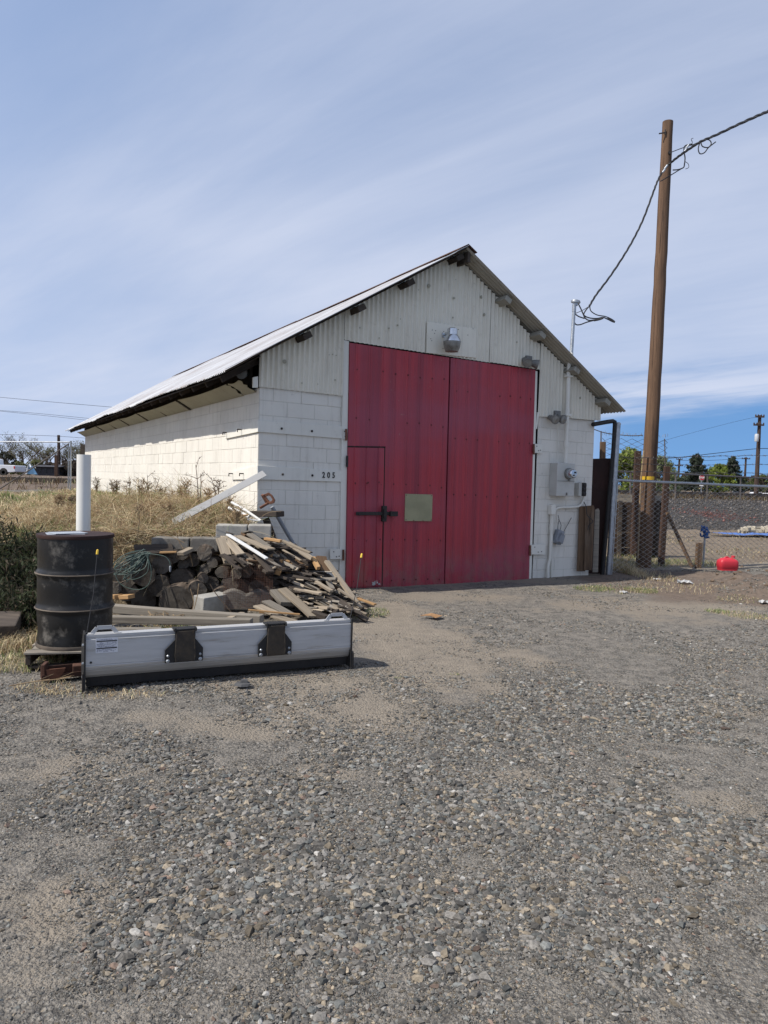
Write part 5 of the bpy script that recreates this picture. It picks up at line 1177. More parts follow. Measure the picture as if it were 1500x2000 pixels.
def concrete():
    def blk(u0, v0, u1, v1, Y0, Y1, dep, lab, mat='concrete', wav=False):
        a = PD(u0, v1, Y0); b = PD(u1, v1, Y1); h = PD(u0, v0, Y0).z - a.z; d = b - a; d.z = 0; L = d.length; R = frame(d); mb = MB()
        c = (a + b) / 2 + R @ Vector((0, dep / 2, h / 2))
        if not wav: mb.box(c, (L, dep, h), R)
        else:
            n = 14; poly = []
            for i in range(n + 1): poly.append((L * i / n - L / 2, h * (.72 + .28 * abs(math.sin(PI * i / n * 2)))))
            mb.prism([a.lerp(b, .5) + R @ Vector((x, 0, z)) for x, z in [(-L / 2, 0)] + poly + [(L / 2, 0)]], R @ Vector((0, dep, 0)))
        o = mb.build('concrete_block', MT[mat], bevel=.012); tag(o, lab, 'concrete block', 'loose concrete blocks around the log stack'); return o
    blk(421, 1026, 482, 1052, 9.10, 9.15, .32, 'grey concrete block with sunlit top, upper left of the topmost pair', 'concrete'); blk(484, 1026, 529, 1052, 9.16, 9.2, .32, 'grey concrete block, upper right of the topmost pair beneath the rotten plank', 'concrete')
    blk(295, 1051, 368, 1074, 8.92, 8.95, .3, 'mossy concrete block above the leftmost logs', 'concdark'); blk(371, 1051, 426, 1078, 8.96, 9.0, .3, 'mossy concrete block between the leftmost block and the topmost pair', 'concdark')
    # loose light block tilted in front of the logs
    c = PD(412, 1178, 8.35); mb = MB(); mb.box(c, (.17, .40, .20), Matrix.Rotation(-.55, 3, 'Z') @ Matrix.Rotation(.10, 3, 'Y')); tag(mb.build('concrete_block', MT['concrete'], bevel=.01), 'pale concrete block standing on end in front of the logs', 'concrete block', 'loose concrete blocks around the log stack')
    blk(426, 1154, 532, 1192, 8.42, 8.5, .2, 'scalloped dark concrete edging block behind the wire mesh', 'concdark', True)
    # wire mesh panel leaning over the logs
    mb = MB(); A, B, C, D = PD(436, 1103, 8.52), PD(532, 1100, 8.62), PD(533, 1186, 8.30), PD(438, 1190, 8.24)
    nx, ny = 30, 26
    for i in range(nx + 1):
        s = i / nx; k = [A.lerp(B, s).lerp(D.lerp(C, s), q / 6) + Vector((0, .02 * math.sin(s * 7 + q), 0)) for q in range(7)]; mb.tube(k, .0018, 3, cap=False)
    for j in range(ny + 1):
        s = j / ny; k = [A.lerp(D, s).lerp(B.lerp(C, s), q / 6) + Vector((0, .02 * math.sin(q / 6 * 7 + s * 6), 0)) for q in range(7)]; mb.tube(k, .0018, 3, cap=False)
    tag(mb.build('wire_mesh', MT['rust']), 'rusty square wire mesh leaning over the right end of the logs', 'wire mesh')
concrete()

def heap():
    P = lambda u, v, Y: PD(u, v, Y)
    special = [
        ((463, 1047, 9.0), (530, 1073, 8.7), .125, .022, 'wood', 'wide pale board at the very top of the heap'), ((445, 1044, 8.95), (521, 1091, 8.55), .055, .02, 'whiteboard', 'narrow whitish board crossing the top left of the heap'),
        ((431, 1051, 8.85), (448, 1102, 8.5), .12, .03, 'wood', 'pale board hanging steeply over the mesh edge'), ((440, 1048, 8.95), (470, 1083, 8.6), .12, .02, 'wood', 'tan board slanting beside the steep pale board'),
        ((487, 1043, 9.1), (524, 1068, 8.8), .09, .025, 'woodgrey', 'grey board just right of the wide top board'), ((518, 1052, 9.0), (549, 1057, 8.9), .06, .03, 'woodfresh', 'orange board end under the topmost concrete block'),
        ((552, 1056, 9.15), (606, 1080, 9.0), .06, .025, 'wood', 'thin board on the right shoulder of the heap'), ((638, 1096, 9.15), (704, 1188, 8.75), .07, .035, 'wood', 'long slender board sloping to the ground by the wicket door'),
        ((627, 1087, 9.2), (636, 1116, 9.05), .13, .03, 'woodbrown', 'short wide brown board standing near the door jamb'), ((551, 1150, 8.45), (613, 1205, 7.95), .12, .024, 'wood', 'pale plank with dark knots lying low at the front of the heap'),
        ((519, 1174, 8.2), (568, 1201, 7.9), .12, .022, 'woodgrey', 'grey board in front of the mesh on the ground'), ((503, 1183, 8.05), (542, 1201, 7.8), .13, .022, 'wood', 'pale weathered board low beside the concrete edging'),
        ((485, 1191, 7.75), (586, 1200, 7.75), .03, .016, 'woodfresh', 'thin yellow stick lying across the low boards'), ((534, 1203, 7.75), (577, 1215, 7.6), .12, .02, 'wood', 'spotted board end right behind the plow top'),
        ((444, 1210, 7.45), (474, 1198, 7.7), .06, .03, 'wood', 'short pale splinter on the long beams'), ((617, 1136, 8.8), (648, 1155, 8.6), .05, .03, 'wood', 'small board end half way down the right side'),
        ((640, 1133, 8.9), (652, 1155, 8.75), .06, .025, 'woodgrey', 'grey upright splinter half way down the right side'), ((699, 1169, 8.9), (733, 1181, 8.75), .05, .02, 'woodfresh', 'yellow split piece on the ground by the doors'),
        ((538, 1154, 8.45), (562, 1180, 8.2), .16, .05, 'woodgrey', 'thick grey beam stub behind the pale plank'), ((576, 1150, 8.6), (626, 1160, 8.5), .07, .025, 'wood', 'board under the right end of the heap'),
        ((612, 1197, 8.05), (640, 1207, 7.9), .08, .05, 'wooddark', 'dark block behind the plow handle'), ((611, 1090, 9.1), (622, 1110, 8.95), .05, .05, 'woodfresh', 'yellow split piece near the top right of the heap'), ((660, 1150, 8.8), (700, 1176, 8.7), .05, .02, 'wood', 'short board on the ground under the long slender board')]
    for a, b, w, th, m, lab in special:
        plank(P(*a), P(*b), w, th, m, 'scrap_board', lab, 'board', 'scrap boards heaped by the shed corner')
    # heap surface: from the topmost blocks down to the foot near the door
    rr = random.Random(21)
    def surf(u): # photo row of the heap crest along the picture, then its front face
        return np.interp(u, [430, 470, 520, 560, 600, 640, 690], [1062, 1052, 1054, 1062, 1082, 1112, 1176])
    names = {'wooddark': 'dark weathered scrap board inside the heap', 'woodgrey': 'grey weathered scrap board inside the heap', 'wood': 'tan weathered scrap board inside the heap', 'woodfresh': 'orange cut board end poking out of the heap', 'woodbrown': 'brown scrap board inside the heap'}
    k = 0
    for layer in range(13):
        for i in range(16):
            u = 448 + 240 * (i + rr.random()) / 16; cr_ = float(surf(u)); f = layer / 12
            foot = float(np.interp(u, [440, 535, 556, 600, 690], [1096, 1104, 1150, 1182, 1188]))
            if foot - cr_ < 6: continue
            v = cr_ + 6 + (foot - cr_ - 8) * f + rr.uniform(-3, 3); Y = 9.15 - .62 * f - (.25 if u < 470 else 0) * f + .1 + rr.uniform(-.05, .1)
            c = P(u, v, Y); m = rr.choices(['wooddark', 'woodgrey', 'wood', 'woodfresh', 'woodbrown'], [9, 1.4, .6, .6, 1.0])[0]  # mostly dark wood, so the heap's shade is put into the boards
            if 540 < u < 600 and 1095 < v < 1125 and rr.random() < .55: m = 'woodfresh'
            th = rr.uniform(.012, .032); w = rr.uniform(.04, .10); L = rr.uniform(.25, .7) if u > 540 else rr.uniform(.2, .4)
            if rr.random() < .55: d = Vector((rr.uniform(.5, 1), rr.uniform(-.9, -.2), rr.uniform(-.55, -.15)))
            else: d = Vector((rr.uniform(.2, .8), rr.uniform(.6, 1), rr.uniform(-.25, .1)))
            d.normalize(); a = c - d * L * .5; b = c + d * L * .5
            g = min(tzs(a.x, a.y) - a.z, 0), min(tzs(b.x, b.y) - b.z, 0)
            if m == 'woodfresh': d = Vector((rr.uniform(-.3, .3), 1, rr.uniform(-.1, .25))).normalized(); a = c - d * .02; b = c + d * .32; w = rr.uniform(.05, .09); th = rr.uniform(.03, .06)
            dz = max(0, tzs(a.x, a.y) + .02 - a.z, tzs(b.x, b.y) + .02 - b.z); dz = min(dz, .12)
            up = (rr.uniform(-.35, .35), rr.uniform(-.5, .2), 1)
            plank(a + Vector((0, 0, dz)), b + Vector((0, 0, dz)), w, th, m, 'scrap_board', names[m], 'board', {'wooddark': 'dark boards in the scrap heap', 'woodgrey': 'grey boards in the scrap heap', 'wood': 'tan boards in the scrap heap', 'woodfresh': 'orange board ends in the scrap heap', 'woodbrown': 'brown boards in the scrap heap'}[m], up=up); k += 1
    for i in range(90):
        u = rr.uniform(555, 700); cr_ = float(surf(u)); foot = float(np.interp(u, [540, 600, 690], [1165, 1188, 1190])); f = rr.random() ** .55; v = cr_ + 4 + (foot - cr_) * f; Y = 9.1 - .70 * f; p = P(u, v, Y); p.z = max(p.z, tzs(p.x, p.y) + .02); a = rr.uniform(-.6, .9); d = Vector((math.cos(a), -abs(math.sin(a)), rr.uniform(-.45, .15))).normalized(); L = rr.uniform(.10, .34)
        plank(p - d * L / 2, p + d * L / 2, rr.uniform(.012, .045), rr.uniform(.006, .016), rr.choice(['wood', 'woodgrey', 'woodgrey', 'wooddark', 'wood']), 'wood_splinter', 'thin weathered splinter lying on the right slope of the board heap', 'splinter', 'splinters on the slope of the heap', up=(rr.uniform(-.6, .6), rr.uniform(-.8, .2), 1), bev=0)
    # splinters and bark along the foot of the heap
    for i in range(46):
        u = rr.uniform(470, 720); v = rr.uniform(1178, 1206) if u < 640 else rr.uniform(1165, 1195); p = G(u, v, .02); p.z = tzs(p.x, p.y) + .02; a = rr.uniform(0, PI); d = Vector((math.cos(a), math.sin(a), rr.uniform(-.05, .15))); L = rr.uniform(.06, .22)
        plank(p - d * L / 2, p + d * L / 2, rr.uniform(.012, .04), rr.uniform(.006, .015), rr.choice(['wood', 'woodgrey', 'woodfresh', 'wooddark', 'wood']), 'wood_splinter', 'loose wood splinter on the ground at the foot of the board heap', 'splinter', 'splinters at the foot of the heap', bev=0)
heap()

def weeds_left():
    rr = random.Random(31)
    def stalk(u, v, h, seed, lab, mat, n=3, tw=5, Y=None):
        r = random.Random(seed); p = PD(u, v, 12.5) if u < 170 else _hit(u, v, C0 - AX * (.18 + .12 * (seed % 4)), AX) if v < 980 else PD(u, v, 10.2); p.z = tzs(p.x, p.y); t = thing('dry_weed', lab, 'weed', p)
        mb = MB()
        for k in range(n):
            a = r.uniform(0, 6.3); ln = r.uniform(.05, .3); top = p + Vector((math.cos(a) * ln * h, math.sin(a) * ln * h * .6, h * r.uniform(.7, 1))); mid = p.lerp(top, .5) + Vector((r.uniform(-.03, .03), 0, .05 * h)); pts = cr([p - Vector((0, 0, .03)), mid, top], 4); mb.tube(pts, [.010 - .006 * i / (len(pts) - 1) for i in range(len(pts))], 4)
            for q in range(tw):
                s = r.uniform(.35, 1); i = min(int(s * (len(pts) - 1)), len(pts) - 2); b0 = pts[i]; a2 = r.uniform(0, 6.3); l2 = h * r.uniform(.08, .28); e = b0 + Vector((math.cos(a2) * l2, math.sin(a2) * l2, l2 * r.uniform(.1, .9))); mb.tube([b0, b0.lerp(e, .5) + Vector((0, 0, .012)), e], [.0055, .004, .002], 3)
                for w in range(3):
                    c = b0.lerp(e, r.uniform(.4, 1)); mb.tube([c, c + Vector((r.uniform(-.04, .04), r.uniform(-.04, .04), r.uniform(-.01, .05)))], [.005, .002], 3)
        mb.build('stems', MT[mat], t)
    # pixel height -> metres
    S = [(296, 955, .75, 'tall dry weed stalks standing before the middle of the white side wall', 'stalkdark', 5, 7), (388, 962, .72, 'single tall dry stem before the side wall', 'stalkdark', 2, 3), (425, 962, .5, 'branched brown weed near the side wall straps', 'stalkdark', 3, 9),
         (190, 950, .5, 'spiky brown weed right behind the white pipe', 'stalkdark', 5, 9), (252, 958, .5, 'thin brown weed between pipe and tall stalks', 'stalkdark', 4, 8), (345, 962, .36, 'low brown weed under the side wall', 'stalk', 5, 8), (140, 945, .32, 'reddish brown weed left of the white pipe', 'stalkdark', 7, 9), (448, 975, .3, 'pale dry weed beside the white pipe offcuts', 'stalk', 6, 9), (115, 950, .26, 'small brown weed on the bank crest', 'stalk', 7, 9), (330, 985, .26, 'pale tangled weed on the sunny bank', 'stalk', 8, 8), (270, 1000, .28, 'brown tangled weed above the logs', 'stalk', 9, 9), (215, 985, .34, 'matted brown weed to the right of the pipe', 'stalk', 10, 9), (235, 1040, .25, 'pale weed drooping behind the drum', 'stalk', 8, 8), (276, 957, .5, 'thin pale weed left of the tallest stalks', 'stalk', 5, 9), (318, 960, .38, 'brown weed right of the tallest stalks', 'stalkdark', 6, 9), (365, 964, .42, 'wiry weed before the middle of the white wall', 'stalk', 5, 9), (225, 955, .4, 'bushy brown weed near the far part of the side wall', 'stalkdark', 9, 9), (460, 976, .36, 'wispy weed under the upper end of the leaning board', 'stalk', 5, 9), (405, 966, .36, 'pale wispy weed near the wall hooks', 'stalk', 6, 9), (178, 985, .4, 'tangled brown weed against the white pipe', 'stalkdark', 10, 9), (120, 985, .35, 'tall straw weed left of the pipe', 'stalk', 9, 9), (400, 1000, .22, 'short straw weed below the leaning board', 'stalk', 8, 8)]
    for k, (u, v, h, lab, m, n, tw) in enumerate(S): stalk(u, v, h, 50 + k, lab, m, n, tw)
    # bent pale straws over the logs
    for k, (pp, lab) in enumerate(((((245, 1062), (300, 1045), (360, 1022), (385, 1012)), 'long pale straw arching above the left concrete blocks'), (((256, 1033), (290, 1042), (330, 1047), (360, 1060)), 'long pale straw drooping over the left concrete block'), (((215, 1094), (250, 1082), (280, 1078)), 'pale straw behind the green cable'), (((270, 1000), (272, 1020), (268, 1052)), 'upright pale straw above the log stack'), (((342, 1035), (350, 1058), (358, 1072)), 'straw hanging over the concrete block edge'))):
        mb = MB(); mb.tube(cr([PD(u, v, 8.75) for u, v in pp], 5), .0045, 5); tag(mb.build('straw', MT['stalk']), lab, 'straw')
    for k, (pp, lab) in enumerate(((((18, 1340), (70, 1331), (110, 1327), (160, 1316)), 'pale bare twig lying in front of the rusty channel'), (((410, 1140), (422, 1160), (455, 1200)), 'dark dead twig leaning on the wire mesh'), (((388, 1140), (385, 1165), (378, 1192)), 'thin straw standing before the logs'), (((372, 1150), (378, 1175), (374, 1195)), 'second thin straw standing before the largest log'))):
        Y = 8.1 if k else None; pts = [PD(u, v, 8.0) if k else G(u, v, .02) for u, v in pp]; mb = MB(); mb.tube(cr(pts, 5), .005, 5)
        if not k:
            for q in (1, 2): mb.tube([pts[q], pts[q] + Vector((.12, -.03, .03))], [.004, .002], 4); mb.tube([pts[q], pts[q] + Vector((.10, .08, .04))], [.004, .002], 4)
        tag(mb.build('twig', MT['stalk'] if k != 1 else MT['stalkdark']), lab, 'twig')
    # dry root tangle behind the plow
    c = G(325, 1222, .05); t = thing('dry_tumbleweed', 'pale dry root tangle lying behind the plow blade', 'tumbleweed', c); mb = MB()
    for i in range(70):
        a = rr.uniform(0, 6.3); b = rr.uniform(0, 6.3); p = c + Vector((rr.uniform(-.22, .22), rr.uniform(-.15, .15), rr.uniform(0, .13))); d = Vector((math.cos(a), math.sin(a), rr.uniform(-.3, .6))) * rr.uniform(.05, .13); e = p + d; e2 = e + Vector((math.cos(b), math.sin(b), -.3)) * .08; mb.tube(cr([p, e, e2], 4), .003, 4)
    mb.build('roots', MT['stalk'], t)
    # leafy shrubs at the left edge, leaf colours darkened to paint in shade
    def shrub(u, v, Y, w, h, n, seed, lab):
        r = np.random.RandomState(seed); p = PD(u, v, Y); p.z = tzs(p.x, p.y); t = thing('shrub', lab, 'shrub', p); mb = MB(); q = random.Random(seed); tips = []
        for k in range(22):
            a = q.uniform(0, 6.3); l = q.uniform(.2, 1); e = p + Vector((math.cos(a) * w * l * .5, math.sin(a) * w * l * .5, h * q.uniform(.5, 1) * (1 - .45 * l * l))); mb.tube(cr([p, p.lerp(e, .5) + Vector((0, 0, .08 * h)), e], 4), [.008 - .0007 * i for i in range(9)], 4); tips.append(e); tips.append(p.lerp(e, .75) + Vector((0, 0, .05 * h))); tips.append(p.lerp(e, .5))
        mb.build('stems', MT['stalkdark'], t)
        T = np.array([x[:] for x in tips]); c = T[r.randint(len(T), size=n)] + r.randn(n, 3) * np.array([.09, .09, .08]) * w
        c[:, 2] = np.maximum(c[:, 2], p.z + .01)
        leafs('foliage', c, .016, r, [(.032, .042, .018), (.045, .06, .024), (.06, .06, .034), (.085, .066, .044), (.024, .03, .016)], t, long=2.6)
    shrub(28, 1070, 8.9, 1.0, .95, 6500, 1, 'dark green feathery shrub at the left edge, highest on the bank'); shrub(40, 1140, 8.2, .95, .75, 6500, 2, 'dark green feathery shrub at the left edge behind the drum'); shrub(-20, 1130, 8.4, 1.1, .9, 7000, 3, 'dark shrub cut by the left frame edge'); shrub(18, 1200, 7.6, .8, .42, 6000, 4, 'low dark weed clump behind the timber block'); shrub(85, 1185, 7.5, .45, .5, 4500, 5, 'brownish green weed clump touching the drum')
def leafs(name, C, s, r, cols, parent, long=1.0, flat=0, top=None):
    n = len(C); a = r.rand(n) * 2 * PI; b = (r.rand(n) - .5) * PI * .9; d = np.stack([np.cos(a) * np.cos(b), np.sin(a) * np.cos(b), np.sin(b)], 1); e = np.cross(d, r.randn(n, 3)); e /= np.linalg.norm(e, axis=1)[:, None] + 1e-9
    sc = s * (.6 + .8 * r.rand(n))[:, None]; d = d * sc * long; e = e * sc * .5
    I = np.array(WM[parent.name].inverted().translation[:]); Cl = C + I
    V = np.stack([Cl - d - e * .4, Cl - d * .2 - e, Cl + d, Cl - d * .2 + e], 1).reshape(-1, 3); f = (np.arange(n) * 4)[:, None] + np.array([[0, 1, 2, 3]])
    cc = np.array(cols)[r.randint(len(cols), size=n)] * (.7 + .6 * r.rand(n))[:, None]; cc = np.concatenate([cc, np.ones((n, 1))], 1)
    o = numesh(name, V, f, MT['leaf'], np.repeat(cc, 4, 0)); o.parent = parent; return o
weeds_left()
# ------------------------------------------------------------------ right side: pole, fences, yard behind
def pole_and_wires():
    Y = 14.9; top = PD(1304, 238, Y); bot = PD(1256, 1112, Y); t = thing('utility_pole', 'tall brown wooden utility pole with yellow band behind the chain link fence', 'utility pole', (bot.x, bot.y, 0))
    n = 28; rr = random.Random(3); mb = MB(); pts = []; rad = []
    for i in range(n + 1):
        s = i / n; pts.append(bot.lerp(top, s) + Vector((rr.uniform(-.006, .006) + .05 * math.sin(s * PI) * .4, 0, 0))); rad.append((.152 - .052 * s) * (1 + rr.uniform(-.012, .012)))
    pts[0].z = -.1; mb.tube(pts, rad, 18); mb.build('pole_shaft', MT['pole'], t, smooth=.8)
    c = PD(1265.5, 934, Y); mb = MB(); r = .146; mb.lathe([(r, -.035), (r + .004, -.035), (r + .004, .035), (r, .035)], Matrix.Translation(c), 24); mb.build('yellow_band', MT['yelltag'], t)
    p = PD(1299, 259, Y - .1); mb = MB(); mb.bar(p, PD(1287, 261, Y - .1), .02, .02); mb.bar(p + Vector((0, 0, -.04)), p + Vector((0, 0, .06)), .02, .02); mb.build('top_bolt', MT['iron'], t)
    mb = MB(); q = PD(1307, 299, Y - .1); mb.lathe([(.03, -.03), (.03, .03)], Matrix.Translation(q) @ Matrix.Rotation(PI / 2, 4, 'X'), 10); mb.build('eye_bolt', MT['iron'], t)
    mb = MB(); mb.tube([PD(1257.5, 880, Y - .16), PD(1252, 935, Y - .17), PD(1249, 1000, Y - .18), PD(1246, 1090, Y - .18)], .016, 6); mb.build('ground_wire_strip', MT['stalk'], t)
    # service drop
    W = lambda u, v, y=Y - .18: PD(u, v, y)
    b = thing('service_cable', 'twisted black service cable running from the pole down to the mast', 'cable', top)
    mb = MB(); run = [(1151, 598), (1165, 575), (1190, 542), (1218, 500), (1240, 462), (1258, 424), (1275, 378), (1285, 352), (1297, 330)]
    ys = [13.6 + 1.1 * i / (len(run) - 1) for i in range(len(run))]; base = cr([PD(u, v, y) for (u, v), y in zip(run, ys)], 8)
    for ph in (0, 2.1, 4.2): mb.tube([p + Vector((math.cos(i * .7 + ph), 0, math.sin(i * .7 + ph))) * .011 for i, p in enumerate(base)], .0105, 5)
    mb.build('drop_line', MT['black_plastic'], b)
    mb = MB(); run = [(1297, 330), (1312, 316), (1330, 302), (1352, 287), (1370, 276), (1400, 263), (1440, 244), (1480, 226), (1512, 212), (1600, 170)]
    ys = [14.6, 14.5, 14.2, 13.9, 13.6, 13.0, 12.2, 11.4, 10.8, 9.4]; base = cr([PD(u, v, y) for (u, v), y in zip(run, ys)], 8)
    for ph in (0, 2.1, 4.2): mb.tube([p + Vector((math.cos(i * .6 + ph), 0, math.sin(i * .6 + ph))) * .013 for i, p in enumerate(base)], .0125, 5)
    mb.build('street_line', MT['black_plastic'], b)
    mb = MB(); T = lambda L, r=.010, y=14.3: mb.tube(cr([PD(u, v, y) for u, v in L], 5), r, 5)
    T([(1307, 299), (1330, 290), (1352, 283), (1366, 277)], .008); T([(1352, 281), (1338, 285), (1336, 296), (1338, 308), (1337, 320), (1335, 327), (1325, 331), (1314, 332)], .012); T([(1335, 327), (1320, 336), (1304, 346), (1290, 354)], .010)
    T([(1366, 276), (1371, 274), (1384, 273), (1389, 280), (1383, 288), (1372, 286), (1368, 278), (1364, 290), (1367, 300), (1376, 298), (1384, 288), (1398, 277)], .011); T([(1337, 315), (1344, 320), (1345, 327), (1339, 330)], .006); T([(1340, 285), (1352, 280), (1350, 272), (1354, 270)], .006)
    mb.build('pole_loops', MT['black_plastic'], b)
    for (u, v) in ((1340, 290), (1337, 296), (1298, 330), (1294, 337)): mb = MB(); p = W(u, v, 14.25); mb.tube([p, p + Vector((.05, 0, .07))], .018, 7); mb.build('splice_clamp', MT['galv'], b)
    mb = MB(); T = lambda L, r=.012, y=13.55: mb.tube(cr([PD(u, v, y) for u, v in L], 5), r, 5)
    T([(1125, 590), (1123, 605), (1121, 622), (1124, 633), (1133, 634), (1147, 629), (1163, 625), (1176, 622)]); T([(1128, 590), (1135, 604), (1141, 616), (1152, 621), (1166, 622), (1178, 620), (1188, 624), (1200, 629)]); T([(1151, 598), (1144, 606), (1140, 616), (1148, 625), (1160, 625), (1176, 622)]); T([(1152, 596), (1154, 607), (1166, 615), (1182, 618), (1194, 623), (1201, 628)], .010)
    T([(1122, 612), (1130, 618), (1142, 622)]); T([(1151, 598), (1138, 606), (1124, 612)], .006); T([(1124, 590), (1124, 612), (1120, 618)], .008); T([(1186, 622), (1195, 627), (1201, 629)], .018); T([(1160, 626), (1170, 624), (1178, 621)], .018)
    mb.build('mast_loops', MT['black_plastic'], b)
pole_and_wires()

def chain(name, parent, A, B, h0, h1, r, mesh=.092, sag=0.0, zfun=None, mat='wire'):
    """diamond mesh between the ground points A and B from height h0 to h1"""
    d = (B - A); L = math.hypot(d.x, d.y); d.normalize(); n = int(L / mesh); rows = int((h1 - h0) / mesh); rr = random.Random(4); V = []; Fc = []
    nrm = Vector((-d.y, d.x, 0)); co = []; fs = []
    w = lambda x, z: .012 * math.sin(x * 3.1 + z * 2.2) + .006 * math.sin(x * 11)
    for i in range(n + 1):
        pts = []
        for k in range(rows * 2 + 1):
            x = (i + (.5 if (k + i) % 2 else -.5) * 1.03) * mesh; z = h0 + k * mesh * .5; x = min(max(x, 0), L); p = A + d * x + nrm * (w(x, z) + (.003 if k % 2 else -.003)); p.z = A.z + (B.z - A.z) * x / L + z; pts.append(p)
        o = len(co)
        for p in pts:
            for a in (0, 2.1, 4.2): co.append((p.x + d.x * math.cos(a) * r, p.y + d.y * math.cos(a) * r - .7 * math.sin(a) * r, p.z + (math.sin(a) * r * .6)))
        for k in range(len(pts) - 1):
            for j in range(3): fs.append((o + k * 3 + j, o + k * 3 + (j + 1) % 3, o + k * 3 + 3 + (j + 1) % 3, o + k * 3 + 3 + j))
    co = np.array(co); I = WM[parent.name].inverted().translation; co = co + np.array(I[:]); o = numesh(name, co, np.array(fs), MT[mat]); o.parent = parent; return o
def fence():
    A = G(1188, 1121); A.z = 0; d = AX; B = A + d * 6.4
    fr = Matrix.Rotation(ANG, 3, 'Z')
    t = thing('chain_link_fence', 'near chain link fence panel with galvanised rail running right from the shed', 'fence', A)
    topz = PD(1207, 827, A.y).z; ptop = PD(1207.5, 827, A.y); pb = A.copy(); pb.z = -.05
    mb = MB(); mb.tube([pb, ptop], .046, 14); mb.lathe([(.05, -.03), (.05, .0), (.03, .02), (0, .025)], Matrix.Translation(ptop), 14); mb.build('terminal_post', MT['galv'], t, smooth=.8)
    zr_ = PD(1205, 938, A.y).z; railA = pb.lerp(ptop, (zr_ + .05) / (ptop.z + .05)); railB = B.copy(); railB.z = zr_ + .02
    railB = _hit(1508, 951, A, AY); rb2 = railA + (railB - railA) * 1.35
    print('rail', railA[:], railB[:])
    mb = MB(); n = 26; mb.tube([railA.lerp(rb2, i / n) + Vector((0, 0, R_.uniform(-.003, .003))) for i in range(n + 1)], .024, 10); 
    mb.build('top_rail', MT['galv'], t, smooth=.8)
    # twisted tops of the mesh over the rail
    mb = MB(); L = (rb2 - railA).length; dd = (rb2 - railA).normalized()
    k = 0; x = .05
    while x < L: p = railA + dd * x; mb.tube([p + Vector((0, 0, -.03)), p + Vector((0, -.028, .012)), p + Vector((.012, 0, .034))], .004, 4); x += .052
    o = mb.build('mesh_ties', MT['galv'], t); o['kind'] = 'stuff'
    hh = railA.z - .02
    chain('fence_mesh', t, A + dd * .03, A + AX * 7.0, .02, hh, .0050, mat='wire')
    for f in (.12, .33, .52, .69, .80): p = pb.lerp(ptop, f * .78); mb = MB(); mb.lathe([(.053, -.015), (.053, .015)], Matrix.Translation(p), 12); mb.bar(p + Vector((.0, -.02, 0)), p + Vector((.09, .03, 0)), .02, .012); mb.build('tension_band', MT['galv'], t)
    mb = MB(); q = AX * .075 + Vector((0, -.03, 0)); mb.tube([pb + q, pb.lerp(ptop, .62) + q], .009, 6); mb.build('tension_bar', MT['galv'], t)
    # black down pipe by the post
    mb = MB(); a = at_(1160, 830, .0); pts = [PD(1158, 829, A.y - .35), PD(1186, 824, A.y - .1), PD(1197, 822.5, A.y), PD(1200.5, 824, A.y), PD(1201, 830, A.y), PD(1198, 880, A.y), PD(1176, 1124, A.y)]; mb.tube(pts, .040, 12); tag(mb.build('down_pipe', MT['blackpaint'], smooth=.9), 'black bent pipe standing next to the galvanised fence post', 'pipe')
    # rusty sheet between shed and post
    Y = A.y + .12; c = [PD(1153, 896, Y), PD(1196, 895, Y), PD(1178, 1126, Y), PD(1130, 1126, Y)]; mb = MB(); mb.prism(c, (0.005, .012, 0)); tag(mb.build('rusty_sheet', MT['rustsheet'], bevel=.002), 'tall dark rusty steel sheet between shed corner and fence post', 'metal sheet')
    # upright boards leaning against the wall corner
    for k, (u0, u1, v0, ub0, ub1, vb, Yo, m, lab) in enumerate(((1131, 1149, 989, 1126, 1143, 1116, -.20, 'boardv', 'brown upright board leaning on the wall corner, leftmost of three'), (1143, 1161, 988, 1141, 1156, 1114, -.24, 'boardv', 'split brown upright board, middle of the three by the wall corner'), (1162, 1171, 994, 1157, 1168, 1118, -.14, 'woodgrey', 'thin grey upright board, rightmost of the three by the wall corner'))):
        Yb = A.y - .2 + Yo; c = [PD(u0, v0 + 2, Yb), PD(u0 + 3, v0, Yb), PD(u1 - 2, v0 - 1, Yb), PD(u1, v0 + 4, Yb), PD(ub1, vb, Yb - .05), PD(ub0, vb, Yb - .05)]; mb = MB(); mb.prism(c, (.01, .03, 0)); tag(mb.build('upright_board', MT[m], bevel=.004), lab, 'board')
    mb = MB(); Yb = A.y - .5; mb.tube(cr([PD(u, v, Yb) for u, v in ((1140, 980), (1145, 990), (1147, 1006), (1158, 1018), (1150, 1026), (1148, 1036))], 5), .007, 5); tag(mb.build('cable_scrap', MT['black_plastic']), 'loose dark cable hanging over the upright boards', 'cable')
    # wooden posts
    def post(u0, v0, u1, v1, Y, w, lab, m='postbrown', zb=True):
        a = PD(u0, v0, Y); b = PD(u1, v1, Y); b.z = min(b.z, -.02) if zb else b.z; mb = MB(); mb.bar(b, a, w, w * .9, (0, -1, 0)); return tag(mb.build('fence_post', MT[m], bevel=.006), lab, 'post')
    post(1177.5, 863, 1172, 1090, A.y + .9, .10, 'pale wooden post top showing above the rusty sheet', 'boardv'); post(1246, 881, 1236, 1100, 16.9, .13, 'dark wooden post left of the utility pole'); post(1303, 911, 1291, 1102, 15.4, .115, 'brown square post right of the utility pole')
    mb = MB(); a = PD(1303, 1001, 15.35); b = PD(1352, 1108, 14.9); mb.bar(a, b, .075, .055); tag(mb.build('brace_pole', MT['boardv'], bevel=.008), 'slanting wooden brace propped against the brown square post', 'brace')
    post(1366, 1060, 1363, 1110, 15.2, .11, 'short brown stub post beside the thin steel pipe', 'boardv')
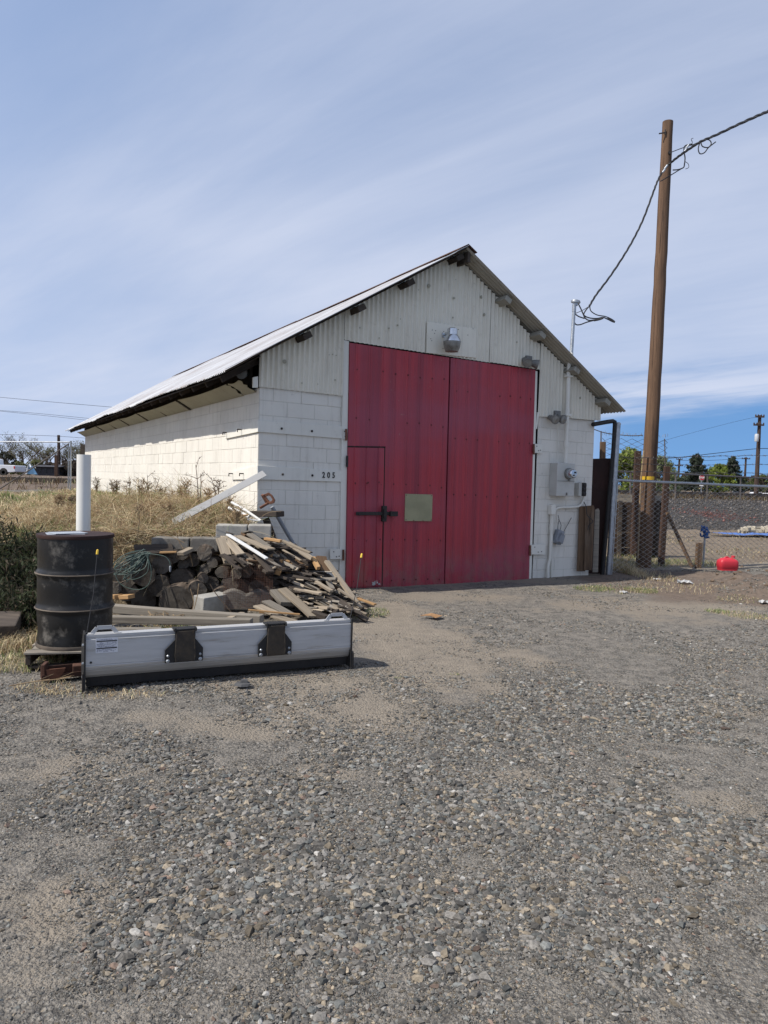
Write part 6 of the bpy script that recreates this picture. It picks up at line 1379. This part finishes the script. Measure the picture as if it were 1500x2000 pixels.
    t2 = thing('hose_stand', 'thin steel pipe topped with a blue rag behind the fence', 'pipe', PD(1373, 1108, 15.6)); mb = MB(); mb.tube([PD(1377, 1040, 15.6), PD(1373, 1110, 15.6)], .022, 8); mb.build('steel_pipe', MT['galv'], t2)
    mb = MB(); rr = random.Random(6)
    for k in range(9): p = PD(1376 + rr.uniform(-4, 6), 1037 + rr.uniform(-7, 8), 15.55); mb.tube(cr([p + Vector((rr.uniform(-.07, .07), rr.uniform(-.04, .04), rr.uniform(-.07, .07))) for _ in range(4)], 4), .018, 6)
    mb.build('blue_rag', MT['bluerope'], t2)
    # barbed wire strands
    for k, (L, lab) in enumerate((([(1208, 893), (1275, 894.5), (1350, 892), (1430, 890.5), (1510, 889)], 'topmost barbed wire strand above the near fence'), ([(1208, 905), (1300, 908), (1400, 908.5), (1510, 907)], 'second barbed wire strand above the near fence'), ([(1206, 921), (1310, 922), (1400, 923), (1510, 925.5)], 'lowest barbed wire strand above the near fence'))):
        pts = [_hit(u, v, A, AY) for u, v in L]; p = cr(pts, 14); mb = MB()
        for ph in (0, PI): mb.tube([q + Vector((0, math.cos(i * 1.3 + ph), math.sin(i * 1.3 + ph))) * .004 + Vector((0, 0, .008 * math.sin(i * .7 + k))) for i, q in enumerate(p)], .0038, 4)
        for i in range(2, len(p), 2): q = p[i] + Vector((0, 0, .008 * math.sin(i * .7 + k))); mb.tube([q + Vector((-.02, 0, -.025)), q + Vector((.02, 0, .025))], .003, 3); mb.tube([q + Vector((.02, -.01, -.02)), q + Vector((-.02, .01, .02))], .003, 3)
        tag(mb.build('barbed_wire', MT['barb']), lab, 'barbed wire', 'barbed wire strands above the near fence')
    # raised mesh panel behind the pole
    Y2 = 16.4; a = PD(1173, 940, Y2); b = PD(1300, 945, Y2); a2 = a.copy(); b2 = b.copy(); zt = PD(1235, 851, Y2).z; a2.z = a.z; b2.z = a.z
    t3 = thing('raised_mesh_panel', 'tall rusty wire mesh panel raised above the compound behind the pole', 'fence panel', (a.x, a.y, 0)); chain('wire_panel', t3, a2, b2, 0, zt - a.z, .0062, .12, mat='barb')
    mb = MB(); mb.tube([PD(1174, 842, Y2), PD(1173, 945, Y2)], .014, 6); mb.tube([PD(1298, 857, Y2), PD(1300, 940, Y2)], .012, 6); mb.tube(cr([PD(u, v, Y2) for u, v in ((1156, 837), (1180, 845), (1207, 849), (1235, 851), (1256, 850))], 5), .010, 5); mb.build('edge_wires', MT['barb'], t3)
    for i in range(1):
        mb = MB(); rr = random.Random(5)
        for k in range(36): p = a2.lerp(b2, k / 35); p.z = zt + rr.uniform(-.03, .0); mb.tube([p, p + Vector((rr.uniform(-.04, .04), 0, rr.uniform(.05, .10)))], .004, 3)
        o = mb.build('wire_ends', MT['barb'], t3); o['kind'] = 'stuff'
    # plank compound wall
    Y3 = 17.2; MT['plankdark'] = wood('dark_brown_plank', (.062, .040, .028), (.035, .024, .018), (.085, .055, .036))
    t4 = thing('plank_compound', 'dark brown plank enclosure behind the utility pole', 'plank wall', PD(1240, 1100, Y3)); rr = random.Random(9)
    rows = [(965, 980, 'woodgrey'), (980.3, 1008, 'plankdark'), (1008.4, 1038, 'plankdark'), (1038.4, 1068, 'plankdark'), (1068.5, 1106, 'plankdark')]
    for k, (v0, v1, m) in enumerate(rows):
        p = PD(1188, (v0 + v1) / 2, Y3); q = PD(1288 if k else 1296, (v0 + v1) / 2 - 0, Y3); q.z = p.z; h = (v1 - v0) / F * Y3; mb = MB(); mb.bar(p, q, .04, h); mb.build('plank', MT[m], t4, bevel=.004)
    for u in (1290, 1210, 1286): mb = MB(); mb.bar(PD(u - 2, 1108, Y3 - .05), PD(u + 1.5, 978, Y3 - .05), .09, .06, (0, -1, 0)); mb.build('plank_post', MT['woodgrey' if u == 1290 else 'wooddark'], t4)
    # petrol can
    p = PD(1420.5, 1108, 14.2); gz = tzs(p.x, p.y); p.z = max(gz - .01, p.z - .01); t5 = thing('gas_can', 'red plastic gas can sitting on the dirt mound by the fence', 'gas can', p); s = 37 / F * 14.2 / .40; mb = MB()
    sec = [(-.05, .185, .12), (.0, .19, .12), (.015, .2, .13), (.13, .198, .13), (.165, .18, .12), (.20, .13, .08), (.218, .06, .04)]; vs = []; n = 24
    for z, w, d in sec:
        for j in range(n):
            a = 2 * PI * j / n; c_, s_ = math.cos(a), math.sin(a); e = .38; vs.append((math.copysign(abs(c_) ** e, c_) * w * s, math.copysign(abs(s_) ** e, s_) * d * s, z * s))
    fs = [(i * n + j, i * n + (j + 1) % n, (i + 1) * n + (j + 1) % n, (i + 1) * n + j) for i in range(len(sec) - 1) for j in range(n)] + [tuple(range((len(sec) - 1) * n, len(sec) * n))]; mb.add(vs, fs); mb.build('can_body', MT['canred'], t5, local=True, smooth=.9)
    mb = MB(); mb.tube(cr([Vector((-.075, -.01, .205)) * s, Vector((-.05, -.01, .226)) * s, Vector((-.01, -.01, .230)) * s, Vector((.02, -.01, .215)) * s], 4), .013, 8); mb.build('handle', MT['canred'], t5, local=True, smooth=.9); mb = MB(); mb.lathe([(.035, .20), (.035, .235), (.03, .24), (0, .24)], Matrix.Translation((.095, -.02, 0)), 12); mb.build('cap', MT['canred'], t5, local=True)
    # tarp
    a = PD(1383, 1052, 25.6); rr = np.random.RandomState(2); NX, NY = 40, 14; xs = np.linspace(0, 5.2, NX); ys = np.linspace(0, 1, NY); Xg, Yg = np.meshgrid(xs, ys); wx = a.x + Xg; span = (.35 + 2.3 * Xg / 5.2); wy = a.y - .4 + Yg * span; z = tz(wx, wy) + .04 + .10 * fbm(wx, wy, 2.2, 33, 3); i = np.arange(NX * NY).reshape(NY, NX)
    o = numesh('blue_tarp', np.stack([wx.ravel(), wy.ravel(), z.ravel()], 1), np.stack([i[:-1, :-1].ravel(), i[:-1, 1:].ravel(), i[1:, 1:].ravel(), i[1:, :-1].ravel()], 1), MT['tarp']); tag(o, 'blue tarpaulin spread over the ground behind the fence', 'tarp')
    MT['rubble'] = pmat('pale_rubble', (.42, .38, .30), (.30, .27, .21), 4, .9, 0, .006, 20)
    rr = random.Random(14)
    for k in range(16):
        u = rr.uniform(1449, 1512); v = rr.uniform(1029, 1043); p = PD(u, v, 27.5 + rr.uniform(-.3, .5)); p.z = max(tzs(p.x, p.y) + .05, p.z); mb = MB(); mb.box(p, (rr.uniform(.2, .42), rr.uniform(.18, .3), rr.uniform(.12, .2)), Matrix.Rotation(rr.uniform(-.7, .7), 3, 'Z') @ Matrix.Rotation(rr.uniform(-.4, .4), 3, 'X'))
        tag(mb.build('rubble_block', MT['rubble'], bevel=.02), 'pale broken concrete block in the pile behind the blue tarp', 'concrete block', 'rubble blocks piled behind the blue tarp')
    # clods on the dirt mound
    for k in range(18):
        u = rr.uniform(1385, 1500); v = rr.uniform(1106, 1150); p = GT(u, v); r = rr.uniform(.015, .05); mb = MB(); vs = []; n = 8; M = Matrix.Translation(p + Vector((0, 0, r * .3)))
        mb.lathe([(0, -r * .6), (r * rr.uniform(.6, .9), -r * .35), (r, 0), (r * rr.uniform(.5, .8), r * .4), (0, r * .55)], M @ Matrix.Rotation(rr.uniform(0, 3), 4, 'Z') @ Matrix.Diagonal((1, rr.uniform(.6, 1), 1, 1)), 7); tag(mb.build('dirt_clod', MT['soilclod']), 'brown dirt clod on the dug mound beside the gas can', 'dirt clod', 'dirt clods on the dug mound')
def at_(u, v, off): x, z = FL(u, v, off); return LW(x, -off, z)
MT['soilclod'] = pmat('soil_clod', (.15, .105, .07), (.085, .062, .045), 20, .95, 0, .01, 30)
fence()

# ------------------------------------------------------------------ far background
def tree_bare(u, v, Y, h, seed, lab, group=None, leafy=0, cols=None, mat='twig'):
    p = PD(u, v, Y); p.z = tzs(p.x, p.y) - .05; t = thing('bare_tree', lab, 'tree', p, group=group); rr = random.Random(seed); tr = MB(); tw = MB(); tips = []
    def br(q, d, L, r, lvl, mb):
        n = 4; pts = [q]; dd = d.copy()
        for i in range(n): dd = (dd + Vector((rr.uniform(-.22, .22), rr.uniform(-.22, .22), rr.uniform(-.05, .16)))).normalized(); pts.append(pts[-1] + dd * L / n)
        (tr if lvl < 2 else tw).tube(pts, [r * (1 - .5 * i / n) for i in range(n + 1)], 5 if lvl < 2 else 3, cap=False)
        if lvl >= 4: tips.extend(pts[2:]); return
        for k in range({0: 5, 1: 5, 2: 4, 3: 4}[lvl]):
            s = rr.uniform(.3, 1); i = min(int(s * n), n - 1); b0 = pts[i].lerp(pts[i + 1], s * n - i if s < 1 else 1); a = rr.uniform(0, 6.3); e = (dd * .7 + Vector((math.cos(a), math.sin(a), rr.uniform(-.1, .5))) * .8).normalized(); br(b0, e, L * rr.uniform(.5, .75), r * .5, lvl + 1, mb)
    br(p, Vector((rr.uniform(-.1, .1), 0, 1)), h * .42, h * .022, 0, tr)
    tr.build('trunk', MT[mat], t); tw.build('branches', MT[mat], t)
    if leafy: r = np.random.RandomState(seed); T = np.array([x[:] for x in tips]); c = T[r.randint(len(T), size=leafy)] + r.randn(leafy, 3) * h * .025; leafs('crown', c, h * .012, r, cols, t, 1.2)
def tree_leafy(u, v, Y, h, w, n, seed, lab, cols, leaf=.05, name='tree', z0=.12, droop=0):
    p = PD(u, v, Y); p.z = tzs(p.x, p.y) - .05; t = thing(name, lab, 'tree', p); rr = random.Random(seed); r = np.random.RandomState(seed); mb = MB(); C = []
    mb.tube([p, p + Vector((.02 * h, 0, .25 * h)), p + Vector((0, 0, .5 * h))], [h * .03, h * .024, h * .015], 8)
    for k in range(70):
        a = rr.uniform(0, 6.3); q = rr.random() ** .5; zz = rr.uniform(z0 + .08, .96); ww = w * .5 * math.sin(PI * min(1, (zz - z0) / (1 - z0) * .82 + .16)) ** .7; e = p + Vector((math.cos(a) * ww * q, math.sin(a) * ww * q, h * zz)); b0 = p + Vector((0, 0, h * min(zz * .6, .5))); mb.tube([b0, b0.lerp(e, .5) + Vector((0, 0, .03 * h)), e], [h * .008, h * .005, h * .002], 4); C.append((e, h * rr.uniform(.07, .14)))
    mb.build('trunk', MT['twig'], t)
    cen = np.array([c[0][:] for c in C]); sc = np.array([c[1] for c in C]); k = r.randint(len(C), size=n); g = r.randn(n, 3); g /= np.linalg.norm(g, axis=1)[:, None]; c = cen[k] + g * (sc[k] * r.rand(n) ** .4)[:, None] * np.array([1, 1, .8]); c[:, 2] -= droop * h * r.rand(n) ** 2
    leafs('crown', c, leaf, r, cols, t, 1.3)
def conifer(u, v, Y, h, w, n, seed, lab):
    p = PD(u, v, Y); p.z = tzs(p.x, p.y) - .05; t = thing('conifer_tree', lab, 'tree', p); rr = random.Random(seed); r = np.random.RandomState(seed); mb = MB(); mb.tube([p, p + Vector((0, 0, h * .97))], [h * .025, h * .003], 7); C = []
    for k in range(46):
        zz = .08 + .9 * k / 46; L = w * .5 * (1 - zz) ** .75 * rr.uniform(.6, 1.15) + .02 * h; a = k * 2.4 + rr.uniform(-.5, .5); b0 = p + Vector((0, 0, h * zz)); e = b0 + Vector((math.cos(a) * L, math.sin(a) * L, -.12 * L + .03 * h)); mb.tube([b0, e], [h * .006, h * .002], 4)
        for q in range(6): C.append((b0.lerp(e, .25 + .75 * q / 5))[:])
    mb.build('trunk', MT['twig'], t); C = np.array(C); c = C[r.randint(len(C), size=n)] + r.randn(n, 3) * h * .022; leafs('crown', c, h * .02, r, [(.035, .048, .033), (.052, .068, .044), (.027, .036, .027), (.065, .078, .05)], t, 2.2)  # needle colours lifted and greyed to paint in distance haze
def far_pole(u0, v0, u1, v1, Y, r, arms, lab, tr=False):
    a = PD(u0, v0, Y); b = PD(u1, v1, Y); b.z = tzs(b.x, b.y); t = thing('utility_pole', lab, 'utility pole', b); mb = MB(); mb.tube([b, a], [r * 1.2, r * .8], 10); mb.build('pole_shaft', MT['farpole'], t)
    for (uu, vv, w) in arms:
        c = PD(uu, vv, Y - r); L = w / F * Y; mb = MB(); mb.box(c, (L, .12, .13))
        for s in (-.46, -.18, .18, .46): mb.lathe([(.05, .06), (.07, .12), (.03, .2)], Matrix.Translation(c + Vector((L * s, 0, 0))), 6)
        mb.build('cross_arm', MT['farpole'], t)
    if tr: c = PD(1478, 855, Y - .4); mb = MB(); mb.lathe([(0, -.32), (.15, -.31), (.165, -.26), (.165, .26), (.12, .32), (0, .33)], Matrix.Translation(c), 14); mb.build('transformer', MT['insul'], t, smooth=.8)
def background():
    far_pole(1484, 811, 1476, 978, 62, .16, [(1484, 814, 17), (1482, 830, 20)], 'dark utility pole with two cross arms and transformer at the right', True)
    far_pole(1457, 893, 1453, 968, 120, .17, [(1457, 896, 16)], 'distant thin pole with one cross arm behind the white vehicles'); far_pole(1327, 897, 1323, 968, 120, .17, [(1327, 897, 12), (1326, 909.5, 16)], 'distant thin pole with two cross arms beyond the fence')
    far_pole(114.5, 851, 115.5, 908, 75, .17, [(114.5, 853.5, 4)], 'dark utility pole among the bare trees at the left')
    def wire(L, Y, r, lab, Ys=None):
        mb = MB(); pts = [PD(u, v, Ys[i] if Ys else Y) for i, (u, v) in enumerate(L)]; mb.tube(cr(pts, 5), r, 4); tag(mb.build('overhead_wire', MT['black_plastic']), lab, 'wire', 'overhead wires in the distance')
    wire([(1180, 903), (1276, 897), (1330, 893), (1400, 885), (1484, 876), (1520, 879)], 62, .035, 'slanting wire rising to the right hand pole'); wire([(1327, 899), (1390, 899), (1457, 895)], 119, .04, 'distant wire strung between the two thin poles'); wire([(1484, 813), (1430, 825), (1327, 852), (1280, 866)], 60, .012, 'faint high wire leading away from the right hand pole')
    wire([(-20, 774), (100, 785), (240, 797)], 80, .025, 'highest wire crossing the sky left of the roof'); wire([(-20, 800), (80, 808), (200, 820)], 80, .022, 'middle wire crossing the sky left of the roof'); wire([(-20, 801), (90, 812), (190, 823)], 81, .022, 'lowest wire crossing the sky left of the roof'); wire([(-20, 848), (60, 850), (114, 852), (170, 856)], 74, .022, 'wire at the top of the left dark pole')
    # right: rail line on the embankment
    for k, (dy, lab) in enumerate(((0, 'nearer steel rail on the right embankment'), (1.5, 'farther steel rail on the right embankment'))):
        mb = MB(); pts = [Vector((x, 35.2 + .3 * x + dy, tzs(x, 35.2 + .3 * x + dy) + .28)) for x in np.linspace(9, 46, 24)]
        for a, b in zip(pts[:-1], pts[1:]): mb.bar(a, b, .08, .16)
        tag(mb.build('railway_rail', MT['rail']), lab, 'rail')
    mb = MB()
    for k in range(48): x = 9 + k * .78; y = 36 + .3 * x; mb.box((x, y, tzs(x, y) + .12), (.24, 2.5, .16), Matrix.Rotation(.29, 3, 'Z'))
    tag(mb.build('railway_sleepers', MT['tie'], bevel=0), 'row of dark railway sleepers under the right rails', 'sleepers', kind='stuff')
    # brush along the rails
    rs = np.random.RandomState(41); n = 9000; x = 8 + rs.rand(n) * 34; off = rs.randn(n) * .8; y = 34.2 + .3 * x + off; blades('rail_brush', np.stack([x, y], 1), .1 + .35 * rs.rand(n) ** 2, .02 + .02 * rs.rand(n), 1.0, palette(rs, n, np.tile(np.array([.3, .8, 1.3, .1, .05, .2]), (n, 1))) * .35, 42, 'scrubby dry growth along the railway line', 'brush')
    n = 5000; x = -40 + rs.rand(n) * 34; y = 26 + rs.rand(n) * 16; blades('far_brush', np.stack([x, y], 1), .1 + .3 * rs.rand(n) ** 2, .025 + .02 * rs.rand(n), 1.0, palette(rs, n, np.tile(np.array([.6, 1, 1, .1, .05, .4]), (n, 1))) * .5, 43, 'scrubby dry growth on the gravel beyond the bank', 'brush')
    n = 9000; x = 4 + rs.rand(n) * 20; y = 16.5 + rs.rand(n) * 11; pt = fbm(x, y, .8, 77, 3); k = (pt > .5) & (loc(x, y)[1] > .3) & (loc(x, y)[0] > 7); x = x[k]; y = y[k]; n = len(x); blades('field_grass', np.stack([x, y], 1), .03 + .10 * rs.rand(n), .012 + .01 * rs.rand(n), 1.6, palette(rs, n, np.tile(np.array([1, .8, .5, .25, .15, .8]), (n, 1))) * .8, 44, 'flattened straw and weeds over the bare field behind the fence', 'grass')
    def rocks():
        q = np.random.RandomState(71); n = 15000; x = 5 + q.rand(n) * 30; y = .2 * x + 26.6 + q.rand(n) * 8.2; r = .025 + .05 * q.rand(n) ** 3; ov = np.array([(1, 0, 0), (0, 1, 0), (-1, 0, 0), (0, -1, 0), (0, 0, 1), (0, 0, -1.)]); of = np.array([(0, 1, 4), (1, 2, 4), (2, 3, 4), (3, 0, 4), (1, 0, 5), (2, 1, 5), (3, 2, 5), (0, 3, 5)])
        V = ov[None] * (.6 + .8 * q.rand(n, 6, 1)) * r[:, None, None] + np.stack([x, y, tz(x, y) + r * .3], 1)[:, None, :]; g = .06 + .11 * q.rand(n) ** 3; c = np.stack([g * 1.12, g, g * .9, 0 * g + 1], 1); rd = GT(1400, 1006); m = (np.hypot((x - rd.x) / 2.0, (y - rd.y) / 1.4) < 1.1 * q.rand(n) ** .4) & (q.rand(n) < .6); c[m] *= np.array([1.5, .8, .75, 1])
        tag(numesh('ballast_stones', V.reshape(-1, 3), (of[None] + (np.arange(n) * 6)[:, None, None]).reshape(-1, 3), MT['stone'], np.repeat(c, 6, 0), None, 'stuff', True), 'dark ballast stones covering the railway embankment slope', 'gravel')
    rocks()
    # far chain link fence beyond the yard
    t = thing('far_fence', 'distant chain link fence with dark rail in front of the trees', 'fence', PD(1380, 975, 30)); mb = MB(); mb.tube([PD(1196, 920.5, 22), PD(1310, 924.5, 25), PD(1420, 930, 28), PD(1510, 935, 30)], .03, 6); mb.build('top_rail', MT['barb'], t)
    for u, vt, vb, Y in ((1320, 925, 985, 25.5), (1382, 928, 980, 27), (1447, 931, 982, 28.6), (1232, 922, 975, 23)): mb = MB(); mb.tube([PD(u, vt, Y), PD(u - 1.5, vb, Y)], .03, 6); mb.build('fence_post', MT['barb'], t)
    # trees on the right
    gl = [(.15, .19, .03), (.20, .25, .045), (.11, .15, .025), (.24, .28, .07)]
    tree_leafy(1222, 980, 45, 2.9, 2.9, 26000, 1, 'rounded bright green tree left of the utility pole', gl, .06, 'green_tree', -.2, .12); tree_leafy(1285, 978, 50, 2.75, 2.6, 14000, 2, 'pale loose green tree right of the utility pole', [(.17, .20, .09), (.22, .25, .12), (.13, .15, .07)], .055, 'green_tree', -.2, .15)
    conifer(1357, 972, 90, 4.6, 4.2, 7000, 3, 'dark conifer behind the red stop sign'); conifer(1427, 972, 100, 4.8, 4.4, 6500, 4, 'dark conifer right of the yellow green tree'); tree_leafy(1402, 970, 95, 3.6, 3.6, 6500, 5, 'yellow green tree between the two conifers', gl, .12, 'green_tree', .02)
    rr = random.Random(17)
    for k, (u, h, Y, c) in enumerate(((1310, 2.2, 110, 0), (1335, 2.0, 110, 1), (1380, 1.9, 120, 0), (1447, 2.4, 115, 1), (1465, 2.6, 115, 2), (1492, 2.8, 112, 1), (1512, 2.9, 112, 2), (1262, 2.6, 100, 0), (1345, 3.0, 130, 2))):
        tree_leafy(u, 972, Y, h, h * 1.8, 2600, 60 + k, ('grey green bush in the distant hedge line near photo column %d' % u) if 0 else ('grey green', 'olive', 'brown')[c] + ' bush in the distant hedge, ' + ORD[k] + ' planted of the hedge', [[(.09, .11, .06), (.13, .15, .09)], [(.11, .13, .05), (.07, .09, .035)], [(.13, .10, .07), (.10, .085, .06)]][c], .13, 'bush', .0)
    # houses
    def house(u0, u1, v0, v1, vr, Y, roof, wall, lab, dep=7):
        a = PD(u0, v1, Y); b = PD(u1, v1, Y); zt = PD(u0, v0, Y).z; zr_ = PD(u0, vr, Y).z; gz = min(tzs(a.x, a.y), a.z) - .3; t = thing('house', lab, 'house', (a.x, a.y, gz)); w = b.x - a.x; mb = MB(); mb.box(((a.x + b.x) / 2, a.y + dep / 2, (gz + zt) / 2), (w, dep, zt - gz)); wl = mb.build('walls', MT[wall], t); mb = MB()
        e = .4; mb.prism([(a.x - e, a.y - e, zt), (a.x - e, a.y + dep + e, zt), (a.x - e, a.y + dep / 2, zr_)], (w + 2 * e, 0, 0)); mb.build('roof', MT[roof], t)
        for k in range(3): x = a.x + w * (.2 + .3 * k); mb = MB(); mb.box((x, a.y - .02, (gz + zt) / 2 + .2), (w * .1, .06, (zt - gz) * .35)); mb.build('window', MT['glass'], t)
    house(1277, 1326, 962, 972, 958, 100, 'greyroof', 'greybox', 'low grey roofed house beyond the railway'); house(1312, 1334, 965, 972, 957, 96, 'shingle', 'greybox', 'small dark gabled house right of the grey roofed house', 5)
    house(1384, 1400, 946, 968, 944, 110, 'greyroof', 'cream', 'pale yellow building beside the stop sign')
    # stop sign
    Y = 70; c = PD(1371, 933, Y); g = tzs(c.x, c.y); t = thing('stop_sign', 'red octagonal stop sign with small white sign below', 'stop sign', (c.x, c.y, g)); R = 5.6 / F * Y
    mb = MB(); mb.box((c.x, c.y + .05, (g + c.z) / 2), (.07, .05, c.z - g)); mb.build('sign_post', MT['galv'], t)
    oc = [Vector((c.x + R * math.cos(PI / 8 + PI / 4 * k), c.y, c.z + R * math.sin(PI / 8 + PI / 4 * k))) for k in range(8)]; mb = MB(); mb.prism(oc, (0, .02, 0), 1); mb.prism([c + (p - c) * .91 + Vector((0, -.012, 0)) for p in oc], (0, .01, 0), 0); pl = mb.build('sign_plate', [MT['signred'], MT['signwhite']], t)
    cu = bpy.data.curves.new('stop', 'FONT'); cu.body = 'STOP'; cu.size = R * .78; cu.extrude = .004; cu.offset = .008; cu.align_x = 'CENTER'; cu.align_y = 'CENTER'; to = bpy.data.objects.new('stop', cu); COL.objects.link(to); bpy.context.view_layer.update(); me = bpy.data.meshes.new_from_object(to.evaluated_get(bpy.context.evaluated_depsgraph_get())); bpy.data.objects.remove(to); o = bpy.data.objects.new('sign_lettering', me); COL.objects.link(o); me.materials.clear(); me.materials.append(MT['signwhite']); o.parent = pl; o.location = WM[pl.name].inverted() @ (c + Vector((0, -.022, 0))); o.rotation_euler = (PI / 2, 0, 0); o.scale = (.85, 1, 1)
    mb = MB(); q = PD(1370, 947.5, Y); mb.box(q, (7.5 / F * Y, .02, 4 / F * Y)); mb.build('small_plate', MT['signwhite'], t)
    # parked vehicles
    def car(u0, u1, v0, v1, Y, lab, pick=False, face=1, name='parked_car', col='carwhite'):
        a = PD(u0, v1, Y); b = PD(u1, v1, Y); h = PD(u0, v0, Y).z - a.z; L = b.x - a.x; z = a.z; W = 1.8; t = thing(name, lab, 'pickup truck' if pick else 'car', (a.x, a.y, z)); mb = MB()
        f = lambda x, zz: Vector((a.x + L * (x if face > 0 else 1 - x), a.y, z + h * zz))
        if pick: body = [(0, .22), (0, .52), (.02, .60), (.24, .64), (.30, .66), (.40, .97), (.58, 1.0), (.63, .96), (.64, .64), (.99, .62), (1, .55), (1, .24), (.93, .2), (.07, .2)]
        else: body = [(0, .22), (0, .5), (.03, .58), (.22, .64), (.34, .95), (.5, 1.0), (.72, .96), (.86, .64), (.98, .6), (1, .5), (1, .22)]
        mb.prism([f(x, q) for x, q in body], (0, W, 0)); mb.build('body', MT[col], t, bevel=.04)
        mb = MB(); g = [(.33, .67), (.41, .92), (.57, .95), (.605, .67)] if pick else [(.27, .66), (.36, .91), (.5, .95), (.7, .92), (.8, .66)]; mb.prism([f(x, q) + Vector((0, -.012, 0)) for x, q in g], (0, .02, 0)); mb.build('side_window', MT['glass'], t)
        for x in ((.19, .81) if pick else (.2, .8)):
            c = f(x, .19); r = h * .2; M = Matrix.Translation(c + Vector((0, -.03, 0))) @ Matrix.Rotation(-PI / 2, 4, 'X'); mb = MB(); mb.lathe([(r * .55, 0), (r * .9, -.01), (r, .03), (r, .22), (0, .22)], M, 20); w = mb.build('wheel', MT['tyre'], t, smooth=.7); mb = MB(); mb.lathe([(0, -.0), (r * .5, .0), (r * .58, .02)], M, 14); mb.build('hub', MT['lampmetal'], w)
            mb = MB(); mb.lathe([(r * 1.02, -.0), (r * 1.22, .0), (r * 1.22, .04)], Matrix.Translation(c + Vector((0, -.012, .02))) @ Matrix.Rotation(-PI / 2, 4, 'X'), 20); mb.build('wheel_arch', MT['rubber'], t)
        mb = MB(); c = f(.985, .5); mb.box(c + Vector((0, -.01, 0)), (.1, .06, h * .14)); mb.build('tail_light', MT['signred'], t)
        return t
    car(-92, 30, 893, 926, 62, 'white pickup truck parked beyond the gravel at the left edge', True)
    car(1440, 1453, 958, 966, 100, 'tiny white car parked left of the dark right hand pole'); car(1470, 1494, 961, 970, 95, 'white vehicle parked behind the foot of the right hand pole', col='carwhite'); car(1497, 1512, 963, 970, 100, 'white car cut by the right frame edge')
    # left: dark building, tent, posts, gate
    house(70, 109, 911, 927, 906, 70, 'shingle', 'shingle', 'low dark shed with shallow roof behind the gate brace', 5)
    Y = 60; t = thing('sheet_tent', 'light blue and white triangular sheet standing beyond the gravel', 'tent', PD(58, 927, Y)); apex = PD(57, 905.5, Y)
    mb = MB(); mb.prism([PD(52, 926, Y), PD(70, 926.5, Y), PD(60, 910, Y)], (0, .3, 0)); mb.build('blue_side', MT['tentblue'], t); mb = MB(); mb.prism([PD(49, 926, Y - .2), PD(52, 926, Y - .2), apex, PD(55, 906.5, Y - .2)], (0, .3, 0)); mb.prism([apex, PD(61, 911, Y - .2), PD(59, 913, Y - .2), PD(56, 909, Y - .2)], (0, .1, 0)); mb.build('white_edge', MT['tentwhite'], t)
    a = PD(110, 889, 66); b = PD(110.5, 912, 66); b.z = tzs(b.x, b.y); mb = MB(); mb.bar(b, a, .25, .25, (0, 1, 0)); tag(mb.build('stub_post', MT['postbrown']), 'thick brown stub post beside the dark left pole', 'post')
    Y = 21; t = thing('pipe_gate', 'grey pipe gate frame with long diagonal brace at the left', 'gate', PD(138, 915, Y)); mb = MB(); mb.tube([PD(-30, 862.5, Y), PD(136, 863.5, Y)], .018, 8); mb.build('top_rail', MT['galv'], t); mb = MB(); p = PD(138.5, 861, Y); q = p.copy(); q.z = tzs(p.x, p.y); mb.tube([q, p], .026, 8); mb.build('gate_post', MT['galv'], t); mb = MB(); p = PD(134, 866, Y); q = p.copy(); q.z = tzs(p.x, p.y); mb.tube([q, p], .016, 8); mb.build('gate_stile', MT['galv'], t); mb = MB(); mb.tube([PD(134, 867, Y), PD(50, 923, Y - 1), PD(-12, 962, Y - 2)], .018, 8); mb.build('diagonal_brace', MT['barb'], t)
    p = PD(163, 868, 27.8); q = p.copy(); q.z = 1; mb = MB(); mb.bar(q, p, .16, .16, (0, 1, 0)); tag(mb.build('back_post', MT['wooddark']), 'dark post at the far end of the white side wall', 'post')
    mb = MB(); y0 = 34
    for k in range(20): x = -31 + k * 1.0; mb.bar((x, y0, tzs(x, y0) + .08), (x + 1.02, y0, tzs(x + 1.02, y0) + .08), .25, .28)
    tag(mb.build('sleeper_edging', MT['tie']), 'dark timber edging between the bank and the gravel at the left', 'timber')
    for k, (u, h, Y, lab) in enumerate(((45, 4.0, 78, 'bare tree behind the triangular sheet'), (80, 4.2, 82, 'bare tree above the low dark shed'), (100, 3.8, 80, 'bare tree just left of the dark pole'), (125, 3.9, 78, 'bare tree right of the dark pole'), (146, 4.0, 76, 'bare tree next to the far end of the shed'), (12, 4.8, 84, 'tall bare tree at the left frame edge'), (158, 3.4, 74, 'bare tree half hidden by the white wall'), (64, 3.7, 90, 'farther bare tree above the dark shed'))): tree_bare(u, 912, Y, h * 1.3, 100 + k, lab, None, 700 if k % 2 == 0 else 200, [(.15, .15, .06), (.12, .12, .05)])
    tree_leafy(14, 914, 80, 2.4, 2.9, 5000, 30, 'dark round evergreen behind the white pickup truck', [(.05, .052, .035), (.035, .038, .026), (.065, .065, .045)], .07, 'evergreen', .0)
    for k, (u, h, c, lab) in enumerate(((72, 1.5, 0, 'pale olive bush in front of the bare trees'), (40, 1.3, 0, 'olive bush behind the triangular sheet'), (95, 1.3, 1, 'brown bush left of the dark pole'), (132, 1.6, 1, 'brown bush right of the dark pole'), (152, 1.6, 1, 'brown bush by the shed end'), (-12, 1.7, 1, 'brown bush cut by the left frame edge'))): tree_leafy(u, 914, 72, h, h * 2, 2600, 80 + k, lab, [[(.16, .16, .07), (.12, .13, .055)], [(.10, .078, .06), (.075, .06, .048)]][c], .07, 'bush', 0)
background()
